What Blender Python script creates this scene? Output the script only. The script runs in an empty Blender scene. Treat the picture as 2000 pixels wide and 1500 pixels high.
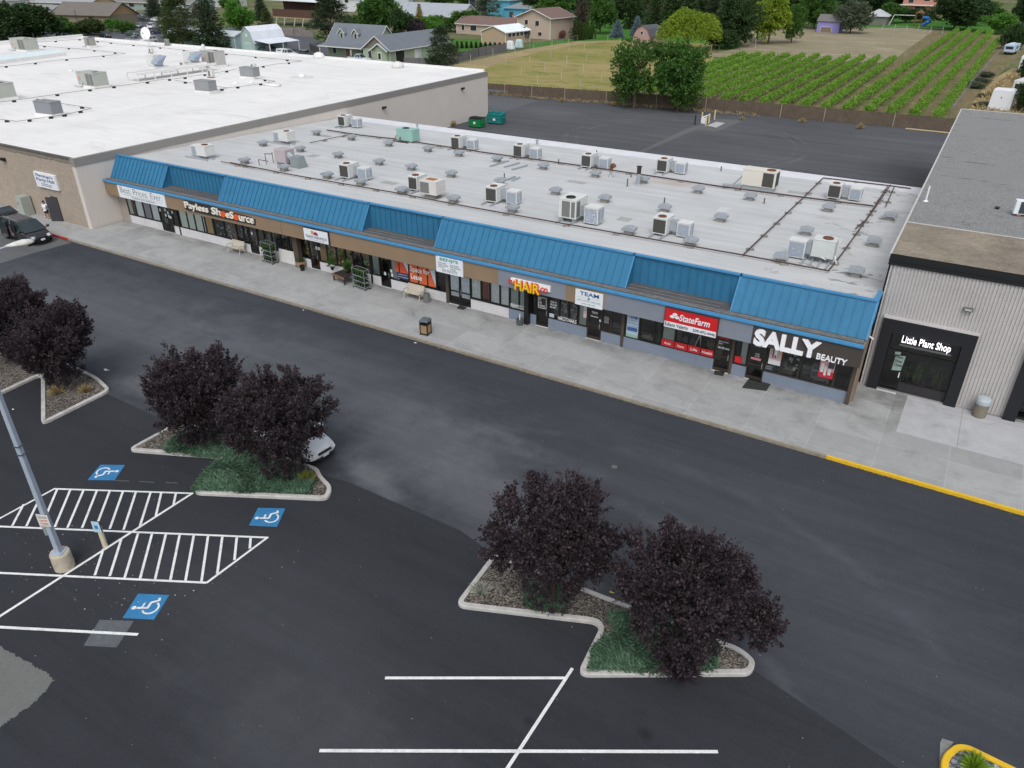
import bpy, math, random
import numpy as np
from mathutils import Vector, Matrix, Euler
rnd = random.Random(7)
sc = bpy.context.scene
col = sc.collection
R = math.radians
# ------------------------------------------------------------------ camera (drone, 21 m up)
YAW, PIT, ROL, FPX, CH = -0.54161091, 0.51661685, 0.0014616, 1475.78504, 21.0
_f = np.array([math.sin(YAW)*math.cos(PIT), math.cos(YAW)*math.cos(PIT), -math.sin(PIT)])
_r = np.array([math.cos(YAW), -math.sin(YAW), 0.0]); _u = np.cross(_r, _f)
_c, _s = math.cos(ROL), math.sin(ROL)
CR, CU = _c*_r+_s*_u, -_s*_r+_c*_u
cam = bpy.data.objects.new('camera', bpy.data.cameras.new('camera')); col.objects.link(cam)
cam.matrix_world = Matrix(((CR[0], CU[0], -_f[0], 0), (CR[1], CU[1], -_f[1], 0), (CR[2], CU[2], -_f[2], CH), (0, 0, 0, 1)))
cam.data.sensor_width = 36; cam.data.lens = FPX/2000*36; cam.data.clip_end = 4000; cam.data.clip_start = .2
sc.camera = cam
# surveying helpers: a direction seen in the photo -> where it meets a real plane
def ray(u, v): return CR*(u-1000)/FPX - CU*(v-750)/FPX + _f
def G(u, v, z=0.0):
    d = ray(u, v); t = (z-CH)/d[2]; return Vector((d[0]*t, d[1]*t, z))
def RF(u, v):                                  # strip roof, falls towards the back
    z = 5.0
    for _ in range(8):
        p = G(u, v, z); z = roofz(p.y)
    return Vector((p.x, p.y, z))
def roofz(y): return 5.40-(y-41.5)*.0327
def HT(p, v):                                  # height of something standing at p whose top is seen on line v
    lo, hi = 0.0, 60.0
    for _ in range(40):
        m = (lo+hi)/2; q = np.array([p[0], p[1], m-CH]); vv = 750-FPX*(q@CU)/(q@_f)
        if vv > v: lo = m
        else: hi = m
    return lo
def pxm(p):                                    # photo pixels per metre at p
    return FPX/(np.array([p[0], p[1], p[2]-CH])@_f)
# ------------------------------------------------------------------ materials
MATS = {}
def nn(nt, t, **k):
    n = nt.nodes.new(t)
    for a, b in k.items(): setattr(n, a, b)
    return n
def mth(nt, op, a, b=None, clamp=False):
    n = nt.nodes.new('ShaderNodeMath'); n.operation = op; n.use_clamp = clamp
    for i, x in enumerate((a, b)):
        if x is None: continue
        if isinstance(x, (int, float)): n.inputs[i].default_value = x
        else: nt.links.new(x, n.inputs[i])
    return n.outputs[0]
def mix(nt, fac, a, b, bt='MIX'):
    n = nt.nodes.new('ShaderNodeMix'); n.data_type = 'RGBA'; n.blend_type = bt
    for i, x in ((0, fac), (6, a), (7, b)):
        if isinstance(x, (int, float)): n.inputs[i].default_value = x
        elif isinstance(x, tuple): n.inputs[i].default_value = (*x[:3], 1)
        else: nt.links.new(x, n.inputs[i])
    return n.outputs[2]
def noise(nt, scale, detail=3, rough=.55, vec=None, dist=0):
    n = nt.nodes.new('ShaderNodeTexNoise'); n.inputs['Scale'].default_value = scale
    n.inputs['Detail'].default_value = detail; n.inputs['Roughness'].default_value = rough; n.inputs['Distortion'].default_value = dist
    if vec is not None: nt.links.new(vec, n.inputs['Vector'])
    return n.outputs['Fac']
def sst(nt, x, a, b):
    n = nt.nodes.new('ShaderNodeMapRange'); n.interpolation_type = 'SMOOTHSTEP'
    n.inputs[1].default_value = a; n.inputs[2].default_value = b; n.inputs[3].default_value = 0; n.inputs[4].default_value = 1
    nt.links.new(x, n.inputs[0]); return n.outputs[0]
def wpos(nt, sx=1, sy=1, sz=1, rz=0):
    g = nt.nodes.new('ShaderNodeNewGeometry')
    m = nt.nodes.new('ShaderNodeMapping'); m.inputs['Scale'].default_value = (sx, sy, sz); m.inputs['Rotation'].default_value = (0, 0, rz)
    nt.links.new(g.outputs['Position'], m.inputs['Vector']); return m.outputs[0]
def base(name):
    m = bpy.data.materials.new(name); m.use_nodes = True; nt = m.node_tree
    b = nt.nodes['Principled BSDF']; return m, nt, b
def mat(name, c=None, rough=.75, metal=0, var=.12, sc1=1.3, var2=.1, sc2=22, bump=0, bs=30, dirt=0, spec=.4):
    if name in MATS: return MATS[name]
    m, nt, b = base(name)
    p = wpos(nt)
    n1 = noise(nt, sc1, 4, .6, p); n2 = noise(nt, sc2, 2, .5, p)
    k = mth(nt, 'ADD', mth(nt, 'MULTIPLY', mth(nt, 'SUBTRACT', n1, .5), var*3), mth(nt, 'MULTIPLY', mth(nt, 'SUBTRACT', n2, .5), var2*3))
    k = mth(nt, 'ADD', k, 1.0)
    mul = nt.nodes.new('ShaderNodeVectorMath'); mul.operation = 'SCALE'; mul.inputs[0].default_value = c[:3]; nt.links.new(k, mul.inputs['Scale'])
    out = mul.outputs[0]
    if dirt:
        d = sst(nt, noise(nt, sc1*.6, 6, .7, p, .6), .5, .75)
        out = mix(nt, mth(nt, 'MULTIPLY', d, dirt), out, (.12, .1, .08))
    nt.links.new(out, b.inputs['Base Color'])
    b.inputs['Roughness'].default_value = rough; b.inputs['Metallic'].default_value = metal; b.inputs['Specular IOR Level'].default_value = spec
    if bump:
        bp = nt.nodes.new('ShaderNodeBump'); bp.inputs['Strength'].default_value = bump; bp.inputs['Distance'].default_value = .03
        nt.links.new(noise(nt, bs, 4, .6, p), bp.inputs['Height']); nt.links.new(bp.outputs[0], b.inputs['Normal'])
    MATS[name] = m; return m
def leafmat(name, c1, c2, tr=.25, rough=.55):
    if name in MATS: return MATS[name]
    m, nt, b = base(name)
    g = nt.nodes.new('ShaderNodeNewGeometry')
    r = g.outputs['Random Per Island']
    tc = nt.nodes.new('ShaderNodeTexCoord')
    n = noise(nt, .9, 2, .5, tc.outputs['Object'])
    f = mth(nt, 'ADD', mth(nt, 'MULTIPLY', r, .6), mth(nt, 'MULTIPLY', sst(nt, n, .3, .7), .4))
    c = mix(nt, f, c1, c2)
    nt.links.new(c, b.inputs['Base Color']); b.inputs['Roughness'].default_value = rough; b.inputs['Specular IOR Level'].default_value = .25
    t = nt.nodes.new('ShaderNodeBsdfTranslucent'); nt.links.new(c, t.inputs['Color'])
    x = nt.nodes.new('ShaderNodeMixShader'); x.inputs[0].default_value = tr
    nt.links.new(b.outputs[0], x.inputs[1]); nt.links.new(t.outputs[0], x.inputs[2]); nt.links.new(x.outputs[0], nt.nodes['Material Output'].inputs['Surface'])
    MATS[name] = m; return m
def glassmat(name, tint, refl=1.0, opaq=0.0):
    m, nt, b = base(name)
    tr = nt.nodes.new('ShaderNodeBsdfTransparent'); tr.inputs[0].default_value = (*tint, 1)
    gl = nt.nodes.new('ShaderNodeBsdfGlossy'); gl.inputs['Roughness'].default_value = .03
    fr = nt.nodes.new('ShaderNodeFresnel'); fr.inputs[0].default_value = 1.5
    x = nt.nodes.new('ShaderNodeMixShader'); nt.links.new(mth(nt, 'MULTIPLY', fr.outputs[0], refl, True), x.inputs[0])
    nt.links.new(tr.outputs[0], x.inputs[1]); nt.links.new(gl.outputs[0], x.inputs[2])
    nt.links.new(x.outputs[0], nt.nodes['Material Output'].inputs['Surface']); MATS[name] = m; return m
# ------------------------------------------------------------------ mesh builder
def prop(o, label=None, cat=None, group=None, kind=None):
    if label: o['label'] = label
    if cat: o['category'] = cat
    if group: o['group'] = group
    if kind: o['kind'] = kind
    return o
def thing(name, label, cat, loc=(0, 0, 0), rz=0, group=None):
    o = bpy.data.objects.new(name, None); o.empty_display_size = .3; col.objects.link(o); o.location = loc; o.rotation_euler = (0, 0, rz)
    return prop(o, label, cat, group)
def root(o):
    while o.parent: o = o.parent
    return o
class MB:
    def __init__(s): s.v = []; s.f = []; s.m = []; s.cm = 0; s.sm = []; s.smooth = False
    def face(s, pts, m=None):
        i = len(s.v); s.v += [tuple(p) for p in pts]; s.f.append(tuple(range(i, i+len(pts)))); s.m.append(s.cm if m is None else m); s.sm.append(s.smooth); return s
    def grid(s, vs, fs, m=None):
        i = len(s.v); s.v += [tuple(p) for p in vs]
        for f in fs: s.f.append(tuple(i+k for k in f)); s.m.append(s.cm if m is None else m); s.sm.append(s.smooth)
        return s
    def box(s, x0, x1, y0, y1, z0, z1, X=None, m=None):
        p = [(x0, y0, z0), (x1, y0, z0), (x1, y1, z0), (x0, y1, z0), (x0, y0, z1), (x1, y0, z1), (x1, y1, z1), (x0, y1, z1)]
        if X is not None: p = [X @ Vector(q) for q in p]
        return s.grid(p, [(3, 2, 1, 0), (4, 5, 6, 7), (0, 1, 5, 4), (1, 2, 6, 5), (2, 3, 7, 6), (3, 0, 4, 7)], m)
    def hexa(s, p, m=None):                      # 8 corners, bottom ring then top ring
        return s.grid(p, [(3, 2, 1, 0), (4, 5, 6, 7), (0, 1, 5, 4), (1, 2, 6, 5), (2, 3, 7, 6), (3, 0, 4, 7)], m)
    def prism(s, poly, z0, z1, X=None, m=None, ax='z'):
        n = len(poly)
        def P(a, b, c): return {'z': (a, b, c), 'y': (a, c, b), 'x': (c, a, b)}[ax]
        p = [P(a, b, z0) for a, b in poly]+[P(a, b, z1) for a, b in poly]
        if X is not None: p = [X @ Vector(q) for q in p]
        return s.grid(p, [tuple(range(n-1, -1, -1)), tuple(range(n, 2*n))]+[(i, (i+1) % n, n+(i+1) % n, n+i) for i in range(n)], m)
    def tube(s, a, b, r0, r1=None, n=8, caps=True, m=None):
        r1 = r0 if r1 is None else r1; a = Vector(a); b = Vector(b); d = (b-a)
        if d.length < 1e-6: return s
        d.normalize(); e = d.orthogonal().normalized(); g = d.cross(e); vs = []
        for c, r in ((a, r0), (b, r1)):
            for i in range(n):
                t = 2*math.pi*(i+.5)/n; vs.append(c+e*(math.cos(t)*r)+g*(math.sin(t)*r))
        fs = [(i, (i+1) % n, n+(i+1) % n, n+i) for i in range(n)]
        if caps: fs += [tuple(range(n-1, -1, -1)), tuple(range(n, 2*n))]
        return s.grid(vs, fs, m)
    def lathe(s, prof, c=(0, 0, 0), n=16, m=None):
        vs = []; k = len(prof)
        for r, z in prof:
            for i in range(n): t = 2*math.pi*i/n; vs.append((c[0]+r*math.cos(t), c[1]+r*math.sin(t), c[2]+z))
        fs = [(j*n+i, j*n+(i+1) % n, (j+1)*n+(i+1) % n, (j+1)*n+i) for j in range(k-1) for i in range(n)]
        fs += [tuple(range((k-1)*n, k*n)), tuple(range(n-1, -1, -1))]
        return s.grid(vs, fs, m)
    def build(s, name, mats, parent=None, W=False, label=None, cat=None, group=None, kind=None, bevel=0):
        me = bpy.data.meshes.new(name)
        off = root(parent).location if (W and parent) else Vector((0, 0, 0))
        me.from_pydata([(a-off[0], b-off[1], c-off[2]) for a, b, c in s.v], [], s.f)
        if not isinstance(mats, (list, tuple)): mats = [mats]
        for m in mats: me.materials.append(m)
        me.polygons.foreach_set('material_index', s.m); me.polygons.foreach_set('use_smooth', s.sm); me.update()
        o = bpy.data.objects.new(name, me); col.objects.link(o); o.parent = parent
        if bevel:
            b = o.modifiers.new('b', 'BEVEL'); b.width = bevel; b.segments = 2; b.limit_method = 'ANGLE'
        return prop(o, label, cat, group, kind)
def copytree(o, parent=None):
    c = o.copy(); col.objects.link(c); c.parent = parent
    for ch in o.children: copytree(ch, c)
    return c
def place(o, loc, rz=0, label=None, group=None, s=None):
    o.location = loc; o.rotation_euler = (0, 0, rz)
    if s: o.scale = (s, s, s) if isinstance(s, (int, float)) else s
    if label: o['label'] = label
    if group: o['group'] = group
    return o
def struct(name, mb, m): return mb.build(name, m, kind='structure')
def sheet(name, pts, m, z, kind='structure'):
    b = MB(); b.face([(p[0], p[1], z) for p in pts]); return b.build(name, m, kind=kind)
def textbm(body, x0, x1, z0, z1, y, depth=.03, bold=0.0, slant=0, X=None, keep=False):
    """lettering fitted into a rectangle of an upright plane facing -y"""
    cu = bpy.data.curves.new('t', 'FONT'); cu.body = body; cu.offset = bold; cu.extrude = .01; cu.shear = slant; cu.resolution_u = 3
    o = bpy.data.objects.new('t', cu); col.objects.link(o)
    dg = bpy.context.evaluated_depsgraph_get(); me = bpy.data.meshes.new_from_object(o.evaluated_get(dg))
    vs = np.array([v.co[:] for v in me.vertices]); fs = [tuple(p.vertices) for p in me.polygons]
    bpy.data.objects.remove(o); bpy.data.curves.remove(cu); bpy.data.meshes.remove(me)
    lo = vs.min(0); hi = vs.max(0); s = np.maximum(hi-lo, 1e-6)
    kx = (x1-x0)/s[0]; kz = (z1-z0)/s[1]
    if keep: kx = kz = min(kx, kz)
    cx = (x0+x1)/2; cz = (z0+z1)/2
    out = [(cx+(a-(lo[0]+hi[0])/2)*kx, y-(0 if c < 0 else depth), cz+(b-(lo[1]+hi[1])/2)*kz) for a, b, c in vs]
    if X is not None: out = [tuple(X @ Vector(q)) for q in out]
    return out, fs
# ------------------------------------------------------------------ light
w = bpy.data.worlds.new("World"); sc.world = w; w.use_nodes = True; nt = w.node_tree
bg = nt.nodes['Background']; sky = nt.nodes.new('ShaderNodeTexSky'); sky.sky_type = 'NISHITA'; sky.sun_disc = False
SE, SR = R(54), R(155)
sky.sun_elevation = SE; sky.sun_rotation = SR; sky.air_density = 1.0; sky.dust_density = 3.0; sky.ozone_density = 1.0
hs = nt.nodes.new('ShaderNodeHueSaturation'); hs.inputs['Saturation'].default_value = .34; hs.inputs['Value'].default_value = 1.0   # an overcast sky is grey
nt.links.new(sky.outputs[0], hs.inputs['Color']); nt.links.new(hs.outputs[0], bg.inputs['Color']); bg.inputs['Strength'].default_value = .15
sd = bpy.data.lights.new('sun', 'SUN'); sd.energy = .9; sd.angle = R(28); sd.color = (1, .985, .96)
so = bpy.data.objects.new('sun', sd); col.objects.link(so)
dv = Vector((math.sin(SR)*math.cos(SE), math.cos(SR)*math.cos(SE), math.sin(SE)))
so.rotation_euler = dv.to_track_quat('Z', 'Y').to_euler()
sc.view_settings.view_transform = 'Standard'; sc.view_settings.look = 'None'; sc.view_settings.exposure = 0.22; sc.view_settings.gamma = 1
# ------------------------------------------------------------------ ground
def asphalt(name, c, blobs=(), speck=.5, streak=.25, rz=0, fine=.35):
    m, nt, b = base(name); p = wpos(nt); sp = wpos(nt, .05, .7, 1, rz)
    n1 = noise(nt, .06, 5, .6, p); n2 = noise(nt, 1.0, 5, .65, sp, .4); n3 = noise(nt, 45, 2, .6, p); n4 = noise(nt, 1.6, 5, .7, p); n5 = noise(nt, 9, 3, .6, p)
    k = mth(nt, 'MULTIPLY', mth(nt, 'SUBTRACT', n1, .5), .7)
    n6 = noise(nt, 1.0, 6, .7, wpos(nt, .16, 2.6, 1, rz+.12), .6); k = mth(nt, 'ADD', k, mth(nt, 'MULTIPLY', mth(nt, 'SUBTRACT', n6, .5), streak*1.5))
    k = mth(nt, 'ADD', k, mth(nt, 'MULTIPLY', mth(nt, 'MULTIPLY', sst(nt, noise(nt, 2.2, 7, .75, p, .8), .60, .72), -.16), 1.0))
    k = mth(nt, 'ADD', k, mth(nt, 'MULTIPLY', mth(nt, 'SUBTRACT', n2, .5), streak*2.4))
    k = mth(nt, 'ADD', k, mth(nt, 'MULTIPLY', mth(nt, 'SUBTRACT', n4, .5), .22))
    k = mth(nt, 'ADD', k, mth(nt, 'MULTIPLY', mth(nt, 'SUBTRACT', n5, .5), fine))
    k = mth(nt, 'ADD', k, mth(nt, 'MULTIPLY', mth(nt, 'SUBTRACT', n3, .5), speck*1.6))
    k = mth(nt, 'ADD', k, 1.0)
    sx = nt.nodes.new('ShaderNodeSeparateXYZ'); nt.links.new(wpos(nt), sx.inputs[0])
    wob = mth(nt, 'MULTIPLY', mth(nt, 'SUBTRACT', noise(nt, .5, 5, .7, p), .5), 1.6)
    tot = None
    for bl in blobs:
        x, y, rx, ry, amp = bl[:5]; an = bl[5] if len(bl) > 5 else 0
        ca, sa = math.cos(an), math.sin(an)
        dx = mth(nt, 'SUBTRACT', sx.outputs[0], x); dy = mth(nt, 'SUBTRACT', sx.outputs[1], y)
        ex = mth(nt, 'DIVIDE', mth(nt, 'ADD', mth(nt, 'MULTIPLY', dx, ca), mth(nt, 'MULTIPLY', dy, sa)), rx)
        ey = mth(nt, 'DIVIDE', mth(nt, 'SUBTRACT', mth(nt, 'MULTIPLY', dy, ca), mth(nt, 'MULTIPLY', dx, sa)), ry)
        d = mth(nt, 'SQRT', mth(nt, 'ADD', mth(nt, 'POWER', ex, 2.0), mth(nt, 'POWER', ey, 2.0)))
        if len(bl) > 6:                                   # a ring: tyre arc
            d = mth(nt, 'ABSOLUTE', mth(nt, 'SUBTRACT', d, 1.0)); g = mth(nt, 'SUBTRACT', 1.0, sst(nt, d, 0, bl[6]))
            g = mth(nt, 'MULTIPLY', g, sst(nt, noise(nt, .35, 4, .7, p), .42, .62))
        else:
            g = mth(nt, 'SUBTRACT', 1.0, sst(nt, mth(nt, 'ADD', d, mth(nt, 'MULTIPLY', wob, .5)), .1, 1.0))
        g = mth(nt, 'MULTIPLY', g, amp); tot = g if tot is None else mth(nt, 'ADD', tot, g)
    if tot is not None:
        k = mth(nt, 'ADD', k, mth(nt, 'MULTIPLY', tot, mth(nt, 'ADD', .55, mth(nt, 'MULTIPLY', n2, .9))))
    k = mth(nt, 'MAXIMUM', k, .25)
    mul = nt.nodes.new('ShaderNodeVectorMath'); mul.operation = 'SCALE'; mul.inputs[0].default_value = c; nt.links.new(k, mul.inputs['Scale'])
    out = mul.outputs[0]
    if tot is not None: out = mix(nt, mth(nt, 'MULTIPLY', tot, .35, True), out, mix(nt, .5, out, (.12, .115, .1)))
    nt.links.new(out, b.inputs['Base Color']); b.inputs['Roughness'].default_value = .93; b.inputs['Specular IOR Level'].default_value = .15
    bp = nt.nodes.new('ShaderNodeBump'); bp.inputs['Strength'].default_value = .35; bp.inputs['Distance'].default_value = .02
    nt.links.new(n3, bp.inputs['Height']); nt.links.new(bp.outputs[0], b.inputs['Normal']); return m
c0 = G(800, 850)
BL = [(-19.5, 24.0, 8.5, 4.8, .95, -.1), (-14, 21.8, 7.0, 3.2, .7, -.3), (-50, 24, 24, 10, 1.0), (-30, 27, 18, 5.5, .6), (-8, 27, 16, 5, .25), (0, 22, 12, 6, .2), (-5.5, 19.8, 3.6, 1.6, .9, -.1), (1.5, 13.2, 1.8, 1.0, 1.1, .4),
      (-20, 20.8, 3.5, .9, 1.3, -.3), (-36, 20.8, 4.5, 1.2, .8, .1), (-9, 19.9, 1.6, .6, 1.3),
      (-12, 18.5, 8.6, 7.0, .35, 0, .10), (-12, 18.5, 9.6, 8.0, .3, 0, .06), (-17.0, 23.0, 5.2, 4.0, .3, 0, .16), (-10, 16, 16, 13, .25, 0, .04), (-6, 14.0, 7.2, 7.2, .3, 0, .07), (2.2, 14.2, .22, .22, 1.6), (1.9, 11.7, .3, .3, 1.8)]
A_MAIN = asphalt('asphalt_lot', (.0450, .0495, .0585), BL, .6, .25)
A_SEAL = asphalt('asphalt_seal', (.0335, .0365, .043), [(-11, 9, 9, 3, .4), (-2, 13, 3, 2, .5), (-17, 12, 10, 5, .25), (-4.2, 15, .4, .3, -.3), (-7.5, 13.5, .3, .25, -.3), (-11.6, 5.2, 1.5, 1, .35)], .45, .22, R(30))
A_OLD = asphalt('asphalt_old', (.125, .13, .135), (), .3, .2)
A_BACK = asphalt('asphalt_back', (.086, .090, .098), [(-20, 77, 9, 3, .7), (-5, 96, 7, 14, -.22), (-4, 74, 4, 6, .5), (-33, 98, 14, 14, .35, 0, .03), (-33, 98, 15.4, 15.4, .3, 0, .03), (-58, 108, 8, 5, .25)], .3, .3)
A_STREET = asphalt('asphalt_street', (.10, .105, .12), (), .2, .1)
def concrete(name, c, bw=3.05, bh=1.9, ox=0, oy=0, mort=.012, mc=.75, vs=.16, wet=False):
    m, nt, b = base(name); mp = nt.nodes.new('ShaderNodeMapping'); mp.inputs['Location'].default_value = (ox, oy, 0)
    g = nt.nodes.new('ShaderNodeNewGeometry'); nt.links.new(g.outputs['Position'], mp.inputs['Vector'])
    br = nt.nodes.new('ShaderNodeTexBrick'); br.offset = 0; br.squash = 1
    nt.links.new(mp.outputs[0], br.inputs['Vector']); br.inputs['Scale'].default_value = 1; br.inputs['Brick Width'].default_value = bw; br.inputs['Row Height'].default_value = bh
    br.inputs['Mortar Size'].default_value = mort; br.inputs['Mortar Smooth'].default_value = .1; br.inputs['Bias'].default_value = 0
    br.inputs['Color1'].default_value = (*[x*(1-vs) for x in c], 1); br.inputs['Color2'].default_value = (*[x*(1+vs*.7) for x in c], 1); br.inputs['Mortar'].default_value = (*[min(1, x*mc) for x in c], 1)
    p = wpos(nt); k = mth(nt, 'ADD', mth(nt, 'MULTIPLY', noise(nt, .8, 6, .7, p, .5), .5), mth(nt, 'MULTIPLY', noise(nt, 30, 2, .5, p), .3)); k = mth(nt, 'ADD', k, .6)
    st = sst(nt, noise(nt, .35, 6, .7, wpos(nt, 1, 1.6), .8), .5, .72); k = mth(nt, 'SUBTRACT', k, mth(nt, 'MULTIPLY', st, .22))
    if wet:                                       # grime splashed along the shop fronts, and old drips
        sy = nt.nodes.new('ShaderNodeSeparateXYZ'); nt.links.new(p, sy.inputs[0]); yy = mth(nt, 'ADD', sy.outputs[1], mth(nt, 'MULTIPLY', noise(nt, .55, 5, .7, wpos(nt, 1, .3)), 2.4))
        gr_ = mth(nt, 'MULTIPLY', sst(nt, yy, 38.4, 40.2), sst(nt, noise(nt, .5, 6, .7, p, .6), .36, .6)); k = mth(nt, 'SUBTRACT', k, mth(nt, 'MULTIPLY', gr_, .32))
        k = mth(nt, 'SUBTRACT', k, mth(nt, 'MULTIPLY', sst(nt, noise(nt, 1.6, 6, .75, wpos(nt, 1.6, .5), .4), .60, .70), .14))
    mu = nt.nodes.new('ShaderNodeVectorMath'); mu.operation = 'SCALE'; nt.links.new(br.outputs[0], mu.inputs[0]); nt.links.new(k, mu.inputs['Scale'])
    nt.links.new(mu.outputs[0], b.inputs['Base Color']); b.inputs['Roughness'].default_value = .9; b.inputs['Specular IOR Level'].default_value = .2; return m
C_WALK = concrete('walk_concrete', (.33, .336, .333), 3.05, 1.95, 0.45, -.75, .016, 1.2, .09, True)
C_NEW = concrete('new_concrete', (.415, .42, .435), 3.05, 4.2, .2, 1.0, .015, .6, .06)
M_KERB = mat('kerb_concrete', (.46, .45, .43), .9, var=.25, sc1=2.5, var2=.15, dirt=.35)
M_KERBD = mat('kerb_worn', (.27, .24, .19), .9, var=.35, sc1=3.5, var2=.2)
M_YEL = mat('yellow_paint', (.72, .45, .02), .6, var=.12, sc1=4, dirt=.12)
M_RED = mat('red_kerb_paint', (.38, .035, .03), .6, var=.2, sc1=5)
M_WHITE = mat('road_paint', (.72, .73, .73), .6, var=.14, sc1=3, var2=.18, sc2=16, dirt=.32)
M_BLUE = mat('blue_paint', (.03, .19, .40), .6, var=.2, sc1=2, var2=.2, dirt=.2)
def soil(name, ca, cb, cc, s=1.0, s2=.12, streak=None, peb=0):
    m, nt, b = base(name); p = wpos(nt)
    q = p if streak is None else wpos(nt, *streak)
    f = sst(nt, noise(nt, s2, 6, .65, q, .5), .38, .62); g = noise(nt, s*4, 5, .7, q)
    o = mix(nt, f, ca, cb); o = mix(nt, sst(nt, noise(nt, s*.5, 5, .7, q, .3), .48, .7), o, cc)
    k = mth(nt, 'ADD', mth(nt, 'MULTIPLY', g, 1.1), .45); k = mth(nt, 'MULTIPLY', k, mth(nt, 'ADD', mth(nt, 'MULTIPLY', noise(nt, s*14, 3, .6, p), .8), .6))
    if peb:                                       # loose stones: every cell its own tone
        v = nt.nodes.new('ShaderNodeTexVoronoi'); v.inputs['Scale'].default_value = peb; nt.links.new(p, v.inputs['Vector']); sp = nt.nodes.new('ShaderNodeSeparateColor'); nt.links.new(v.outputs['Color'], sp.inputs[0])
        k = mth(nt, 'MULTIPLY', k, mth(nt, 'ADD', .35, mth(nt, 'MULTIPLY', mth(nt, 'POWER', sp.outputs[0], 1.6), 1.9)))
    mu = nt.nodes.new('ShaderNodeVectorMath'); mu.operation = 'SCALE'; nt.links.new(o, mu.inputs[0]); nt.links.new(k, mu.inputs['Scale'])
    nt.links.new(mu.outputs[0], b.inputs['Base Color']); b.inputs['Roughness'].default_value = 1; b.inputs['Specular IOR Level'].default_value = .05
    return m
S_BASE = soil('town_ground', (.10, .13, .05), (.19, .17, .11), (.06, .11, .03), .5, .03)
S_FIELD = soil('field_turf', (.225, .215, .07), (.32, .26, .12), (.12, .17, .045), .5, .035, (.6, 1.2, 1, .2))
S_STRAW = soil('straw_ground', (.36, .29, .15), (.30, .245, .14), (.24, .2, .11), .6, .06)
S_VINE = soil('vineyard_soil', (.19, .155, .09), (.15, .14, .07), (.25, .2, .12), .8, .15, (2.0, .3, 1))
S_DRY = soil('dry_field', (.27, .235, .165), (.235, .215, .135), (.38, .33, .24), .5, .07, (.35, 1.4, 1, .1))
S_LAWN = soil('lawn', (.055, .16, .03), (.07, .19, .035), (.04, .12, .02), .5, .05)
S_GRAV = soil('planter_gravel', (.105, .094, .083), (.135, .12, .104), (.075, .068, .06), 2, .5, None, 18)
S_GRAV2 = soil('dark_gravel', (.12, .125, .14), (.2, .21, .24), (.07, .07, .08), 3, 1.5, None, 14)
ORG = G(1000, 750)
sheet('ground', [(-900, -60), (300, -60), (300, 1200), (-900, 1200)], S_BASE, -.06)
sheet('parking_lot', [(-75, -12), (60, -12), (60, 36), (-75, 36)], A_MAIN, 0)
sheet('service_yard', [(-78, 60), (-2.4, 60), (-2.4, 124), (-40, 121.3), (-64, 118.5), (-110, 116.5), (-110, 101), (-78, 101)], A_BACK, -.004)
# darker sealed stalls in front of the planters
sheet('sealed_stalls', [(-62, -12), (60, -12), (60, 17.2), (3.5, 17.6), (-2.2, 19.2), (-7.4, 19.5), (-12.6, 19.4), (-14.5, 19.9), (-20.8, 20.0), (-26, 19.2), (-30, 19.0), (-37.4, 19.2), (-62, 19)], A_SEAL, .004)
sheet('old_asphalt', [G(-60, 440), G(101, 461), G(140, 474), G(60, 496), G(0, 515), G(-90, 545)], A_OLD, .006)
b = MB(); pts = [G(-60, 1230), G(0, 1262), G(30, 1280), G(60, 1297), G(95, 1318), G(106, 1330), G(88, 1352), G(60, 1378), G(20, 1405), G(0, 1420), G(-60, 1470)]
jp = []
for a_, c_ in zip(pts, pts[1:]+pts[:1]):
    for i_ in range(12): q_ = a_+(c_-a_)*i_/12; jp.append((q_.x+rnd.uniform(-.05, .05), q_.y+rnd.uniform(-.05, .05)))
sheet('old_patch', jp, asphalt('patch_concrete', (.15, .155, .15), (), .3, .05), .008)
sheet('yard_patch', [G(955, 184), G(1055, 197), G(1030, 203), G(995, 215), G(960, 217), G(940, 214)], asphalt('yard_old', (.11, .115, .125), (), .2, .1), .006)
sheet('trench_patch', [G(1234, 302), G(1250, 300), G(1358, 254), G(1400, 257), G(1452, 236), G(1397, 231), G(1376, 241), G(1345, 250)], asphalt('trench', (.12, .122, .125), (), .2, .05), .008)
sheet('utility_slab', [G(1380, 246), G(1399, 238.5), G(1416, 241), G(1399, 250)], mat('slab_pale', (.42, .43, .43), .8), .05)
# sidewalk with kerb
KY = 33.25
b = MB(); b.box(-110, -64.15, KY+.15, 36.0, .0, .15); b.box(-64.15, 60, KY+.15, 39.2, 0, .15); b.box(-2.6, 60, 39.2, 42.2, 0, .15); struct('sidewalk', b, C_WALK)
b = MB(); b.box(G(134, 470).x, G(1612, 897).x, KY, KY+.147, 0, .152); struct('kerb', b, M_KERBD)
b = MB(); b.box(G(1612, 897).x, 60, KY-.01, KY+.147, 0, .155); struct('kerb_yellow', b, M_YEL)
b = MB(); b.box(-110, G(134, 470).x, KY, KY+.147, 0, .153); struct('kerb_red', b, M_RED)
sheet('new_walk', [G(1773, 772, .15), (60, 41.5), (60, G(1750, 843, .15).y-.1), G(1750, 843, .15)], C_NEW, .156)
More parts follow.
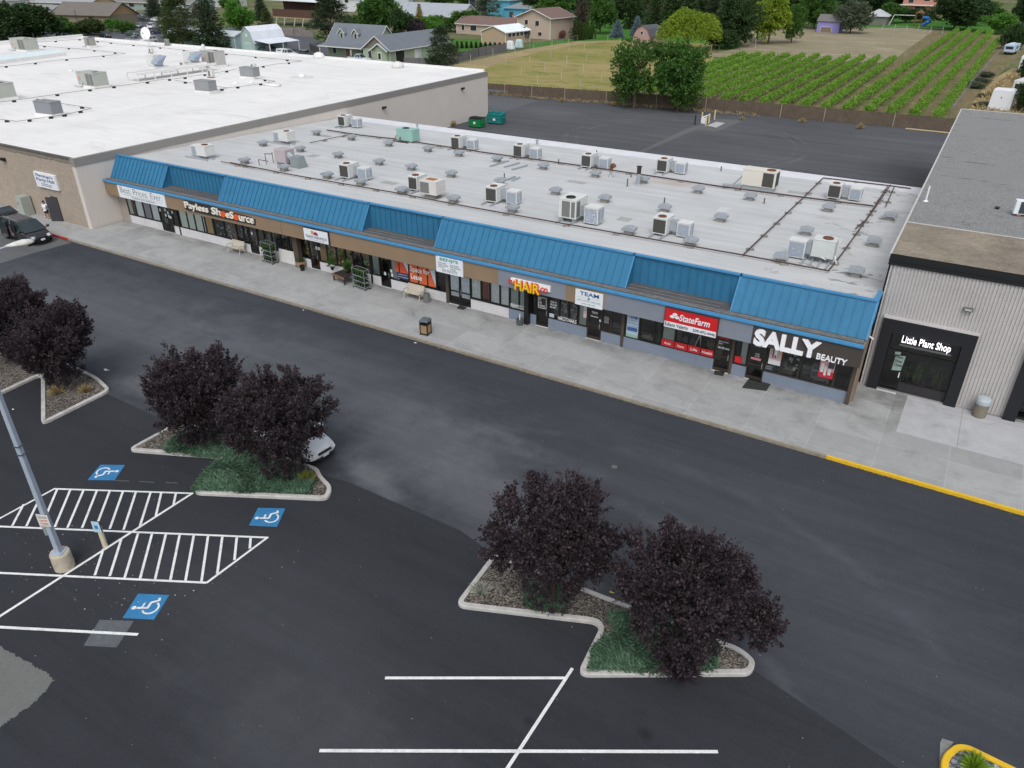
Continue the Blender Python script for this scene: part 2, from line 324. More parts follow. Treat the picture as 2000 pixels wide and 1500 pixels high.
# painted lines
b = MB()
def line(p, q, wd=.105, z=.014, mb=None):
    p, q = Vector((p[0], p[1], 0)), Vector((q[0], q[1], 0)); d = (q-p).normalized(); n = Vector((-d.y, d.x, 0))*wd/2
    (mb or b).face([(*(p-n).xy, z), (*(q-n).xy, z), (*(q+n).xy, z), (*(p+n).xy, z)])
def Z4(x, y): return G(x/3.3333, 850+y/3.3333)
zz = [.012]
def L(a, c, wd=.105): zz[0] += .0004; line(a, c, wd, zz[0])
L(Z4(-60, 575), Z4(355, 350)); L(Z4(350, 350), Z4(1260, 380)); L(Z4(1255, 378), Z4(-60, 1218), .12); L(Z4(-60, 593), Z4(1745, 668)); L(Z4(1745, 665), Z4(1345, 963)); L(Z4(-60, 895), Z4(1345, 962))
for q in ((155, 450, 80, 592), (245, 440, 172, 594), (372, 355, 268, 600), (458, 357, 357, 600), (545, 358, 440, 604), (632, 360, 535, 606), (715, 365, 622, 610), (800, 370, 715, 612), (885, 372, 805, 618), (980, 376, 912, 592), (1050, 378, 1015, 526), (1145, 382, 1130, 455),
          (675, 740, 618, 915), (790, 680, 715, 920), (900, 640, 812, 930), (990, 645, 912, 938), (1080, 648, 1010, 942), (1170, 652, 1110, 945), (1262, 655, 1208, 950), (1355, 660, 1312, 955), (1448, 664, 1415, 905), (1542, 668, 1527, 815), (1632, 672, 1627, 740)):
    L(Z4(*q[:2]), Z4(*q[2:]), .1)
L(Z4(-60, 1249), Z4(900, 1300), .12)
L(G(752, 1325), G(1108, 1325), .11); L(G(1118, 1306), G(940, 1580), .11); L(G(624, 1467), G(1402, 1469), .11)
struct('parking_lines', b, M_WHITE)
b = MB(); M_FAINT = mat('worn_paint', (.085, .088, .093), .8, var=.3, sc1=5)
for q in ((745, 295, 840, 300), (905, 302, 1005, 308), (1080, 309, 1155, 313)): line(Z4(*q[:2]), Z4(*q[2:]), .07, .011, b)
line(G(215, 556+0), G(150, 548), .06, .011, b); struct('worn_lines', b, M_FAINT)
sheet('grey_patch', [Z4(650, 1203), Z4(872, 1210), Z4(760, 1383), Z4(543, 1372)], mat('grey_cover_paint', (.10, .108, .12), .7, var=.25, sc1=4), .010)
def icon(cs, flip, nm):
    A, B, Cc, D = [Vector(c) for c in cs]          # quad: A->B and D->C run along the photo's horizontal
    bb = MB(); bb.face([(*p.xy, .011) for p in (A, B, Cc, D)]); struct(nm, bb, M_BLUE)
    def T(x, y):                                   # icon space 0..1, x forward, y up
        s, t = (1-y, 1-x) if not flip else (y, x)
        p = (A*(1-s)+B*s)*(1-t)+(D*(1-s)+Cc*s)*t; return p
    o = MB(); k = [.016]
    def stroke(pl, wd):
        for a, c in zip(pl, pl[1:]):
            k[0] += .0003; a2, c2 = Vector(a), Vector(c); d = (c2-a2).normalized(); n = Vector((-d.y, d.x))*wd/2; a2 -= d*wd*.2; c2 += d*wd*.2
            o.face([(*T(*(a2-n)).xy, k[0]), (*T(*(c2-n)).xy, k[0]), (*T(*(c2+n)).xy, k[0]), (*T(*(a2+n)).xy, k[0])])
    o.face([(*T(.42+.075*math.cos(a), .85+.075*math.sin(a)).xy, .0155) for a in [i*math.pi/6 for i in range(12)]])
    stroke([(.42, .74), (.44, .42), (.66, .42), (.76, .2), (.85, .24)], .075); stroke([(.44, .6), (.62, .6)], .06)
    stroke([(.45+.235*math.cos(a), .33+.235*math.sin(a)) for a in [R(125+i*20) for i in range(11)]], .06)
    struct('wheelchair_mark', o, M_WHITE)
icon([Z4(655, 193), Z4(815, 195), Z4(745, 295), Z4(570, 293)], True, 'blue_square')
icon([G(504, 992), G(557.2, 993.4), G(541, 1029.5), G(486.4, 1026.7)], False, 'blue_square')
icon([Z4(900, 1033), Z4(1103, 1042), Z4(1003, 1202), Z4(798, 1192)], False, 'blue_square')
b = MB(); p = G(1200, 912); b.lathe([(.14, 0), (.14, .012)], (p.x, p.y, 0), 20); b.build('manhole_cover', mat('manhole_steel', (.12, .12, .12), .6), label='round steel manhole cover flush in the drive lane', cat='manhole cover')
# ------------------------------------------------------------------ planters
def rounded(poly, r, n=6):
    out = []; N = len(poly)
    for i in range(N):
        p = Vector(poly[i][:2]); a = Vector(poly[i-1][:2])-p; c = Vector(poly[(i+1) % N][:2])-p
        rr = min(r, a.length*.45, c.length*.45); a = p+a.normalized()*rr; c = p+c.normalized()*rr
        for k in range(n+1):
            t = k/n; out.append((a*(1-t)**2+p*2*t*(1-t)+c*t*t))
    return out
def inset(path, d):
    N = len(path); ar = sum(path[i].x*path[(i+1) % N].y-path[(i+1) % N].x*path[i].y for i in range(N)); sg = 1 if ar > 0 else -1; out = []
    for i in range(N):
        t = (path[(i+1) % N]-path[i-1]).normalized(); out.append(path[i]+Vector((-t.y, t.x))*d*sg)
    return out
def planter(px, label, mk, mg, r=.5, cover=(), kn='planter'):
    P = [q if isinstance(q, Vector) else G(q[0], q[1], .15) for q in px]; P = [Vector((q.x, q.y, 0)) for q in P]
    c = sum((Vector(p) for p in P), Vector())/len(P); t = thing(kn, label, 'planter', (c.x, c.y, 0))
    o = rounded(P, r); i = inset(o, .2); o2 = inset(o, .03); N = len(o); k = MB()
    lay = [[(*q, 0) for q in o], [(*q, .13) for q in o], [(*q, .16) for q in o2], [(*q, .16) for q in i], [(*q, .05) for q in i]]
    vs = [p for l in lay for p in l]
    k.grid(vs, [(a*N+j, a*N+(j+1) % N, (a+1)*N+(j+1) % N, (a+1)*N+j) for a in range(4) for j in range(N)])
    k.build('kerb_ring', mk, t, W=True)
    g = MB(); g.face([(*q, .1) for q in inset(o, .17)]); g.build('gravel_bed', mg, t, W=True)
    return i
# ------------------------------------------------------------------ strip of shops
YG, YF = 38.9, 38.0
W_TAN = mat('fascia_tan', (.25, .18, .115), .9, var=.12, sc1=.6, var2=.08, sc2=18, bump=.3, dirt=.18)
W_BG = mat('fascia_blue_grey', (.205, .23, .275), .9, var=.07, sc1=.6, var2=.05, sc2=18, bump=.3)
W_BR = mat('fascia_brown', (.058, .050, .045), .85, var=.07, sc1=.8)
W_WHITE = mat('knee_wall_white', (.60, .59, .60), .85, var=.07, sc1=1.2, dirt=.3)
W_BGK = mat('knee_wall_blue_grey', (.195, .235, .30), .85, var=.07, sc1=1.2, dirt=.25)
M_BLK = mat('black_anodised', (.012, .012, .013), .4, var=.1)
M_BRM = mat('bronze_frame', (.035, .028, .022), .5, var=.1)
M_BRP = mat('brown_post', (.075, .058, .045), .7, var=.12, sc1=3)
M_MANS = mat('blue_standing_seam', (.034, .165, .30), .6, var=.10, sc1=.35, var2=.09, sc2=2.2, spec=.25)
M_MTR = mat('blue_trim', (.06, .24, .45), .5, var=.08, sc1=1, spec=.3)
M_LEDGE = mat('ledge_roofing', (.085, .087, .09), .9, var=.25, sc1=1.2, var2=.15, dirt=.2)
M_GUT = mat('ledge_bead', (.17, .165, .16), .8, var=.35, sc1=4, var2=.2)
M_ROOFM = None
def stripmat():
    m, nt, b = base('strip_roof_membrane'); p = wpos(nt)
    seam = mth(nt, 'ABSOLUTE', mth(nt, 'SUBTRACT', mth(nt, 'FRACT', mth(nt, 'DIVIDE', nnsep(nt, p, 1), 3.1)), .5)); sm = mth(nt, 'SUBTRACT', 1.0, sst(nt, seam, .0, .012))
    n1 = noise(nt, .25, 5, .6, p, .3); n2 = noise(nt, 1.6, 6, .72, p, .6); n3 = noise(nt, 24, 3, .6, p); n4 = noise(nt, 1.1, 5, .6, wpos(nt, .12, 1.5))
    k = mth(nt, 'ADD', .5, mth(nt, 'ADD', mth(nt, 'MULTIPLY', n1, .32), mth(nt, 'MULTIPLY', n3, .22))); k = mth(nt, 'ADD', k, mth(nt, 'MULTIPLY', n4, .46))
    k = mth(nt, 'SUBTRACT', k, mth(nt, 'MULTIPLY', sm, .10))
    mu = nt.nodes.new('ShaderNodeVectorMath'); mu.operation = 'SCALE'; mu.inputs[0].default_value = (.484, .495, .498); nt.links.new(k, mu.inputs['Scale'])
    o = mix(nt, mth(nt, 'MULTIPLY', sst(nt, n2, .66, .72), .45), mu.outputs[0], (.2, .19, .17))
    x = nnsep(nt, p, 0)
    g = mth(nt, 'MULTIPLY', sst(nt, x, -11, -5), sst(nt, noise(nt, .7, 6, .7, wpos(nt, .7, 1.3, 1), .8), .585, .61)); o = mix(nt, mth(nt, 'MULTIPLY', g, .85), o, (.19, .185, .175))
    sx = mth(nt, 'DIVIDE', mth(nt, 'SUBTRACT', x, -20.5), 3.2); sy = mth(nt, 'DIVIDE', mth(nt, 'SUBTRACT', nnsep(nt, p, 1), 59.5), 1.1)
    d = mth(nt, 'SQRT', mth(nt, 'ADD', mth(nt, 'POWER', sx, 2.), mth(nt, 'POWER', sy, 2.))); o = mix(nt, mth(nt, 'MULTIPLY', mth(nt, 'SUBTRACT', 1., sst(nt, d, 0, 1)), .55), o, (.42, .27, .16))
    nt.links.new(o, b.inputs['Base Color']); b.inputs['Roughness'].default_value = .85; return m
def nnsep(nt, v, i):
    s = nt.nodes.new('ShaderNodeSeparateXYZ'); nt.links.new(v, s.inputs[0]); return s.outputs[i]
M_ROOFM = stripmat(); M_CAP = mat('roof_edge_white', (.62, .63, .66), .8, var=.1, sc1=.7, dirt=.15)
M_INT = mat('interior_dark', (.035, .033, .030), .9); M_FLR = mat('interior_floor', (.07, .06, .05), .8); M_WOOD = mat('interior_wood', (.75, .48, .2), .7, var=.2, sc1=2)
GL = glassmat('shop_glass', (.84, .87, .87), 1.6)
XL, XR = -64.25, -2.42
SB = thing('retail_building', 'long single-storey row of shops with blue seamed mansard and pale grey flat roof', 'building', (-33, 50, 0))
# outer shell
b = MB(); b.box(XL, XR, 69.1, 69.3, 0, 4.46); b.box(XR-.12, XR, 39.15, 69.1, 0, 4.42); b.box(XL, XL+.1, 39.2, 69.1, 0, 4.42); b.build('wall', mat('side_wall', (.38, .34, .28), .9), SB, W=True)
b = MB(); n = 12
for i in range(n):
    y0 = 39.9+(69.3-39.9)*i/n; y1 = 39.9+(69.3-39.9)*(i+1)/n; b.face([(XL, y0, roofz(y0)), (XR, y0, roofz(y0)), (XR, y1, roofz(y1)), (XL, y1, roofz(y1))])
b.build('roof', M_ROOFM, SB, W=True)
b = MB(); z0 = roofz(67.8); b.grid([(XL, 67.6, z0+.01), (XR, 67.6, z0+.01), (XR, 68.9, z0+.1), (XL, 68.9, z0+.1), (XL, 69.36, z0+.1), (XR, 69.36, z0+.1), (XL, 69.36, z0-.2), (XR, 69.36, z0-.2)], [(0, 1, 2, 3), (3, 2, 5, 4), (4, 5, 7, 6)]); b.build('roof_edge', M_CAP, SB, W=True)
b = MB(); b.box(XL+.02, XR-.15, 42.2, 42.3, .15, 4.3); b.box(XL+.02, XR-.15, 39.0, 42.2, 2.96, 3.02); b.build('interior_wall', M_INT, SB, W=True)
b = MB(); b.box(XL+.02, XR-.15, 39.0, 42.2, .15, .17); b.build('interior_floor', M_FLR, SB, W=True)
b = MB(); b.box(-47.5, -35.4, 39.05, 42.2, .171, .18); b.box(-41.5, -35.4, 40.3, 40.35, .2, 2.9); b.build('interior_wood_floor', M_WOOD, SB, W=True)
# fascia: tan / blue-grey / tan / blue-grey / brown
fx = [(XL, -42.98, W_TAN), (-42.95, -23.9, W_TAN), (-23.9, -19.1, W_BG), (-19.1, -16.5, W_TAN), (-16.5, -7.83, W_BG), (-7.83, -2.3, W_BR)]
for x0, x1, m in fx:
    b = MB(); b.box(x0, x1, YF, YF+.12, 2.76, 3.87); b.build('fascia', m, SB, W=True)
b = MB(); b.box(-2.42, -2.3, YF+.12, 40.2, 2.76, 4.0); b.box(-2.42, -2.3, 39.2, 39.9, .15, 2.76); b.build('end_panel', mat('end_panel_tan', (.24, .18, .13), .8), SB, W=True)
b = MB(); b.box(XL+.01, XR, YF+.12, YG+.2, 2.80, 2.84); b.build('soffit', mat('soffit_paint', (.26, .24, .22), .9), SB, W=True)
b = MB(); b.smooth = False
for y, z, r in ((YF-.03, 3.94, .07), (YF-.015, 4.03, .05)): b.box(XL, XR+.1, y-r, y+r, z-r, z+r)
b.build('blue_trim', M_MTR, SB, W=True, bevel=.03)
b = MB(); b.box(XL, XR+.02, YF+.1, 39.95, 3.98, 4.045); b.build('canopy_ledge', M_LEDGE, SB, W=True)
b = MB()
for y in (38.22, 38.42): b.box(XL+.3, XR, y-.05, y+.05, 4.045, 4.12)
for x0, x1 in ((-59.9, -55.2), (-37.3, -30.5), (-16.9, -9.8)):
    for y in (38.95, 39.4): b.box(x0+1, x1-.2, y-.035, y+.035, 4.045, 4.07)
b.build('ledge_bead', M_GUT, SB, W=True, bevel=.02)
# mansard
yb, yt, zb, zt = 38.72, 39.8, 4.05, 5.74
def mx(u, v): return G(u, v, 4.05).x
segs = [('s', XL+.06, mx(321, 366)), ('r', mx(321, 366), mx(427, 392)), ('s', mx(427, 392), mx(707, 451)), ('r', mx(707, 451), mx(849, 483)), ('s', mx(849, 483), mx(1222, 561)), ('r', mx(1222, 561), mx(1428, 607)), ('s', mx(1428, 607), XR+.05)]
TX = []
for k, x0, x1 in segs:
    b = MB()
    ya = yb if k == 's' else yt+.05
    b.grid([(x0, ya, zb), (x1, ya, zb), (x1, yt+(.05 if k == 'r' else 0), zt), (x0, yt+(.05 if k == 'r' else 0), zt), (x0, yt+.12, zb), (x1, yt+.12, zb), (x1, yt+.12, zt), (x0, yt+.12, zt)], [(0, 1, 2, 3), (1, 5, 6, 2), (0, 3, 7, 4), (4, 7, 6, 5), (3, 2, 6, 7)])
    n = max(2, round((x1-x0)/.475)); dy, dz = (yt-yb, zt-zb) if k == 's' else (0, 1.69)
    for i in range(n+1):
        x = x0+(x1-x0)*i/n; x = min(max(x, x0+.03), x1-.03); w_ = .02
        p0 = Vector((x, ya, zb)); p1 = p0+Vector((0, dy, dz)); nr = Vector((0, -dz, dy)).normalized()*.05; e = Vector((w_, 0, 0))
        b.hexa([p0-e, p0+e, p0+e+nr, p0-e+nr, p1-e, p1+e, p1+e+nr, p1-e+nr])
    b.build('mansard_panel', M_MANS, SB, W=True)
    c = MB(); c.box(x0-.04, x1+.04, yt-.08, yt+.16, zt, zt+.09)
    if k == 's':
        for x in (x0, x1):
            p0 = Vector((x, yb-.03, zb)); p1 = Vector((x, yt-.03, zt)); e = Vector((.07, 0, 0)); q = Vector((0, .09, 0)); c.hexa([p0-e, p0+e, p0+e+q, p0-e+q, p1-e, p1+e, p1+e+q, p1-e+q])
    c.build('mansard_trim', M_MTR, SB, W=True)
b = MB(); b.hexa([(-2.46, 39.9, 4.05), (-2.36, 39.9, 4.05), (-2.36, 41.5, 4.05), (-2.46, 41.5, 4.05), (-2.46, 39.9, zt), (-2.36, 39.9, zt), (-2.36, 41.5, zt-.12), (-2.46, 41.5, zt-.12)]); b.hexa([(-2.56, 39.97, zt), (-2.3, 39.97, zt), (-2.3, 41.6, zt-.12), (-2.56, 41.6, zt-.12), (-2.56, 39.97, zt+.08), (-2.3, 39.97, zt+.08), (-2.3, 41.6, zt-.04), (-2.56, 41.6, zt-.04)]); b.build('end_parapet', M_MTR, SB, W=True)
# knee wall
gaps = [(-58.72, -57.12), (-47.83, -46.85), (-41.27, -40.35), (-34.42, -33.5), (-28.62, -26.65), (-21.6, -20.7), (-17.98, -17.0), (-9.9, -8.83), (-8.02, -7.05)]
edges = [-63.1]+[x for g in gaps for x in g]+[-2.62]
for i in range(0, len(edges), 2):
    a, c = edges[i], edges[i+1]
    for x0, x1, m in ([(a, c, W_WHITE)] if c < -23.7 else [(a, -23.66, W_WHITE), (-23.64, c, W_BGK)] if a < -23.7 else [(a, c, W_BGK)]):
        b = MB(); b.box(x0, x1, YG, YG+.14, .15, .84); b.build('knee_wall', m, SB, W=True)
b = MB(); b.box(-64.25, -63.12, YG-.02, YG+.2, .15, 2.95); b.build('pier', mat('end_pier', (.34, .30, .26), .9), SB, W=True)
# windows and doors
PM = {}
def pm(c):
    c = tuple(c)
    if c not in PM: PM[c] = mat('panel_%02d' % len(PM), c, .8, var=.08, sc1=3, var2=.06)
    return PM[c]
def window(x0, x1, z0=.86, z1=2.8, fm=None, kind=None, low=0):
    fm = fm or M_BLK; b = MB(); f = .055; y0, y1 = YG-.01, YG+.09
    b.box(x0, x0+f, y0, y1, z0, z1); b.box(x1-f, x1, y0, y1, z0, z1); b.box(x0+f, x1-f, y0, y1, z0, z0+f+.03); b.box(x0+f, x1-f, y0, y1, z1-f, z1)
    o = b.build('window', fm, SB, W=True)
    g = MB(); g.face([(x0+f, YG+.04, z0+f), (x1-f, YG+.04, z0+f), (x1-f, YG+.04, z1-f), (x0+f, YG+.04, z1-f)]); g.build('pane', GL, o, W=True)
    k = kind or ''
    def card(a, c, d, e, colr, yy=.12, nm='blind'):
        q = MB(); q.box(a, c, YG+yy, YG+yy+.01, d, e); q.build(nm, pm(colr), o, W=True)
    if k == 'blind': card(x0+.05, x1-.05, z0+.03, z1, (.80, .86, .78), .055)
    if k == 'white': card(x0+.05, x1-.05, z0+.1, z1, (.9, .93, .95), .055)
    if k == 'mauve': card(x0+.05, x1-.05, z0+.1, z1, (.40, .38, .45), .055)
    if k == 'grey': card(x0+.05, x1-.05, z0+.03, z1, (.42, .47, .45), .055)
    if k == 'tan': card(x0+.05, x1-.05, z0+.0, z1, (.62, .42, .18), .055, 'board')
    if k == 'lace':
        q = MB(); n = 9
        for i in range(n*2): 
            a = x0+.05+(x1-x0-.1)*i/(n*2); q.face([(a, YG+.06+(i % 2)*.03, z0+.12), (a+(x1-x0-.1)/(n*2), YG+.06+((i+1) % 2)*.03, z0+.12), (a+(x1-x0-.1)/(n*2), YG+.06+((i+1) % 2)*.03, z1-.3), (a, YG+.06+(i % 2)*.03, z1-.3)])
        q.build('curtain', mat('lace_curtain', (.85, .88, .88), .8, var=.35, sc1=9, var2=.3, sc2=40), o, W=True); card(x0+.06, x1-.06, z1-.42, z1-.28, (.55, .45, .05), .1, 'banner')
    if k == 'brownc':
        q = MB()
        for i in range(6): a = x0+.06+i*.115; q.tube((a, YG+.14, z0+.2), (a, YG+.14, z1-.3), .055, .05, 6)
        q.build('curtain', mat('brown_curtain', (.3, .11, .07), .8, var=.2), o, W=True); card(x0+.06, x1-.06, z1-.42, z1-.28, (.6, .5, .06), .1, 'banner')
    if k == 'green': 
        card(x0+.05, x0+.55, z0+.1, z1, (.6, .65, .55), .06); 
    if k in ('shoe', 'plant', 'green', 'pattern', 'goods'):
        q = MB(); q2 = MB()
        for i in range({'shoe': 16, 'plant': 46, 'green': 12, 'pattern': 60, 'goods': 14}[k]):
            cx, cz = rnd.uniform(x0+.12, x1-.12), rnd.uniform(z0+.1, z1-.35 if k != 'shoe' else z0+1.0); r = rnd.uniform(.03, .11); q3 = q if i % 2 else q2
            X = Matrix.Translation((cx, YG+rnd.uniform(.1, .3), cz)) @ Euler((rnd.random()*3, rnd.random()*3, rnd.random()*3)).to_matrix().to_4x4()
            q3.box(-r, r, -.02, .02, -r*(2 if k == 'plant' else .6), r*(2 if k == 'plant' else .6), X)
        A, B = {'shoe': ((.6, .65, .7), (.08, .2, .3)), 'plant': ((.06, .2, .05), (.55, .33, .14)), 'green': ((.15, .5, .1), (.8, .2, .15)), 'pattern': ((.02, .02, .02), (.03, .03, .02)), 'goods': ((.6, .75, .75), (.35, .45, .45))}[k]
        q.build('window_display', pm(A), o, W=True); q2.build('window_display', pm(B), o, W=True)
    if k == 'pattern': card(x0+.05, x1-.05, z0+.05, z1-.1, (.85, .58, .2), .34, 'blind')
    if low: card(x0+.03, x1-.03, z0+.07, z0+.07+low, (.55, .02, .025), .0-.0+.0+.02-.045, 'red_strip')
    return o
def door(x0, x1, leaves=1, fm=None, kind=None):
    fm = fm or M_BLK; dx = (x1-x0)/leaves; o = None
    for i in range(leaves):
        a, c = x0+i*dx, x0+(i+1)*dx; b = MB(); y0, y1 = YG+.0, YG+.08; f = .07
        b.box(a, a+f, y0, y1, .17, 2.8); b.box(c-f, c, y0, y1, .17, 2.8); b.box(a+f, c-f, y0, y1, .17, .38); b.box(a+f, c-f, y0, y1, 2.3, 2.45); b.box(a+f, c-f, y0, y1, 1.08, 1.16)
        o = b.build('door', fm, SB, W=True)
        for z0, z1 in ((.38, 1.08), (1.16, 2.3), (2.45, 2.8)):
            g = MB(); g.face([(a+f, YG+.04, z0), (c-f, YG+.04, z0), (c-f, YG+.04, z1), (a+f, YG+.04, z1)]); g.build('pane', GL, o, W=True)
        h = MB(); hx = c-.12 if i == 0 else a+.12; h.box(hx-.02, hx+.02, y0-.06, y0-.03, .95, 1.35); h.box(hx-.02, hx+.02, y0-.06, y0, .95, .98); h.box(hx-.02, hx+.02, y0-.06, y0, 1.32, 1.35); h.build('handle', mat('steel', (.5, .5, .5), .3, .8), o, W=True)
        if kind == 'lace':
            q = MB(); q.box(a+.1, c-.1, YG+.06, YG+.07, .75, 2.3); q.build('curtain', mat('lace_door', (.8, .84, .9), .8, var=.4, sc1=12, var2=.3), o, W=True)
        if kind == 'wood':
            q = MB(); q.box(a+.1, c-.1, YG+.9, YG+.92, .2, 1.6); q.build('board', M_WOOD, o, W=True)
    b = MB(); b.box(x0-.02, x1+.02, YG-.08, YG+.02, .15, .175); b.build('threshold', mat('alu_sill', (.55, .55, .55), .4), SB, W=True)
    return o
cells = [(-63.1, -62.0, 'green'), (-62.0, -60.9, 'white'), (-60.9, -59.85, 'mauve'), (-59.85, -58.78, 'white'), (-57.1, -56.5, ''), (-56.15, -55.15, 'blind'), (-55.15, -54.2, 'blind'), (-54.2, -53.2, 'blind'), (-53.2, -52.9, 'white'), (-52.9, -51.95, 'tan'), (-51.9, -50.65, 'shoe'), (-50.65, -49.5, 'shoe'), (-49.22, -48.45, 'shoe'), (-48.45, -47.86, 'goods'),
         (-46.82, -46.1, ''), (-46.1, -45.26, ''), (-45.26, -44.3, ''), (-44.3, -43.4, 'goods'), (-43.4, -42.6, 'pattern'), (-42.1, -41.3, 'pattern'), (-40.32, -39.5, 'goods'), (-39.5, -38.55, 'plant'), (-38.55, -37.7, 'plant'), (-37.7, -36.95, 'plant'), (-36.95, -36.15, ''), (-36.15, -35.34, 'plant'),
         (-35.18, -34.45, 'grey'), (-33.45, -32.65, 'grey'), (-32.65, -31.8, ''), (-31.8, -31.0, ''), (-31.0, -30.2, ''), (-30.2, -29.45, ''), (-29.45, -28.68, ''), (-26.62, -25.8, 'lace'), (-25.8, -25.1, 'brownc'), (-25.1, -24.33, 'lace'), (-24.33, -23.6, 'lace'), (-23.58, -22.88, 'grey'), (-22.88, -22.36, 'grey'), (-22.0, -21.63, ''),
         (-20.65, -19.95, ''), (-19.95, -19.3, 'goods'), (-19.3, -18.65, 'goods'), (-18.6, -18.0, 'grey'), (-16.96, -16.37, ''), (-16.37, -15.7, ''), (-15.45, -14.53, ''), (-14.53, -13.6, ''), (-13.6, -13.15, '')]
for x0, x1, k in cells: window(x0, x1, kind=k, fm=M_BRM if -18.7 < x0 < -15 else None)
for i, (x0, x1) in enumerate(((-13.12, -12.3), (-12.3, -11.5), (-11.5, -10.7), (-10.7, -9.93))): window(x0, x1, kind='grey' if i == 0 else '', low=.42)
window(-8.8, -8.5); window(-8.5, -8.05, kind='grey', low=.0)
for x0, x1 in ((-7.02, -6.18), (-6.18, -5.25), (-5.25, -3.42), (-3.42, -2.62)): window(x0, x1, fm=M_BRM, kind='goods' if x0 < -6 else '')
for x0, x1, l, k, f in ((-58.7, -57.12, 2, '', M_BLK), (-47.82, -46.86, 1, '', M_BLK), (-41.26, -40.36, 1, 'wood', M_BLK), (-34.41, -33.5, 1, '', M_BLK), (-28.4, -26.66, 2, 'lace', M_BLK), (-21.6, -20.7, 1, '', M_BLK), (-17.97, -17.0, 1, '', M_BRM), (-9.9, -8.97, 1, '', M_BRM), (-8.02, -7.06, 1, '', M_BRM)): door(x0, x1, l, f, k)
for x0, x1, y0, m in ((-56.46, -56.3, YG-.03, M_BLK), (-49.5, -49.22, YG-.03, M_BRP), (-42.58, -42.12, 38.5, M_BRP), (-35.34, -35.19, YG-.03, M_BLK), (-28.66, -28.42, YG-.05, M_BRP), (-22.34, -22.02, 38.6, M_BLK), (-15.68, -15.5, YG-.05, M_BRP), (-8.96, -8.82, YG-.03, M_BRP), (-2.62, -2.43, 38.75, M_BRP)):
    b = MB(); b.box(x0, x1, y0, YG+.1, .15, 2.82); b.build('post', m, SB, W=True)
SHC = [(.25, .25, .24), (.12, .16, .2), (.3, .22, .15), (.18, .2, .17), (.35, .33, .3)]
for i, x in enumerate((-51.2, -50.1, -48.6, -46.4, -45.6, -44.8, -37.2, -33.0, -31.5, -20.1, -19.4, -16.3, -14.2, -12.6, -11.8, -10.3, -6.5, -5.9, -4.9, -4.2)):
    h_ = rnd.uniform(1.0, 1.9); b = MB(); w_ = rnd.uniform(.3, .55); y_ = YG+rnd.uniform(.5, 1.4); b.box(x-w_, x+w_, y_, y_+.35, .17, h_); [b.box(x-w_*.9+k*w_*.36, x-w_*.9+k*w_*.36+w_*.28, y_-.1, y_, z_, z_+rnd.uniform(.12, .26), m=1) for k in range(5) for z_ in (h_*.35, h_*.6, h_*.85)]; b.build('interior_shelf', [pm(SHC[i % 5]), pm(SHC[(i+2) % 5])], SB, W=True)
b = MB(); g_ = random.Random(4)
for i in range(40):
    a_ = g_.random()*6.28; d_ = Vector((math.cos(a_)*.5, math.sin(a_)*.3, 1)).normalized(); p_ = Vector((-13.35+g_.uniform(-.05, .05), YG+.3, .8+g_.uniform(0, .5))); s_ = Vector((-math.sin(a_), math.cos(a_), 0))*.03; b.face([p_-s_, p_+s_, p_+d_*g_.uniform(.25, .5)])
b.build('window_plant', pm((.08, .2, .05)), SB, W=True)
for x_, y_, w_, d_ in ((-40, 46, 1.4, .8), (-52, 50, 1.0, 1.0), (-28, 55, 1.6, .7), (-20, 47, .9, .9), (-12, 62, 1.8, .8), (-33, 63, 1.2, .6), (-7, 50, 1.1, 1.5), (-46, 60, 2.0, .7), (-15, 53, .8, 1.6), (-58, 58, 1.2, .9)):
    b = MB(); b.face([(x_, y_, roofz(y_)+.012), (x_+w_, y_, roofz(y_)+.012), (x_+w_, y_+d_, roofz(y_+d_)+.012), (x_, y_+d_, roofz(y_+d_)+.012)]); b.build('roof_patch', mat('roof_patch_a', (.52, .53, .53), .8, var=.1) if x_ % 2 else mat('roof_patch_b', (.36, .36, .35), .8, var=.2, dirt=.2), SB, W=True)
# lettering and notices on glass are parts of the shop front
def glasstext(s, x0, x1, z0, z1, c=(.8, .8, .8), bold=.01, y=None):
    v, f = textbm(s, x0, x1, z0, z1, YG-.016 if y is None else y, .006, bold); b = MB(); b.grid(v, f); b.build('window_lettering', pm(c), SB, W=True)
def notice(x0, x1, z0, z1, c, nm='notice', y=None, lines=0, lc=(.1, .1, .1)):
    y = YG-.022 if y is None else y; b = MB(); b.box(x0, x1, y, y+.006, z0, z1)
    for i in range(lines):
        z = z1-(z1-z0)*(i+.7)/(lines+.4); w_ = (x1-x0)*(.38+.08*((i*7) % 3)); xm = (x0+x1)/2; b.box(xm-w_, xm+w_, y-.003, y, z-.012, z+.012, m=1)
    return b.build(nm, [pm(c), pm(lc)], SB, W=True)
glasstext('PERMS', -23.5, -22.9, .98, 1.26); glasstext('COLOR', -22.85, -22.38, .98, 1.26); glasstext('HAIRCUTS', -20.0, -19.32, .92, 1.18); glasstext('NAILS', -19.25, -18.7, .92, 1.18)
glasstext('THE\nHAIR\nCOMPANY', -21.42, -20.95, 1.5, 2.1); glasstext('WALK-INS\nWELCOME\nNO APPT', -20.6, -20.1, 1.6, 2.1)
b = MB()
for x0, x1, z0, z1 in ((-21.46, -20.86, 2.14, 2.17), (-21.46, -20.86, 1.42, 1.45), (-21.46, -21.43, 1.42, 2.17), (-20.89, -20.86, 1.42, 2.17)): b.box(x0, x1, YG-.02, YG-.012, z0, z1)
b.build('window_lettering', pm((.8, .8, .8)), SB, W=True)
glasstext('OPEN', -20.55, -20.15, 2.3, 2.5, (.3, .03, .03)); notice(-20.62, -20.3, .98, 1.22, (.6, .68, .68), lines=2)
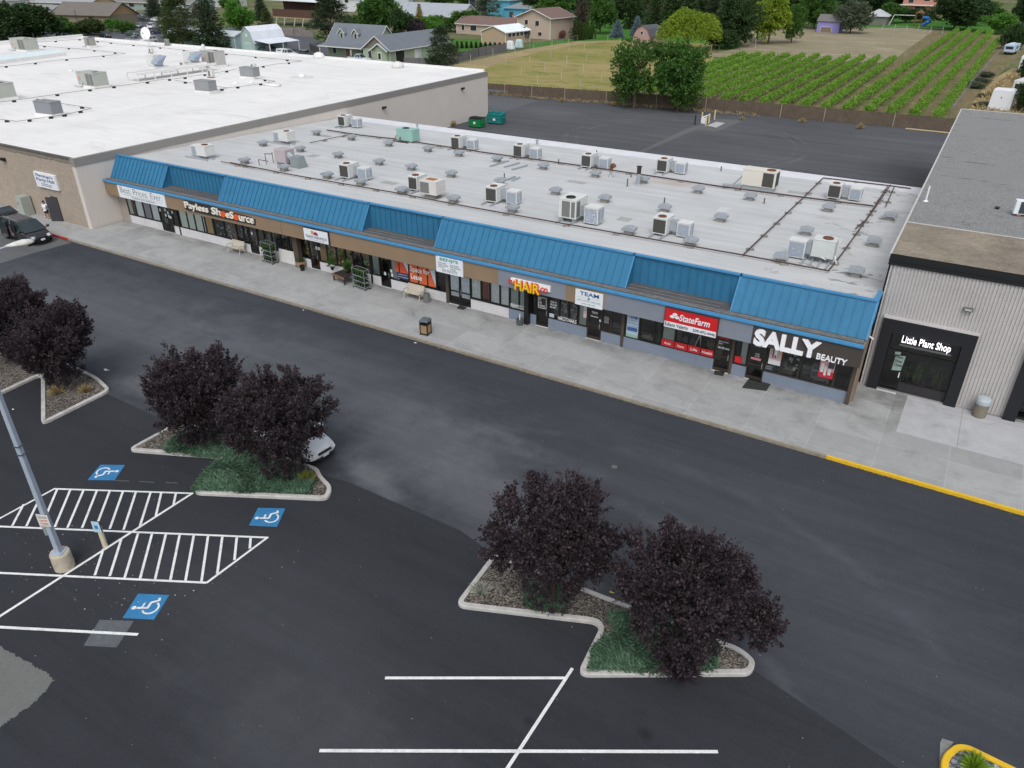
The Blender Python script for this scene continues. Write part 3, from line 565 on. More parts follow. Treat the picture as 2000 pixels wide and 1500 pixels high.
notice(-18.25, -18.03, 2.0, 2.3, (.6, .68, .66), lines=3); notice(-18.25, -18.03, 1.5, 1.95, (.7, .68, .68), lines=3, lc=(.5, .05, .05))
glasstext('TEAM', -17.7, -17.3, 1.9, 2.05); notice(-17.75, -17.25, 1.68, 1.74, (.6, .6, .6)); notice(-17.16, -17.05, 1.45, 1.6, (.5, .65, .8)); notice(-16.85, -16.5, 1.45, 1.95, (.06, .06, .06), lines=6, lc=(.4, .4, .4))
# Space-for-lease banner behind five panes
def banner(x0, x1, cols):
    for (a, c, z0, z1, cc) in cols: notice(a, c, z0, z1, cc, 'lease_banner', YG-.02)
notice(-33.0, -32.7, 1.55, 2.4, (.62, .10, .05), 'lease_banner'); notice(-32.6, -31.87, 1.55, 2.4, (.62, .10, .05), 'lease_banner'); notice(-32.9, -31.87, 1.1, 1.53, (.03, .045, .12), 'lease_banner', lines=2, lc=(.7, .7, .7))
b = MB(); b.prism([(-32.3, 2.4), (-31.87, 2.4), (-31.87, 1.7)], YG-.028, YG-.022, ax='y'); b.build('lease_banner', pm((.55, .62, .66)), SB, W=True)
for a, c in ((-31.74, -31.06), (-30.94, -30.26), (-30.14, -29.52)): notice(a, c, 1.05, 2.7, (.62, .13, .045), 'lease_banner')
b = MB(); b.prism([(-30.14, 2.7), (-29.52, 2.7), (-29.52, 1.15)], YG-.028, YG-.0225, ax='y'); b.build('lease_banner', pm((.55, .62, .66)), SB, W=True)
glasstext('Space for\nLease', -31.65, -30.0, 1.3, 2.25, (.85, .85, .85), .01, YG-.032); glasstext('NW', -29.95, -29.6, 2.25, 2.45, (.1, .12, .15), .01, YG-.034)
# posters
notice(-15.35, -14.6, .95, 2.75, (.45, .56, .66), 'poster', lines=9, lc=(.1, .22, .42)); notice(-15.3, -14.65, 1.35, 1.6, (.06, .12, .3), 'poster', YG-.03); notice(-15.35, -14.6, .95, 1.15, (.25, .45, .35), 'poster', YG-.03)
glasstext('TEAM', -15.25, -14.7, 2.15, 2.4, (.08, .16, .38), .01, YG-.032)
for (x0, x1), t in zip(((-13.08, -12.34), (-12.26, -11.54), (-11.46, -10.74), (-10.66, -9.97)), ('Auto', 'Home', 'Life', 'Health')):
    xm = (x0+x1)/2; glasstext(t, xm-.05*len(t), xm+.05*len(t), 1.06, 1.22, (.8, .8, .8), .01, YG-.04)
notice(-10.95, -10.75, 2.2, 2.5, (.55, .58, .58)); b = MB(); b.tube((-11.15, YG+.25, 1.25), (-10.9, YG+.25, 2.1), .03); b.tube((-10.8, YG+.25, 1.25), (-10.9, YG+.25, 2.1), .03); b.build('display_easel', pm((.7, .75, .75)), SB, W=True)
glasstext('Edison Valerio\nAgent', -9.75, -9.2, 1.85, 2.1, (.75, .75, .75)); glasstext('509-492-4446', -9.75, -9.1, 1.6, 1.72, (.75, .75, .75)); notice(-9.75, -9.15, 2.22, 2.32, (.4, .03, .03))
notice(-8.72, -8.32, .98, 1.38, (.55, .02, .025), 'red_card'); b = MB(); b.lathe([(.14, 0), (.14, .02)], (0, 0, 0)); 
glasstext('OPEN', -7.75, -7.4, 2.22, 2.34, (.5, .5, .5)); notice(-7.85, -7.3, 1.42, 1.55, (.65, .3, .32), lines=1, lc=(.6, .05, .05)); glasstext('15%', -7.65, -7.4, 1.6, 1.85, (.5, .5, .5))
def poster(x0, x1, z0, z1, bg, accents):
    b = MB(); b.box(x0, x1, YG-.024, YG-.016, z0, z1)
    for i, (a, c, d, e, k) in enumerate(accents): b.box(x0+(x1-x0)*a, x0+(x1-x0)*c, YG-.028-.001*i, YG-.024, z0+(z1-z0)*d, z0+(z1-z0)*e, m=k)
    b.build('poster', [pm(bg), pm((.55, .03, .06)), pm((.75, .75, .75)), pm((.05, .08, .08)), pm((.3, .42, .42)), pm((.7, .35, .1))], SB, W=True)
poster(-6.9, -6.25, 1.4, 2.7, (.66, .42, .43), [(.1, .9, .84, .94, 1), (.08, .2, .4, .7, 4), (.25, .35, .3, .72, 3), (.4, .6, .45, .7, 2), (.45, .55, .3, .45, 3), (.65, .78, .3, .66, 4), (.82, .94, .45, .75, 5), (0, 1, .0, .22, 2)])
poster(-4.25, -3.5, 1.35, 2.7, (.62, .33, .36), [(0, 1, 0, .3, 1), (.08, .3, .22, .6, 2), (.35, .5, .1, .5, 2), (.55, .95, .45, .72, 3), (.6, .8, .15, .42, 2), (.15, .85, .86, .96, 1)])
notice(-7.0, -6.6, 1.0, 1.3, (.06, .08, .1), lines=2, lc=(.3, .3, .3))
for x, z in ((-58.55, 2.0), (-57.85, 2.1), (-57.55, 1.9), (-57.5, 1.6), (-57.3, 1.55), (-56.95, 2.05), (-57.9, 1.65), (-47.4, 1.85), (-40.8, 2.5), (-40.25, 1.9), (-40.5, 1.9), (-34.0, 1.18), (-33.4, 1.5), (-33.35, 1.2)):
    notice(x-.08, x+.1, z-.12, z+.12, (.62, .66, .66))
# ---- shop signs on the fascia
def sign(label, x0, x1, z0, z1, face, frame=None, t=.08):
    o = thing('shop_sign', label, 'sign', ((x0+x1)/2, YF, z0), 0, 'shop signs on the fascia')
    b = MB()
    if frame: b.box(x0-.05, x1+.05, YF-t, YF-.003, z0-.05, z1+.05); b.build('sign_frame', frame, o, W=True); b = MB(); b.box(x0, x1, YF-t-.015, YF-t, z0, z1)
    else: b.box(x0, x1, YF-t, YF-.003, z0, z1)
    b.build('sign_panel', face, o, W=True); return o, YF-t-(.015 if frame else 0)
def letters(o, s, x0, x1, z0, z1, y, m, d=.02, bold=.0, slant=0, nm='lettering'):
    v, f = textbm(s, x0, x1, z0, z1, y-.002, d, bold, slant); b = MB(); b.grid(v, f); return b.build(nm, m, o, W=True)
SW = mat('sign_white', (.72, .76, .80), .5, var=.03); SK = mat('sign_black', (.03, .03, .035), .5); SG = mat('sign_grey_text', (.22, .24, .26), .6)
o, y = sign('wide white banner with thin black serif words above the leftmost shop windows', -62.33, -56.15, 2.8, 3.84, SW); letters(o, 'Best. Prices. Ever.', -62.0, -56.5, 3.25, 3.78, y, SG, .01, -.01)
b = MB(); b.box(-61.6, -56.6, y-.01, y, 3.10, 3.12); b.box(-60.5, -57.3, y-.01, y, 2.92, 2.935); b.build('rule', SG, o, W=True); letters(o, 'Furniture and Mattresses', -60.6, -57.6, 2.96, 3.06, y, SG, .008)
# Payless letters
o = thing('letter_sign', 'raised cream letters with two orange discs on the tan fascia', 'sign', (-50, YF, 3.2), 0, 'shop signs on the fascia')
CRM = mat('cream_letter', (.78, .74, .66), .5); ORA = mat('orange_disc', (.72, .10, .015), .5)
b = MB(); b.prism([(-53.75, 3.05), (-53.3, 2.98), (-51.2, 2.98), (-45.7, 3.03), (-45.6, 3.5), (-46.3, 3.62), (-51.0, 3.8), (-53.7, 3.8)], YF-.06, YF-.003, ax='y'); b.build('backing', SK, o, W=True)
letters(o, 'Payless', -53.65, -50.85, 3.04, 3.72, YF-.06, CRM, .08, .012); letters(o, 'Sh', -50.45, -49.4, 3.18, 3.74, YF-.06, CRM, .08, .012); letters(o, 'eS', -48.85, -47.95, 3.16, 3.72, YF-.06, CRM, .08, .012); letters(o, 'urce', -47.35, -45.75, 3.14, 3.56, YF-.06, CRM, .08, .012)
for x in (-49.12, -47.65):
    b = MB(); b.prism([(x+.27*math.cos(t), 3.36+.24*math.sin(t)) for t in [i*math.pi/10 for i in range(20)]], YF-.16, YF-.06, ax='y'); b.build('disc', ORA, o, W=True)
o, y = sign('white framed box sign with small cart picture over the wood-floored shop door', -40.5, -38.15, 2.88, 3.76, SW, SK, .14)
letters(o, 'TERANGER & FRESH PRODUCE', -40.35, -38.25, 3.1, 3.3, y, SG, .01, .01); letters(o, 'Fresh fruit and vegetables', -40.1, -38.5, 2.95, 3.03, y, SG, .008)
b = MB(); b.box(-39.5, -39.1, y-.02, y, 3.38, 3.55, m=1); b.box(-39.75, -39.5, y-.02, y, 3.42, 3.66, m=0); b.lathe([(.07, 0), (.07, .02)], (0, 0, 0), 4, m=0); b.v[-8:] = [(-39.45, y-.021, 3.35)]*8
b.prism([(-39.3+.13*math.cos(t), 3.5+.12*math.sin(t)) for t in [i*math.pi/6 for i in range(12)]], y-.025, y, ax='y', m=1); b.build('picture', [mat('pic_yellow', (.55, .32, .05), .6), mat('pic_purple', (.28, .02, .09), .6)], o, W=True)
o, y = sign('white square sign with teal name and phone number under the blue trim', -28.68, -26.55, 2.74, 3.84, SW); TEAL = mat('teal_letter', (.05, .30, .28), .5)
letters(o, "BENJI'S", -28.35, -26.9, 3.52, 3.78, y, TEAL, .015, .012); letters(o, 'HEAVY HAULING\nMOVING & HAULING\nLAWN CARE', -28.5, -27.7, 3.08, 3.45, y, SG, .008); letters(o, 'SPECIAL PROJECTS\nYARD MAINTENANCE\nCLEAN UPS', -27.55, -26.7, 3.05, 3.42, y, SG, .008); letters(o, '509 929-0779', -28.2, -27.0, 2.83, 3.02, y, SG, .01)
# The hair co
o = thing('letter_sign', 'raised red and yellow letters on a white backing on the blue-grey fascia', 'sign', (-21.6, YF, 3), 0, 'shop signs on the fascia')
b = MB(); b.box(-22.9, -20.1, YF-.12, YF-.003, 3.1, 3.48); b.build('backing', mat('cabinet_white', (.8, .8, .8), .5), o, W=True)
RL = mat('red_letter', (.62, .045, .02), .5); YL = mat('yellow_letter', (.80, .52, .02), .5)
letters(o, 'THE', -23.1, -22.4, 3.06, 3.36, YF-.12, RL, .06, .02); letters(o, 'CO', -20.75, -20.25, 3.03, 3.32, YF-.12, RL, .06, .02)
letters(o, 'HAIR', -22.48, -20.72, 2.86, 3.5, YF-.16, RL, .04, .02); letters(o, 'HAIR', -22.52, -20.78, 2.82, 3.46, YF-.22, YL, .06, .012)
o, y = sign('white square sign with green triangle beside the tan fascia patch', -18.4, -16.6, 2.72, 3.7, SW); NB = mat('navy_letter', (.04, .12, .28), .5)
letters(o, 'TEAM', -18.1, -16.85, 3.38, 3.62, y, NB, .015, .015); b = MB(); b.prism([(-17.6, 3.18), (-17.4, 3.18), (-17.5, 3.34)], y-.02, y, ax='y'); b.build('triangle', mat('sign_green', (.04, .25, .14), .5), o, W=True)
letters(o, 'EMPLOYMENT SERVICES', -18.25, -16.75, 3.05, 3.11, y, SG, .008); letters(o, '(509) 578-1090', -17.95, -17.05, 2.8, 2.9, y, SG, .008); b = MB(); b.box(-18.3, -16.7, y-.005, y, 3.0, 3.01); b.box(-18.3, -17.7, y-.005, y, 3.24, 3.25); b.box(-17.3, -16.7, y-.005, y, 3.24, 3.25); b.build('rule', SG, o, W=True)
o, y = sign('red and white framed sign with three white ovals over four red window strips', -12.69, -9.7, 2.67, 3.78, mat('sign_red', (.55, .015, .02), .45), mat('maroon_frame', (.10, .03, .03), .5), .16)
b = MB(); b.box(-12.69, -9.7, y-.006, y, 2.67, 3.02); b.build('lower_band', SW, o, W=True); letters(o, 'StateFarm', -11.85, -10.1, 3.2, 3.6, y, SW, .02, .02, .15); letters(o, 'Edison Valerio', -12.64, -11.3, 2.75, 2.98, y-.006, SK, .01, .008); letters(o, '509-492-4446', -11.0, -9.75, 2.75, 2.92, y-.006, SK, .01, .008)
for cx, cz in ((-12.12, 3.52), (-12.27, 3.36), (-11.98, 3.36)):
    b = MB(); b.prism([(cx+.14*math.cos(t), cz+.085*math.sin(t)) for t in [i*math.pi/8 for i in range(16)]], y-.02-(.004 if cz > 3.4 else 0), y, ax='y'); b.build('oval', SW, o, W=True)
o = thing('letter_sign', 'huge white letters on the dark brown fascia at the right end', 'sign', (-5.5, YF, 3), 0, 'shop signs on the fascia')
LW = mat('letter_white', (.86, .87, .90), .5, var=.02); letters(o, 'SALLY', -7.68, -4.3, 2.76, 3.72, YF, LW, .12, .045); letters(o, 'BEAUTY', -4.4, -2.92, 2.78, 3.1, YF-.02, LW, .08, .012)
# cameras / lights
o = thing('security_camera', 'small white camera on the end of the blue mansard', 'camera', (-2.3, 39.6, 3.9)); b = MB(); b.tube((0, 0, 0), (.22, -.12, -.06), .045); b.build('housing', SW, o); b = MB(); b.tube((-.05, .05, 0), (0, 0, 0), .02); b.build('arm', SW, o)
# ------------------------------------------------------------------ big white-roofed hall on the left
def whitemat():
    m, nt, b = base('white_membrane'); p = wpos(nt); sep = nt.nodes.new('ShaderNodeSeparateXYZ'); nt.links.new(p, sep.inputs[0])
    seam = mth(nt, 'ABSOLUTE', mth(nt, 'SUBTRACT', mth(nt, 'FRACT', mth(nt, 'DIVIDE', sep.outputs[0], 3.05)), .5)); sm = mth(nt, 'SUBTRACT', 1.0, sst(nt, seam, .0, .03))
    n1 = noise(nt, .12, 5, .6, wpos(nt, 1, .45), .4); n2 = noise(nt, 1.4, 6, .7, wpos(nt, .2, 1.4)); n3 = noise(nt, .7, 6, .72, p, 1)
    k = mth(nt, 'ADD', .68, mth(nt, 'ADD', mth(nt, 'MULTIPLY', n1, .34), mth(nt, 'MULTIPLY', n2, .28)))
    k = mth(nt, 'SUBTRACT', k, mth(nt, 'MULTIPLY', sm, .05)); k = mth(nt, 'SUBTRACT', k, mth(nt, 'MULTIPLY', sst(nt, noise(nt, .3, 7, .72, wpos(nt, .35, 1.3, 1, .15), 1.0), .5, .68), .11))
    mu = nt.nodes.new('ShaderNodeVectorMath'); mu.operation = 'SCALE'; mu.inputs[0].default_value = (.75, .745, .732); nt.links.new(k, mu.inputs['Scale'])
    o = mix(nt, mth(nt, 'MULTIPLY', sst(nt, n3, .62, .72), .35), mu.outputs[0], (.5, .46, .42))
    nt.links.new(o, b.inputs['Base Color']); b.inputs['Roughness'].default_value = .7; return m
M_WROOF = whitemat()
M_STUC = mat('rough_stucco', (.37, .31, .255), .95, var=.08, sc1=1.2, var2=.22, sc2=8, bump=.8, bs=9, dirt=.12)
M_SMOO = mat('smooth_block', (.62, .57, .525), .9, var=.05, sc1=.6, var2=.05)
M_BAND = mat('parapet_band', (.26, .25, .235), .8, var=.06)
HB = thing('flat_roofed_hall', 'huge low hall with white flat roof and rough tan stucco front', 'building', (-110, 68, 0))
x0, x1, y0, y1, zt = -163, -64.3, 35.95, 99.8, 6.15
b = MB(); b.box(x0, x1-.5, y0, y0+.3, 0, 5.98); b.build('front_wall', M_STUC, HB, W=True)
b = MB(); b.box(x1-.5, x1, y0-.03, y1, 0, 5.5); b.box(x0, x1-.5, y1-.3, y1, 0, 5.9); b.box(x0, x0+.3, y0+.3, y1-.3, 0, 6.6); b.build('side_wall', M_SMOO, HB, W=True)
b = MB(); b.box(x1-.5, x1+.04, y0-.06, y1+.02, 5.5, 6.17); b.build('parapet_band', M_BAND, HB, W=True)
b = MB(); b.box(x0, x1-.5, y0-.06, y0+.3, 5.98, 6.17); b.build('front_cap', mat('dark_cap', (.10, .095, .09), .8, var=.2), HB, W=True)
b = MB(); b.face([(x0+.3, y0+.2, zt+.03), (x1-.25, y0+.2, zt+.03), (x1-.25, y1-.1, zt+.03), (x0+.3, y1-.1, zt+.03)]); b.build('roof', M_WROOF, HB, W=True)
b = MB(); b.box(x0-.05, x0+.55, y0, y1, 6.6, 6.75); b.box(x0+.3, x0+.5, y0, y1, 6.2, 6.6); b.build('left_parapet', M_WROOF, HB, W=True)
b = MB(); b.box(x0, x1-.5, y1-.5, y1+.05, 6.17, 6.42); b.build('back_parapet', M_WROOF, HB, W=True)
b = MB()
for i in range(240):
    x = rnd.uniform(-80, x1-.6); s = rnd.uniform(.03, .09); b.box(x, x+rnd.uniform(.15, .6), y0-rnd.uniform(.02, .055), y0+.01, 5.98-s*2-.12, 5.97-rnd.uniform(0, .05))
b.build('crumbled_edge', mat('crumbled_edge', (.22, .195, .16), 1), HB, W=True)
def Yp(u, v, y): d = ray(u, v); t = y/d[1]; return Vector((d[0]*t, y, CH+d[2]*t))
# door standing open, cabinet, sign, wall lamps
dx = Yp(123, 426, y0).x-.72
b = MB(); b.box(dx-.25, dx+.75, y0-.02, y0+.0, .15, 2.3); d = b.build('doorway', M_BLK, HB, W=True)
X = Matrix.Translation((dx+.72, y0-.03, .17)) @ Matrix.Rotation(R(28), 4, 'Z')
b = MB(); b.box(-1.05, 0, -.05, 0, 0, 2.15, X); dd = b.build('door', mat('grey_steel_door', (.055, .052, .06), .5), HB, W=True); b = MB(); b.box(-.98, -.92, -.12, -.05, .95, 1.2, X); b.build('handle', mat('steel', (.5, .5, .5), .3, .8), dd, W=True)
o = thing('utility_cabinet', 'pale grey-green metal cabinet against the stucco wall left of the open door', 'cabinet', (0, 0, 0)); pc = G(71, 415, .15); o.location = (pc.x, 35.4, .15)
b = MB(); b.box(-.45, .45, -.45, .45, 0, 1.75); b.build('body', mat('cabinet_green', (.33, .36, .32), .6), o, bevel=.02); b = MB(); b.box(-.4, .4, -.47, -.45, .1, 1.65); b.build('door', mat('cabinet_green2', (.38, .41, .37), .6), o); b = MB(); b.box(-.3, -.05, -.49, -.47, 1.0, 1.25); b.build('meter', SG, o)
q0, q1 = Yp(68, 332, y0), Yp(111, 346, y0)
o = thing('wall_sign', 'tilted white sign with dark blue words on the stucco wall', 'sign', ((q0.x+q1.x)/2, y0, q0.z))
zA = Yp(75, 362, y0).z; zB = q0.z-.05
b = MB(); b.box(q0.x, q1.x, y0-.22, y0-.01, zA, zB); b.build('sign_panel', mat('sign_offwhite', (.75, .77, .82), .5), o, W=True, bevel=.02)
w_ = q1.x-q0.x; letters(o, "Flamingo's", q0.x+w_*.1, q1.x-w_*.1, zA+(zB-zA)*.68, zB-.12, y0-.22, NB, .01, .015); letters(o, 'Party Hall', q0.x+w_*.08, q1.x-w_*.08, zA+(zB-zA)*.38, zA+(zB-zA)*.64, y0-.22, NB, .01, .015); letters(o, 'Weddings\nBirthdays', q0.x+w_*.25, q1.x-w_*.25, zA+(zB-zA)*.1, zA+(zB-zA)*.32, y0-.22, NB, .008)
def lamp(nm, label, X):
    o = thing(nm, label, 'wall light', X.translation); Q = X.to_3x3().to_4x4()
    b = MB(); b.prism([(0, 0), (-.4, .05), (-.42, -.12), (-.1, -.32), (0, -.32)], -.22, .22, Q, ax='x'); b.build('housing', M_BLK, o, bevel=.02); b = MB(); b.box(-.2, .2, -.3, -.12, -.26, -.2, Q); b.build('lens', mat('lamp_lens', (.3, .3, .28), .3), o); return o
l1 = Yp(8, 308, y0); lamp('wall_light', 'black box light high on the rough stucco front wall', Matrix.Translation(l1))
def XX(u, v, x): d = ray(u, v); t = x/d[0]; return Vector((x, d[1]*t, CH+d[2]*t))
for (u, v), t in (((748, 208), 'nearer'), ((902, 171), 'farther')): lamp('wall_light', 'black wall light on the smooth tan side wall, the one %s the strip roof' % t if t == 'nearer' else 'black wall light on the smooth tan side wall, close above the dumpsters', Matrix.Translation(XX(u, v, x1)) @ Matrix.Rotation(R(90), 4, 'Z'))
# ------------------------------------------------------------------ plant shop building on the right
PB = thing('ribbed_block_building', 'tall building with ribbed grey block front, black band and dark gravel roof', 'building', (20, 70, 0))
px0, pf = -2.385, 41.75
q0_ = XX(1879, 213, px0); zr0, zr1, yr0, yr1 = Yp(1743, 495, 41.65).z, q0_.z, 41.65, q0_.y; ZB = Yp(1737, 515, 41.65).z
XE = 42
M_RIB = mat('ribbed_block', (.47, .455, .445), .9, var=.07, sc1=.7, var2=.12, sc2=12)
b = MB()
def ribs(xa, xb, za, zb_):
    n = int(round((xb-xa)/.165)); s = (xb-xa)/n
    for i in range(n):
        a = xa+i*s; b.grid([(a, pf, za), (a+s*.42, pf, za), (a+s*.5, pf-.055, za), (a+s*.92, pf-.055, za), (a+s, pf, za), (a, pf, zb_), (a+s*.42, pf, zb_), (a+s*.5, pf-.055, zb_), (a+s*.92, pf-.055, zb_), (a+s, pf, zb_)], [(0, 1, 6, 5), (1, 2, 7, 6), (2, 3, 8, 7), (3, 4, 9, 8)])
PX0, PX1, PZ = -1.96, 2.47, 4.36
ribs(px0, PX0+.1, 0, ZB); ribs(PX0+.1, PX1-.1, PZ-.1, ZB); ribs(PX1-.1, 4.7, 0, ZB); ribs(4.7, 9.1, 4.3, ZB); ribs(9.1, 20, 0, ZB)
b.box(px0, XE, pf+.005, pf+.05, 4.3, ZB)
b.build('ribbed_wall', M_RIB, PB, W=True)
b = MB(); b.box(px0-.0, px0+.2, pf, yr1, 0, zr0-.3); b.box(px0, XE, yr1-.3, yr1, 0, zr1-.1); b.build('side_wall', M_SMOO, PB, W=True)
b = MB(); b.box(px0-.05, XE, pf-.12, pf+.2, ZB-.03, zr0-.02); b.box(px0-.06, XE, pf-.16, pf-.12, ZB+.2, ZB+.25); b.build('black_band', mat('black_band', (.013, .014, .016), .5), PB, W=True)
def gr(name, c): return soil(name, c, tuple(x*1.15 for x in c), tuple(x*.8 for x in c), 4, .3)
ym = XX(1770, 441, px0).y; zm = zr0+(zr1-zr0)*(ym-yr0)/(yr1-yr0)
b = MB(); b.face([(px0-.02, pf-.1, zr0), (XE, pf-.1, zr0), (XE, ym, zm), (px0-.02, ym, zm)]); b.build('front_roofing', mat('brown_roofing', (.235, .20, .155), .95, var=.35, sc1=.5, var2=.3, sc2=6, dirt=.5, bump=.6, bs=3), PB, W=True)
M_GR = mat('grey_roofing', (.215, .217, .215), .95, var=.07, sc1=.4, var2=.55, sc2=11)
nt = M_GR.node_tree; pr = nt.nodes['Principled BSDF']; oc = pr.inputs['Base Color'].links[0].from_socket
nt.links.new(mix(nt, mth(nt, 'MULTIPLY', sst(nt, noise(nt, .35, 7, .75, wpos(nt, .5, 2.2, 1, .25), 1.2), .60, .64), .75), oc, (.06, .06, .06)), pr.inputs['Base Color'])
b = MB(); b.face([(px0-.02, ym, zm), (XE, ym, zm), (XE, yr1, zr1), (px0-.02, yr1, zr1)]); b.build('roof', M_GR, PB, W=True)
b = MB(); b.hexa([(px0-.1, pf-.1, zr0-.15), (px0, pf-.1, zr0-.15), (px0, yr1, zr1-.15), (px0-.1, yr1, zr1-.15), (px0-.1, pf-.1, zr0+.03), (px0, pf-.1, zr0+.03), (px0, yr1, zr1+.03), (px0-.1, yr1, zr1+.03)])
b.hexa([(px0, yr1-.1, zr1-.1), (XE, yr1-.1, zr1-.1), (XE, yr1, zr1-.1), (px0, yr1, zr1-.1), (px0, yr1-.1, zr1+.05), (XE, yr1-.1, zr1+.05), (XE, yr1, zr1+.05), (px0, yr1, zr1+.05)]); b.box(px0, XE, ym-.04, ym+.04, zm+.0, zm+.03); b.build('roof_edge', mat('edge_metal', (.5, .5, .48), .6), PB, W=True)
# black portals
M_PORT = mat('portal_black', (.012, .013, .017), .55, var=.08)
def portal(xa, xb):
    b = MB(); yy = pf-.35
    b.box(xa, xa+.56, yy, pf+.3, .15, PZ); b.box(xb-.56, xb, yy, pf+.3, .15, PZ); b.box(xa+.56, xb-.56, yy, pf+.3, 3.6, PZ); b.build('portal', M_PORT, PB, W=True)
    b = MB(); b.box(xa-.02, xb+.02, yy-.02, pf+.1, PZ, PZ+.05); b.build('portal_cap', M_RIB, PB, W=True)
    b = MB(); b.box(xa+.2, xb-.2, 44.4, 44.5, 0, 4.2); b.box(xa+.2, xb-.2, pf+.1, 44.4, .13, .16); b.build('interior_wall', mat('interior_green', (.03, .04, .035), .9), PB, W=True)
portal(PX0, PX1); portal(4.65, 9.15)
yg = pf+.02
def pwin(xa, xb, za, zb_, nm='window'):
    b = MB(); f = .06; b.box(xa, xa+f, yg-.06, yg+.04, za, zb_); b.box(xb-f, xb, yg-.06, yg+.04, za, zb_); b.box(xa+f, xb-f, yg-.06, yg+.04, za, za+f); b.box(xa+f, xb-f, yg-.06, yg+.04, zb_-f, zb_)
    o = b.build(nm, M_BLK, PB, W=True); g = MB(); g.face([(xa+f, yg, za+f), (xb-f, yg, za+f), (xb-f, yg, zb_-f), (xa+f, yg, zb_-f)]); g.build('pane', GL, o, W=True); return o
dr = pwin(-1.38, -.42, .18, 2.5, 'door'); b = MB(); b.box(-.55, -.5, yg-.12, yg-.06, 1.0, 1.3); b.build('handle', SW, dr, W=True); pwin(-1.38, -.42, 2.5, 3.6)
for xa, xb in ((-.42, .74), (.74, 1.9)):
    pwin(xa, xb, .72, 2.5); pwin(xa, xb, 2.5, 3.6); b = MB(); b.box(xa, xb, yg-.05, yg+.02, .15, .72); b.build('lower_panel', mat('lower_panel', (.03, .028, .03), .5), PB, W=True)
for xa, xb in ((5.21, 6.6), (6.6, 8.59)): pwin(xa, xb, .7, 3.6)
b = MB(); b.box(-1.4, -.4, yg-.45, yg-.3, .15, .18); b.build('threshold', mat('alu_sill', (.55, .55, .55), .4), PB, W=True)
def ptext(s, x0, x1, z0, z1, m, parent, y): v, f = textbm(s, x0, x1, z0, z1, y, .01, .01); b = MB(); b.grid(v, f); b.build('lettering', m, parent, W=True)
b = MB(); b.prism([(-.95, 1.35), (-.5, 1.42), (-.45, 2.32), (-.92, 2.25)], yg-.09, yg-.075, ax='y'); b.prism([(-1.0, 2.3), (-.72, 2.34), (-.72, 2.5), (-1.0, 2.46)], yg-.09, yg-.075, ax='y'); b.build('door_sticker', mat('sage_card', (.25, .33, .30), .6), PB, W=True)
ptext('Plant\nShop\nOpen', -.9, -.5, 1.6, 2.28, SK, PB, yg-.092)
o = thing('letter_sign', 'glowing white condensed letters on a bar across the black portal', 'sign', (.3, pf-.35, 3.2)); b = MB(); b.box(-.9, 1.55, pf-.42, pf-.36, 3.0, 3.1); b.build('mounting_bar', mat('bar_grey', (.10, .10, .10), .5), o, W=True)
m = bpy.data.materials.new('lit_letter'); m.use_nodes = True; e = m.node_tree.nodes['Principled BSDF']; e.inputs['Base Color'].default_value = (.9, .88, .95, 1); e.inputs['Emission Color'].default_value = (1, .93, 1, 1); e.inputs['Emission Strength'].default_value = 1.1
letters(o, 'Little Plant Shop', -.84, 1.46, 3.1, 3.62, pf-.42, m, .05, .004)
# plants behind the glass
lm = leafmat('indoor_leaf', (.12, .2, .03), (.03, .09, .02))
for cx, h in ((-.25, .9), (-.1, .8), (.25, 1.2), (.5, 1.0), (1.2, .9), (1.5, .6)):
    o = thing('indoor_plant', 'leafy green plant behind the lower glass of the black portal', 'plant', (cx, yg+.35, .17), 0, 'plants behind the black portal glass'); b = MB()
    for i in range(46):
        a = rnd.random()*6.3; l = rnd.uniform(.3, h); t = rnd.uniform(.1, .5); bz = rnd.uniform(.5, 1.0); d = Vector((math.cos(a)*t, math.sin(a)*t, 1)).normalized(); s = Vector((-math.sin(a), math.cos(a), 0))*.035
        p0 = Vector((0, 0, bz)); p1 = p0+d*l*.6; p2 = p1+(d+Vector((math.cos(a), math.sin(a), -.8))*.8).normalized()*l*.4; b.face([p0-s, p0+s, p1+s, p1-s]); b.face([p1-s, p1+s, p2])
    b.build('foliage', lm, o); b = MB(); b.lathe([(.12, 0), (.17, .5)], n=10); b.build('pot', pm((.12, .06, .04)), o)
o = thing('wall_light', 'flat grey light fixture on the ribbed wall above the portal', 'wall light', (1.66, pf-.06, 5.5)); b = MB(); b.box(-.22, .22, -.22, 0, 0, .16); b.build('housing', mat('fixture_grey', (.12, .13, .12), .5), o, bevel=.02); b = MB(); b.box(-.15, .15, -.24, -.22, .04, .12); b.build('lens', mat('lens_pale', (.5, .52, .5), .3), o)
# things on the plant shop roof
def PR(u, v):
    z = zr0
    for _ in range(8): p = G(u, v, z); z = zr0+(zr1-zr0)*(p.y-yr0)/(yr1-yr0)
    return Vector((p.x, p.y, z))
p = PR(1808, 393); o = thing('vent_pipe', 'white vent pipe standing on the dark gravel roof', 'vent pipe', p); b = MB(); b.tube((0, 0, 0), (0, 0, .95), .05); b.build('pipe', SW, o); b = MB(); b.lathe([(.16, 0), (.06, .08)], n=10); b.build('flashing', SW, o)
p = PR(1980, 421); o = thing('heat_pump', 'white wall-type heat pump unit with dark grille on the dark gravel roof', 'air conditioner', p, R(8)); b = MB(); b.box(-.1, 1.1, -.1, .35, .12, .92); b.build('casing', SW, o, bevel=.02); b = MB(); b.box(.15, 1.05, -.115, -.1, .18, .86); b.build('grille', mat('coil_teal', (.04, .06, .07), .5), o)
for x in (.1, .8): b = MB(); b.box(x, x+.2, -.2, .4, 0, .12); b.build('foot', mat('foot_wood', (.25, .12, .08), .8), o)
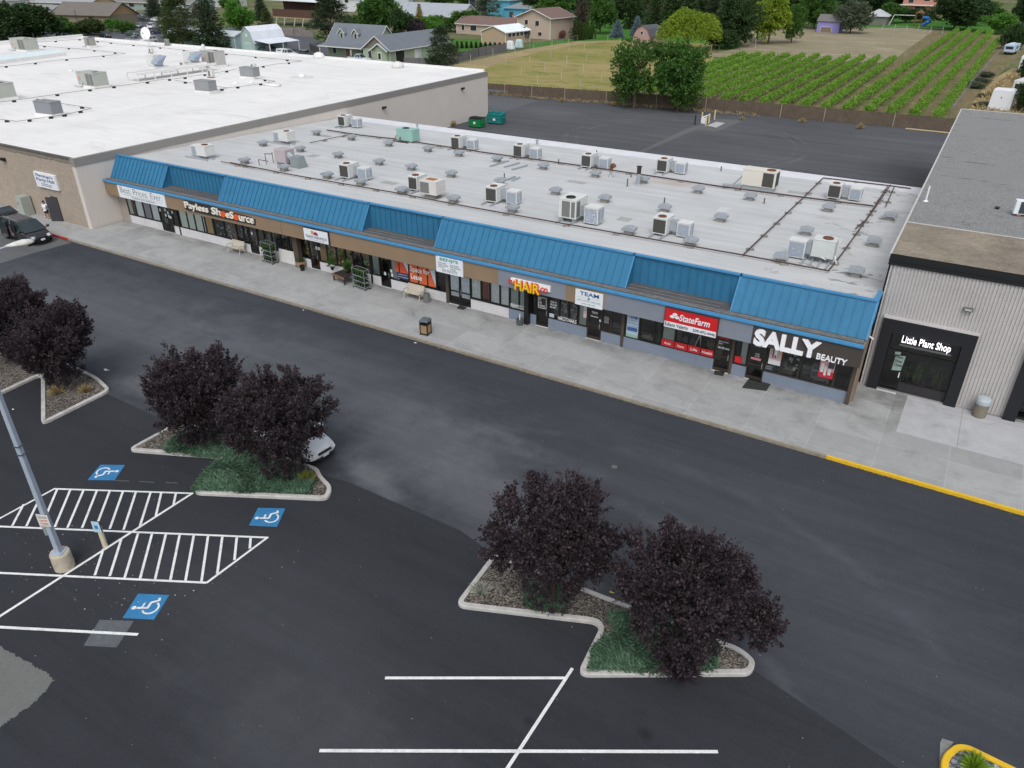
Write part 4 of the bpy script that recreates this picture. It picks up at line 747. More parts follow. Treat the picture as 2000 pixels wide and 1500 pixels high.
p = PR(1947, 408); o = thing('vent_block', 'tiny black box on the dark gravel roof', 'vent', p); b = MB(); b.box(-.1, .1, -.08, .08, 0, .1); b.box(-.14, .14, -.12, .12, .1, .13); b.build('body', M_BLK, o)
# ------------------------------------------------------------------ strip roof equipment
GALV = mat('galvanised', (.36, .39, .42), .5, .3, var=.08, sc1=2, var2=.1, sc2=8)
UNITW = mat('unit_white', (.62, .63, .61), .55, var=.05, sc1=2, dirt=.08)
COIL = mat('coil_dark', (.060, .060, .056), .8, var=.2, sc1=6, var2=.3, sc2=30)
COILG = mat('coil_grey', (.17, .175, .17), .7, var=.1, var2=.2, sc2=30)
RUST = mat('rusty_steel', (.15, .058, .032), .8, var=.3, sc1=4)
CURB = mat('vent_curb', (.24, .235, .22), .9, var=.2, sc1=5)
PIPE = mat('gas_pipe_rust', (.075, .042, .034), .7, var=.3, sc1=3)
def spotmat(name, c, thr):
    m, nt, b = base(name); tc = nt.nodes.new('ShaderNodeTexCoord'); v = nt.nodes.new('ShaderNodeTexVoronoi'); v.inputs['Scale'].default_value = 6.5; v.inputs['Randomness'].default_value = .6; nt.links.new(tc.outputs['Object'], v.inputs['Vector'])
    f = mth(nt, 'LESS_THAN', v.outputs['Distance'], thr); nt.links.new(mix(nt, f, c, (.7, .72, .74)), b.inputs['Base Color']); b.inputs['Roughness'].default_value = .5; return m
SPOT = spotmat('spotted_pad', (.30, .34, .40), .22)
def mkvent():
    t = thing('roof_vent', 'x', 'roof vent', group='square galvanised vent caps on the pale strip roof')
    b = MB(); b.box(-.25, .25, -.25, .25, -.05, .27); b.build('curb', CURB, t)
    b = MB(); b.box(-.22, .22, -.22, .22, .27, .33); b.grid([(-.42, -.34, .3), (.42, -.34, .3), (.42, .34, .3), (-.42, .34, .3), (-.42, -.34, .46), (.42, -.34, .46), (.42, .34, .46), (-.42, .34, .46), (0, -.34, .56), (0, .34, .56)], [(3, 2, 1, 0), (0, 1, 5, 8, 4), (2, 3, 7, 9, 6), (1, 2, 6, 5), (3, 0, 4, 7), (4, 8, 9, 7), (8, 5, 6, 9)]); b.build('cap', GALV, t); return t
VP = [(514, 285.5), (618.5, 264.5), (587, 296.6), (686.6, 274), (661, 308.6), (759.5, 286), (741, 322.4), (836, 296.6), (896.6, 305.6), (804, 332.6), (639.5, 349), (971, 316.4), (881.6, 346), (1061, 331), (705.5, 362), (785, 379), (977, 361), (1085, 380), (886, 396), (1001, 415), (555.5, 334), (478.7, 320), (1162.6, 346), (1181, 395), (1297.6, 414), (1363, 377.3), (1228.8, 458), (1348, 480), (1407.4, 432.5), (1256, 358), (1464.4, 391), (1617, 413), (1736.6, 430), (1573.7, 459), (1705, 481), (1524, 512), (1670, 540)]
ps = sorted([(RF(u, v), u, v) for u, v in VP], key=lambda a: a[0].y)
rows = [[] for _ in range(6)]
for q in ps: rows[min(5, int((q[0].y-ps[0][0].y)/(ps[-1][0].y-ps[0][0].y)*6))].append(q)
ordn = ['first', 'second', 'third', 'fourth', 'fifth', 'sixth', 'seventh', 'eighth', 'ninth', 'tenth', 'eleventh', 'twelfth', 'thirteenth', 'fourteenth', 'fifteenth', 'sixteenth']
V0 = mkvent(); first = True
for ri, rw in enumerate(rows):
    rw.sort(key=lambda a: a[0].x)
    for k, (p, u, v) in enumerate(rw):
        o = V0 if first else copytree(V0); first = False
        place(o, p, rnd.uniform(-.06, .06), 'square roof vent, %s from the left in the %s band of vents from the front' % (ordn[k], ordn[ri]))
def fanring(b, x, y, z, r, m): b.lathe([(r, 0), (r, .03), (r*.8, .03)], (x, y, z), 16, m)
def acunit(w_=.95, d=1.35, h=1.02, side='x', coil=COIL, casing=UNITW):
    """condensing unit, origin at front left bottom"""
    t = thing('rooftop_unit', 'x', 'air conditioner', group='paired air conditioning units on the pale strip roof')
    b = MB(); b.box(0, w_, 0, d, .14, .14+h); b.box(-.02, w_+.02, -.02, d+.02, .12+h, .17+h); b.build('casing', casing, t, bevel=.015)
    b = MB(); b.box(.06, w_-.06, -.012, 0, .22, .06+h); b.build('coil_grille', coil, t)
    b = MB(); b.lathe([(.27, 0), (.27, .05), (.22, .05), (.22, .01), (.01, .01)], (w_/2, .42, .17+h), 18); b.build('fan', RUST, t)
    return t
def rails(t, x0, x1, y0, y1, n=2):
    for i in range(n): x = x0+(x1-x0)*i/(n-1); b = MB(); b.box(x-.05, x+.05, y0, y1, 0, .13); b.build('rail', GALV, t)
def plenum(t, x, y, w_=.85, d=.8, h=.85, m=None):
    b = MB(); b.box(x, x+w_, y, y+d, .1, .1+h); b.box(x-.02, x+w_+.02, y-.02, y+d+.02, .1+h, .13+h); b.build('plenum', UNITW, t, bevel=.01)
    b = MB(); b.box(x+.06, x+w_-.06, y-.012, y, .16, h+.03); b.build('pad', m or SPOT, t); b = MB(); b.box(x+w_, x+w_+.012, y+.08, y+d*.45, .18, h); b.box(x+w_, x+w_+.012, y+d*.55, y+d-.06, .18, h); b.build('side_pad', m or SPOT, t)
def duct(t, a, c, z0, z1, y0, y1): b = MB(); b.box(a, c, y0, y1, z0, z1); b.build('duct', GALV, t)
A0 = acunit(); rails(A0, .12, .85, -.75, 1.5); plenum(A0, 1.5, .45); duct(A0, .95, 1.5, .3, .95, .6, 1.1)
AL = [((641+20, 248), 'paired unit at the far left back corner of the strip roof'), ((881, 291), 'paired unit on the strip roof right of the mint unit'), ((1002, 308), 'paired unit behind the flat metal rails near the back of the strip roof'), ((664, 349), 'paired unit on the front roof line beside the leftmost blue recess end'),
      ((1134, 328), 'paired unit just left of the rusty gooseneck pipe'), ((1281, 337.5), 'paired unit just right of the rusty-topped flue'), ((1272, 459), 'paired unit on the front pipe line, right of the larger grey-coil unit'), ((1613, 389), 'paired unit behind the pipe crossing near the right back corner'), ((945+3, 396), 'paired unit on the front pipe line, midway along the strip roof')]
for i, ((u, v), lb) in enumerate(AL):
    o = A0 if i == 0 else copytree(A0); place(o, RF(u, v), rnd.uniform(-.03, .03), 'white '+lb)
o = acunit(.85, 1.3, 1.0); rails(o, .12, .75, -.75, 1.5); duct(o, .85, 1.25, .3, .9, .5, 1.0); place(o, RF(798, 373), 0, 'white fan unit coupled to the cream swamp cooler with rusty top')
o = thing('swamp_cooler', 'cream box cooler with rusty top opening on a wooden stand', 'evaporative cooler', RF(838, 388)); b = MB(); b.box(-.75, .75, -.1, 1.1, .32, 1.32); b.build('casing', mat('cooler_cream', (.60, .58, .55), .6, var=.08, dirt=.15), o, bevel=.02); b = MB(); b.box(-.68, .1, -.115, -.1, .42, 1.2); b.build('louvre', COILG, o); b = MB(); b.box(-.45, .35, .2, .8, 1.32, 1.335); b.build('rusty_opening', mat('rust_orange', (.33, .14, .06), .8, var=.3, sc1=6), o); b = MB(); b.box(-.5, .5, 0, .9, 0, .1); b.box(-.42, .42, .1, .8, .1, .32); b.build('stand', CURB, o)
# larger unit with grey coil
o = thing('rooftop_unit', 'tallest white unit with grey wraparound coil and dotted metal plenum', 'air conditioner', RF(1090, 432), 0); b = MB(); b.box(0, 1.3, 0, 1.75, .3, 1.55); b.box(-.02, 1.32, -.02, 1.77, 1.55, 1.6); b.build('casing', UNITW, o, bevel=.02); b = MB(); b.box(.25, .85, -.012, 0, .4, 1.45); b.box(1.3, 1.312, .1, .6, .4, 1.45); b.box(.95, 1.22, -.012, 0, .4, 1.45); b.build('coil_grille', COILG, o); b = MB(); b.lathe([(.33, 0), (.33, .06), (.27, .06), (.27, .01), (.01, .01)], (.65, .5, 1.6), 20); b.build('fan', M_BLK, o); rails(o, .15, 1.1, -.6, 1.9); duct(o, 1.3, 1.75, .4, 1.1, .7, 1.3); plenum(o, 1.75, .35, 1.0, 1.0, 1.05)
b = MB(); b.box(.1, .3, .1, .3, 0, .3); b.box(1.0, 1.2, .1, .3, 0, .3); b.box(1.0, 1.2, 1.4, 1.6, 0, .3); b.build('foot', GALV, o)
# long cream package unit at the back
o = thing('rooftop_unit', 'long cream package unit with dark coil at its right end, at the back edge', 'air conditioner', RF(1446, 369), 0); b = MB(); b.box(0, 2.6, 0, 1.25, .35, 1.55); b.box(-.02, 2.62, -.02, 1.27, 1.55, 1.6); b.build('casing', mat('unit_cream', (.62, .60, .53), .6, var=.05), o, bevel=.02); b = MB(); b.box(1.6, 2.45, -.012, 0, .42, 1.48); b.box(2.6, 2.612, .1, 1.1, .42, 1.48); b.build('coil_grille', COIL, o); b = MB(); b.lathe([(.36, 0), (.36, .04), (.3, .04), (.3, .01), (.01, .01)], (2.05, .6, 1.6), 20); b.build('fan', RUST, o); b = MB(); b.box(.1, 2.5, .1, 1.15, 0, .35); b.build('curb', GALV, o); b = MB(); b.box(-1.4, -.2, -.1, .3, .05, .3, Matrix.Rotation(R(20), 4, 'Z')); b.tube((-.8, .5, .1), (-.1, .4, .9), .05); b.build('duct', GALV, o)
# reversed unit front right
o = thing('rooftop_unit', 'white fan unit with spotted plenum on its left, on rails at the front right corner', 'air conditioner', RF(1580, 511), 0); b = MB(); b.box(0, 1.25, 0, 1.0, .35, 1.35); b.box(-.02, 1.27, -.02, 1.02, 1.35, 1.4); b.build('casing', mat('unit_pale', (.55, .58, .57), .55), o, bevel=.02); b = MB(); b.lathe([(.3, 0), (.3, .05), (.25, .05), (.25, .01), (.01, .01)], (.72, .5, 1.4), 20); b.build('fan', RUST, o); rails(o, -.3, 1.1, -.9, 1.2, 4); plenum(o, -1.35, .0, 1.0, .75, 1.0); duct(o, -.35, 0, .4, 1.1, .2, .7); b = MB(); b.tube((.6, -.02, .4), (.9, -.1, .32), .025); b.tube((1.3, .3, .5), (1.5, .1, .1), .03); b.build('conduit', SW, o)
# left reversed units
for (u, v), lb in (((385, 309), 'white unit on long rails nearest the left end of the blue mansard'), ((545, 280), 'white unit with spotted pad facing left, second from the tan side wall')):
    o = thing('rooftop_unit', lb, 'air conditioner', RF(u, v), R(0)); b = MB(); b.box(0, 1.2, 0, 1.1, .25, 1.1); b.box(-.02, 1.22, -.02, 1.12, 1.1, 1.14); b.build('casing', UNITW, o, bevel=.02); b = MB(); b.lathe([(.28, 0), (.28, .05), (.23, .05), (.23, .01), (.01, .01)], (.7, .5, 1.14), 18); b.build('fan', RUST, o); plenum(o, -1.0, .3, .8, .8, .85); duct(o, -.2, 0, .35, .9, .4, .8)
    for yy in (-.3, .4): b = MB(); b.box(-1.2, 1.7, yy, yy+.1, 0, .12); b.build('rail', GALV, o)
o = thing('swamp_cooler', 'pinkish cooler coupled to a tapered grey metal box', 'evaporative cooler', RF(545, 323)); b = MB(); b.box(-.4, .9, 0, 1.1, .25, 1.35); b.build('casing', mat('cooler_pink', (.42, .37, .39), .6, var=.1, dirt=.15), o, bevel=.03); b = MB(); b.hexa([(1.3, .0, 0), (2.4, .0, 0), (2.4, 1.0, 0), (1.3, 1.0, 0), (1.4, .1, .9), (2.2, .1, .9), (2.2, .9, .9), (1.4, .9, .9)]); b.build('tapered_box', mat('grey_duct', (.22, .25, .26), .6), o); b = MB(); b.tube((.8, .5, .9), (1.5, .5, .5), .3, .3, 10); b.build('duct', GALV, o); b = MB()
for a, c in (((-1.2, -.3, 0), (-1.2, -.3, .9)), ((-1.2, -.3, .9), (-.4, -.2, .95)), ((-1.2, .5, 0), (-1.2, .5, .9)), ((-1.4, -.9, .5), (-.2, -.9, .5)), ((-1.4, -.9, 0), (-1.4, -.9, .5))): b.tube(a, c, .03)
b.build('pipework', PIPE, o); b = MB(); b.box(-.3, .8, .1, 1.0, 0, .25); b.build('stand', CURB, o)
o = thing('rooftop_unit', 'mint green package unit near the back edge of the strip roof', 'air conditioner', RF(775, 276), 0); b = MB(); b.box(0, 2.0, 0, 1.2, .15, 1.2); b.box(-.02, 2.02, -.02, 1.22, 1.2, 1.24); b.build('casing', mat('unit_mint', (.26, .45, .40), .55, var=.1), o, bevel=.02); b = MB(); b.lathe([(.33, 0), (.33, .05), (.28, .05), (.28, .01), (.01, .01)], (.8, .6, 1.24), 18); b.build('fan', M_BLK, o); b = MB(); b.box(-.3, 1.6, -.3, -.15, 0, .12); b.tube((-.2, -.2, .1), (-.1, .2, .6), .04); b.tube((.5, -.15, .2), (.5, -.02, .5), .04); b.build('pipework', PIPE, o)
# flues, gooseneck, pipes
p = RF(1193, 346); o = thing('gooseneck_vent', 'rusty gooseneck pipe on a galvanised stub near the back pipe line', 'vent pipe', p); b = MB(); b.lathe([(.22, 0), (.12, .2), (.11, .55)], n=12); b.build('stub', GALV, o); b = MB(); pr = [(0, 0, .55), (0, 0, .85), (.08, -.05, 1.02), (.25, -.1, 1.05), (.36, -.15, .9)]
for a, c in zip(pr, pr[1:]): b.tube(a, c, .15, .15, 10)
b.build('gooseneck', RUST, o)
p = RF(1246, 361); o = thing('flue_pipe', 'tall white flue with dark rusty top and flared rim', 'vent pipe', p); b = MB(); b.lathe([(.35, 0), (.17, .1), (.16, .9)], n=14); b.build('stub', GALV, o); b = MB(); b.lathe([(.17, .9), (.17, 1.4), (.24, 1.45), (.24, 1.48), (.1, 1.48)], n=14); b.build('top', mat('rust_dark', (.05, .03, .028), .8), o)
for (u, v, h) in ((1225, 364, .6), (1091, 321, .45), (1165, 303, .45), (1297, 399, .5), (1492, 397.5, .4), (1408, 334, .4), (985, 347, .35), (1232.5, 346, .2)):
    o = thing('vent_pipe', 'thin short vent pipe standing on the pale strip roof', 'vent pipe', RF(u, v), 0, 'thin vent pipes on the strip roof'); b = MB(); b.tube((0, 0, 0), (0, 0, h), .05); b.build('pipe', mat('pipe_mixed', (.10, .10, .10), .6, var=.4, sc1=8), o); b = MB(); b.lathe([(.14, 0), (.06, .06)], n=10); b.build('flashing', CURB, o)
for (u, v) in ((815, 250), (1049, 282)): o = thing('mushroom_vent', 'small round capped vent at the very back edge of the strip roof', 'vent pipe', RF(u, v), 0, 'mushroom vents on the back edge'); b = MB(); b.tube((0, 0, 0), (0, 0, .35), .09, .09, 10); b.lathe([(.17, .35), (.17, .42), (.02, .5)], n=12); b.build('vent', GALV, o)
for k, pts in enumerate([[(458, 324.5), (492, 314.5)]+[], [(985, 328), (1014, 320)], [(1000, 333), (1030, 324.5)], [(990, 353), (1006, 346.5)], [(1000, 354.5), (1015, 348)]]):
    if k == 0: pts = [(957, 326.5), (993, 315.5)]
    a, c = RF(*pts[0]), RF(*pts[1]); o = thing('loose_rail', 'galvanised channel rail lying on the pale roof, %s of five' % ordn[k], 'metal rail', a, 0, 'loose rails left on the roof'); d = c-a; b = MB(); e = Vector((-d.y, d.x, 0)).normalized()*.07; u_ = Vector((0, 0, .13)); b.hexa([-e, e, d+e, d-e, -e+u_, e+u_, d+e+u_, d-e+u_]); b.build('channel', GALV, o)
def pipeline(label, pts, f, r=.045, step=3.2, blk=CURB, h=.16, m=None, bs=(.22, .1)):
    P = [f(u, v) for u, v in pts]; o = thing('gas_pipe', label, 'pipe', P[0]); b = MB(); up = Vector((0, 0, h))
    for a, c in zip(P, P[1:]): b.tube(a-P[0]+up, c-P[0]+up, r, r, 6)
    b.build('pipe_run', m or PIPE, o)
    for a, c in zip(P, P[1:]):
        n = max(1, int((c-a).length/step))
        for i in range(n):
            q = a+(c-a)*((i+.5)/n)-P[0]; s = MB(); s.box(-bs[0], bs[0], -bs[1], bs[1], -.02, h-.03, Matrix.Translation(q) @ Matrix.Rotation(rnd.uniform(0, 1), 4, 'Z')); s.build('pipe_support', blk, o)
    return o
pipeline('rusty gas pipe along the front of the strip roof behind the mansard', [(450, 321), (570, 345), (770, 380), (920, 409), (1060, 434), (1254, 468.5), (1450, 503), (1617, 534), (1643, 501), (1712, 404), (1738, 365)], RF)
pipeline('rusty gas pipe along the back of the strip roof', [(639, 257), (704, 267), (775, 275), (945, 301), (1130, 326.5), (1262, 346), (1400, 367), (1569, 389.5), (1705, 406.5)], RF, .06)
pipeline('rusty pipe crossing the strip roof from front to back near its right end', [(1450, 503), (1569, 389), (1607, 351), (1742, 367), (1778, 372)], RF)
pipeline('short dark pipe at the left of the strip roof', [(606, 282), (662, 270), (682, 266)], RF, .04)
pipeline('short dark pipe from the leftmost roof unit', [(432, 319), (497, 331)], RF, .035)
pipeline('parallel pair of rusty pipes near the right end of the roof', [(1670, 451), (1690, 434), (1733, 367)], RF, .04); pipeline('single short rusty pipe near the right back corner', [(1729, 407), (1746, 368)], RF, .04)
# ------------------------------------------------------------------ white roof equipment
ZW = 6.19
def WR(u, v): return G(u, v, ZW)
def bigunit(u, v, label, w_=3.4, d=2.0, h=1.5, c=(.40, .42, .38), rz=0, coil=True):
    o = thing('rooftop_unit', label, 'air conditioner', WR(u, v), rz); b = MB(); b.box(0, w_, 0, d, .3, .3+h); b.box(-.04, w_+.04, -.04, d+.04, .3+h, .36+h); b.build('casing', mat('unit_c%d' % int(c[0]*100), c, .6, var=.07), o, bevel=.02)
    b = MB(); b.box(-.1, w_+.1, -.1, d+.1, 0, .3); b.build('curb', M_WROOF, o)
    if coil:
        b = MB(); b.box(w_*.55, w_*.76, -.02, 0, .4, .2+h); b.box(w_*.79, w_*.97, -.02, 0, .4, .2+h); b.build('coil_grille', COILG, o); b = MB(); b.lathe([(.35, 0), (.35, .04)], (w_*.75, d/2, .36+h), 16); b.build('fan', M_BLK, o)
        b = MB(); b.box(w_*.05, w_*.2, -.03, 0, .9, 1.3); b.build('sticker', mat('unit_sticker', (.5, .3, .25), .6), o); b = MB(); b.tube((w_*.3, -.25, .15), (w_*.3, -.05, .7), .06); b.tube((-.5, -.3, .15), (w_*.3, -.25, .15), .05); b.build('gas_stub', GALV, o)
    return o
bigunit(155, 170, 'large pale grey-green unit with twin dark coils in the middle of the white roof'); bigunit(-30, 193, 'large unit cut by the left edge of the photo on the white roof'); bigunit(24, 99, 'large pale unit near the left parapet of the white roof', 4.4, 2.4, 1.7)
bigunit(72, 226, 'dark grey painted unit with patchy panels nearest the stucco front edge', 2.6, 1.3, 1.15, (.22, .23, .25), R(5), False); bigunit(382, 181, 'dark grey patchy unit right of the middle of the white roof', 2.4, 1.3, 1.1, (.25, .26, .27), R(4), False); bigunit(470, 153, 'dark grey patchy unit farthest right on the white roof', 2.4, 1.3, 1.1, (.26, .27, .28), R(4), False)
bigunit(167, 92, 'small unit on a white platform near the back left corner', 1.6, 1.2, 1.3, (.30, .31, .28), 0, True)
for (u, v, lb) in ((301, 142, 'left hooded intake box on the white service platform'), (372, 134, 'right hooded intake box on the white service platform')):
    o = thing('intake_hood', lb, 'air intake', WR(u, v)); b = MB(); b.box(-1.2, .4, 0, 1.5, .9, 2.3); b.build('casing', UNITW, o, bevel=.02); b = MB(); b.hexa([(.4, -.5, 1.3), (1.8, -.5, 1.3), (1.8, .2, 1.0), (.4, .2, 1.0), (.4, -.3, 1.65), (1.8, -.3, 1.65), (1.8, 1.3, 2.25), (.4, 1.3, 2.25)]); b.build('hood', mat('hood_blue_grey', (.35, .42, .5), .4, .3), o); b = MB(); b.box(-1.1, 1.7, .1, 1.4, 0, .9); b.build('stand', M_WROOF, o)
bigunit(396, 130, 'pale unit with grey coil behind the right hooded intake', 3.0, 2.0, 1.9, (.45, .45, .42), 0, True)
o = thing('service_platform', 'long low white steel platform in the middle of the white roof', 'platform', WR(270, 160)); b = MB(); a = WR(270, 160); c = WR(425, 137); d = c-a; L_ = d.length; X = Matrix.Rotation(math.atan2(d.y, d.x), 4, 'Z'); b.box(0, L_, 0, .12, .75, 1.05, X); b.box(0, L_, 2.0, 2.12, .75, 1.05, X); b.box(0, L_, .12, 2.0, .8, .85, X); b.build('deck', M_WROOF, o)
for i in range(6): b = MB(); x = L_*i/5; b.box(x, x+.1, 0, .1, 0, .75, X); b.box(x, x+.1, 2.0, 2.1, 0, .75, X); b.build('leg', M_WROOF, o)
for i, (u, v, w_, h) in enumerate(((325, 90-1, .8, 1.0), (294, 104, .7, .7), (395, 108, 1.0, .8), (398, 99, .9, 1.0), (411, 152, .8, .9), (494, 136, .7, .7), (357, 134, 1, .8))):
    o = thing('small_roof_unit', ['small grey split unit by the back parapet', 'small white split unit in front of the dish', 'square white exhaust box below the domed vent', 'domed white exhaust fan beside the back parapet', 'white wall-type unit with round fan on a wooden sleeper', 'small beige unit behind the farthest right dark unit', 'low grey box between the two hooded intakes'][i], 'roof unit', WR(u, v), R(3))
    b = MB()
    if i == 3: b.lathe([(w_*.7, 0), (w_*.7, .1), (w_*.35, .3), (w_*.4, .7), (w_*.25, 1.0), (.02, 1.1)], n=16)
    else: b.box(-w_/2, w_/2, 0, .5, .12, .12+h)
    b.build('casing', UNITW if i else mat('unit_grey_s', (.25, .26, .25), .5), o)
    if i != 3: b = MB(); b.box(-w_*.4, w_*.1, -.02, 0, .2, h); b.build('grille', COILG, o); b = MB(); b.box(-w_*.7, w_*.7, -.1, .1, 0, .12); b.build('sleeper', mat('foot_wood', (.25, .12, .08), .8), o)
for i, (u, v, r) in enumerate(((590, 151, .5), (777, 132, .9), (623, 113, .9), (531, 168, 1.0), (461, 164, .3), (491, 163, .3), (138, 140, .3))):
    o = thing('dome_vent', ['white stub vent on a round patch of the white roof', 'big white dome vent at the back edge in front of the green house', 'white dome vent at the back edge by the parked cars', 'flat white curb lid on the white roof', 'small white stub vent left of the flat curb lid', 'small white stub vent right under the farthest dark unit', 'small white stub vent above the middle unit'][i], 'roof vent', WR(u, v)); b = MB(); b.smooth = True
    if i == 3: b.box(-1.3, 1.3, -.4, .4, 0, .3)
    else: b.lathe([(r, 0), (r*1.05, r*.35), (r*.75, r*.8), (r*.1, r*1.0)], n=16)
    b.build('dome', M_WROOF if i != 1 else UNITW, o)
    if i == 0: b = MB(); b.lathe([(1.6, 0), (1.5, .06), (1.4, .07)], n=20); b.build('flashing', UNITW, o)
o = thing('skylight', 'long low pale blue-white skylight at the left of the white roof', 'skylight', WR(10, 124)); b = MB(); a, c = WR(10, 124), WR(130, 108); d = c-a; X = Matrix.Rotation(math.atan2(d.y, d.x), 4, 'Z'); Ln = d.length; b.box(-6, Ln, 0, 4.6, 0, .5, X); b.build('curb', M_WROOF, o); b = MB(); b.hexa([X @ Vector(q) for q in ((-6, .1, .5), (Ln, .1, .5), (Ln, 4.5, .5), (-6, 4.5, .5), (-6, 1.6, .85), (Ln-.5, 1.6, .85), (Ln-.5, 3.0, .85), (-6, 3.0, .85))]); b.build('glazing', mat('skylight_glazing', (.68, .78, .80), .3), o)
o = thing('satellite_dish', 'white satellite dish on a steel stand at the back parapet', 'satellite dish', WR(291, 92)); o.scale = (.8, .8, .8); b = MB(); b.tube((0, 0, 0), (0, 0, 1.6), .07); b.tube((1.2, .3, 0), (.1, 0, 1.5), .05); b.tube((.9, -.3, 0), (.9, -.3, 1.4), .05); b.tube((0, 0, 1.4), (.9, -.3, 1.4), .05); b.build('stand', UNITW, o)
D = Matrix.Translation((0, 0, 2.75)) @ Matrix.Rotation(R(22), 4, 'Z') @ Matrix.Rotation(R(78), 4, 'X'); b = MB(); b.smooth = True; N = 24; prr = [(0.02, 0), (.5, .03), (1.0, .13), (1.4, .28), (1.4, .31), (.9, .16), (.02, .06)]; vs = [tuple(D @ Vector((r*math.cos(6.2832*i/N)*.85, r*math.sin(6.2832*i/N), z))) for r, z in prr for i in range(N)]; b.grid(vs, [(j*N+i, j*N+(i+1) % N, (j+1)*N+(i+1) % N, (j+1)*N+i) for j in range(len(prr)-1) for i in range(N)]); b.build('dish', mat('dish_white', (.8, .8, .8), .4), o); b = MB(); b.tube(D @ Vector((0, -1.2, .25)), D @ Vector((0, -.1, 1.3)), .03); b.box(-.1, .1, -.1, .1, -.12, .12, D @ Matrix.Translation((0, 0, 1.3))); b.build('feed_arm', M_BLK, o)
BK = mat('rubber_block', (.02, .02, .02), .8); PG = mat('thin_pipe', (.20, .19, .18), .6)
for k, pts in enumerate([[(-5, 204), (60, 195), (162, 180), (190, 176), (255, 168), (320, 158), (343, 157), (380, 151), (420, 145.5), (465, 137)], [(75, 196+0), (73, 198), (142, 209), (180, 215), (135, 226), (118, 229), (82, 234), (34, 241), (-5, 236)], [(343, 160), (382, 166), (445, 175)], [(418, 180), (449, 174), (480, 171), (538, 162), (498, 155)], [(182, 82), (200, 83), (235, 88), (287, 92), (340, 98), (380, 102.5), (418, 105), (467, 110), (533, 117), (590, 121.5)], [(590, 122), (538, 128), (490, 136), (465, 140)], [(70, 90), (105, 94), (165, 98.5), (246, 107)], [(246, 107), (157, 116), (103, 121), (35, 130), (-10, 134)], [(70, 85), (147, 79.5), (165, 78)]]):
    pipeline('thin gas line on black blocks, %s of nine on the white roof' % ordn[k], pts, WR, .03, 5.5, BK, .2, PG, (.17, .14))
# ------------------------------------------------------------------ trees
def nrng(seed): return np.random.default_rng(abs(int(seed)))
def leafmesh(name, C_, D_, size, rng, asp=.5, flat=.3):
    """C_: leaf bases, D_: leaf axes; each leaf a four-cornered blade with its own tilt"""
    n = len(C_); D_ = D_/np.maximum(np.linalg.norm(D_, axis=1, keepdims=True), 1e-6)
    A = rng.normal(size=(n, 3)); A[:, 2] *= flat; S = np.cross(D_, A); S /= np.maximum(np.linalg.norm(S, axis=1, keepdims=True), 1e-6)
    sz = size*rng.uniform(.6, 1.35, (n, 1)); V = np.empty((n, 4, 3)); V[:, 0] = C_; V[:, 1] = C_+D_*sz*.5+S*sz*asp*.5; V[:, 2] = C_+D_*sz; V[:, 3] = C_+D_*sz*.5-S*sz*asp*.5
    me = bpy.data.meshes.new(name); me.vertices.add(n*4); me.vertices.foreach_set('co', V.reshape(-1).astype(np.float32))
    me.loops.add(n*4); me.loops.foreach_set('vertex_index', np.arange(n*4, dtype=np.int32)); me.polygons.add(n); me.polygons.foreach_set('loop_start', np.arange(0, n*4, 4, dtype=np.int32)); me.update(calc_edges=True)
    return me
def unit(a): return a/np.maximum(np.linalg.norm(a, axis=-1, keepdims=True), 1e-6)
def shoots(rng, P0, Dr, Ln, per, spread=.7, jit=.04, droop=0):
    """leaves set along shoots"""
    n = len(P0); t = rng.uniform(.05, 1, (n, per)); C_ = P0[:, None]+Dr[:, None]*(Ln[:, None]*t)[..., None]
    C_[..., 2] -= droop*(t*Ln[:, None])**2; C_ = C_+rng.normal(size=C_.shape)*jit
    L_ = unit(Dr[:, None]+rng.normal(size=C_.shape)*spread); return C_.reshape(-1, 3), L_.reshape(-1, 3)
def limbs(mb, rng, H, r, top, n=7, spread=1.0, z0=.25):
    mb.tube((0, 0, -.1), (0, 0, H*z0), r, r*.85, 9); mb.tube((0, 0, H*z0), (0.02, 0, top), r*.85, r*.2, 8)
    for i in range(n):
        a = i*2.4+rng.random(); z = H*z0*(.8+.9*i/n); p = Vector((0, 0, z)); q = Vector((math.cos(a)*spread*.45, math.sin(a)*spread*.45, z+(top-z)*.45)); s = Vector((math.cos(a+.3)*spread*.85, math.sin(a+.3)*spread*.85, z+(top-z)*.8)); mb.tube(p, q, r*.5, r*.3, 6); mb.tube(q, s, r*.3, r*.08, 5)
        for j in range(2): t = q+Vector((rng.normal()*spread*.4, rng.normal()*spread*.4, (top-z)*.3)); mb.tube(q, t, r*.2, r*.05, 4)
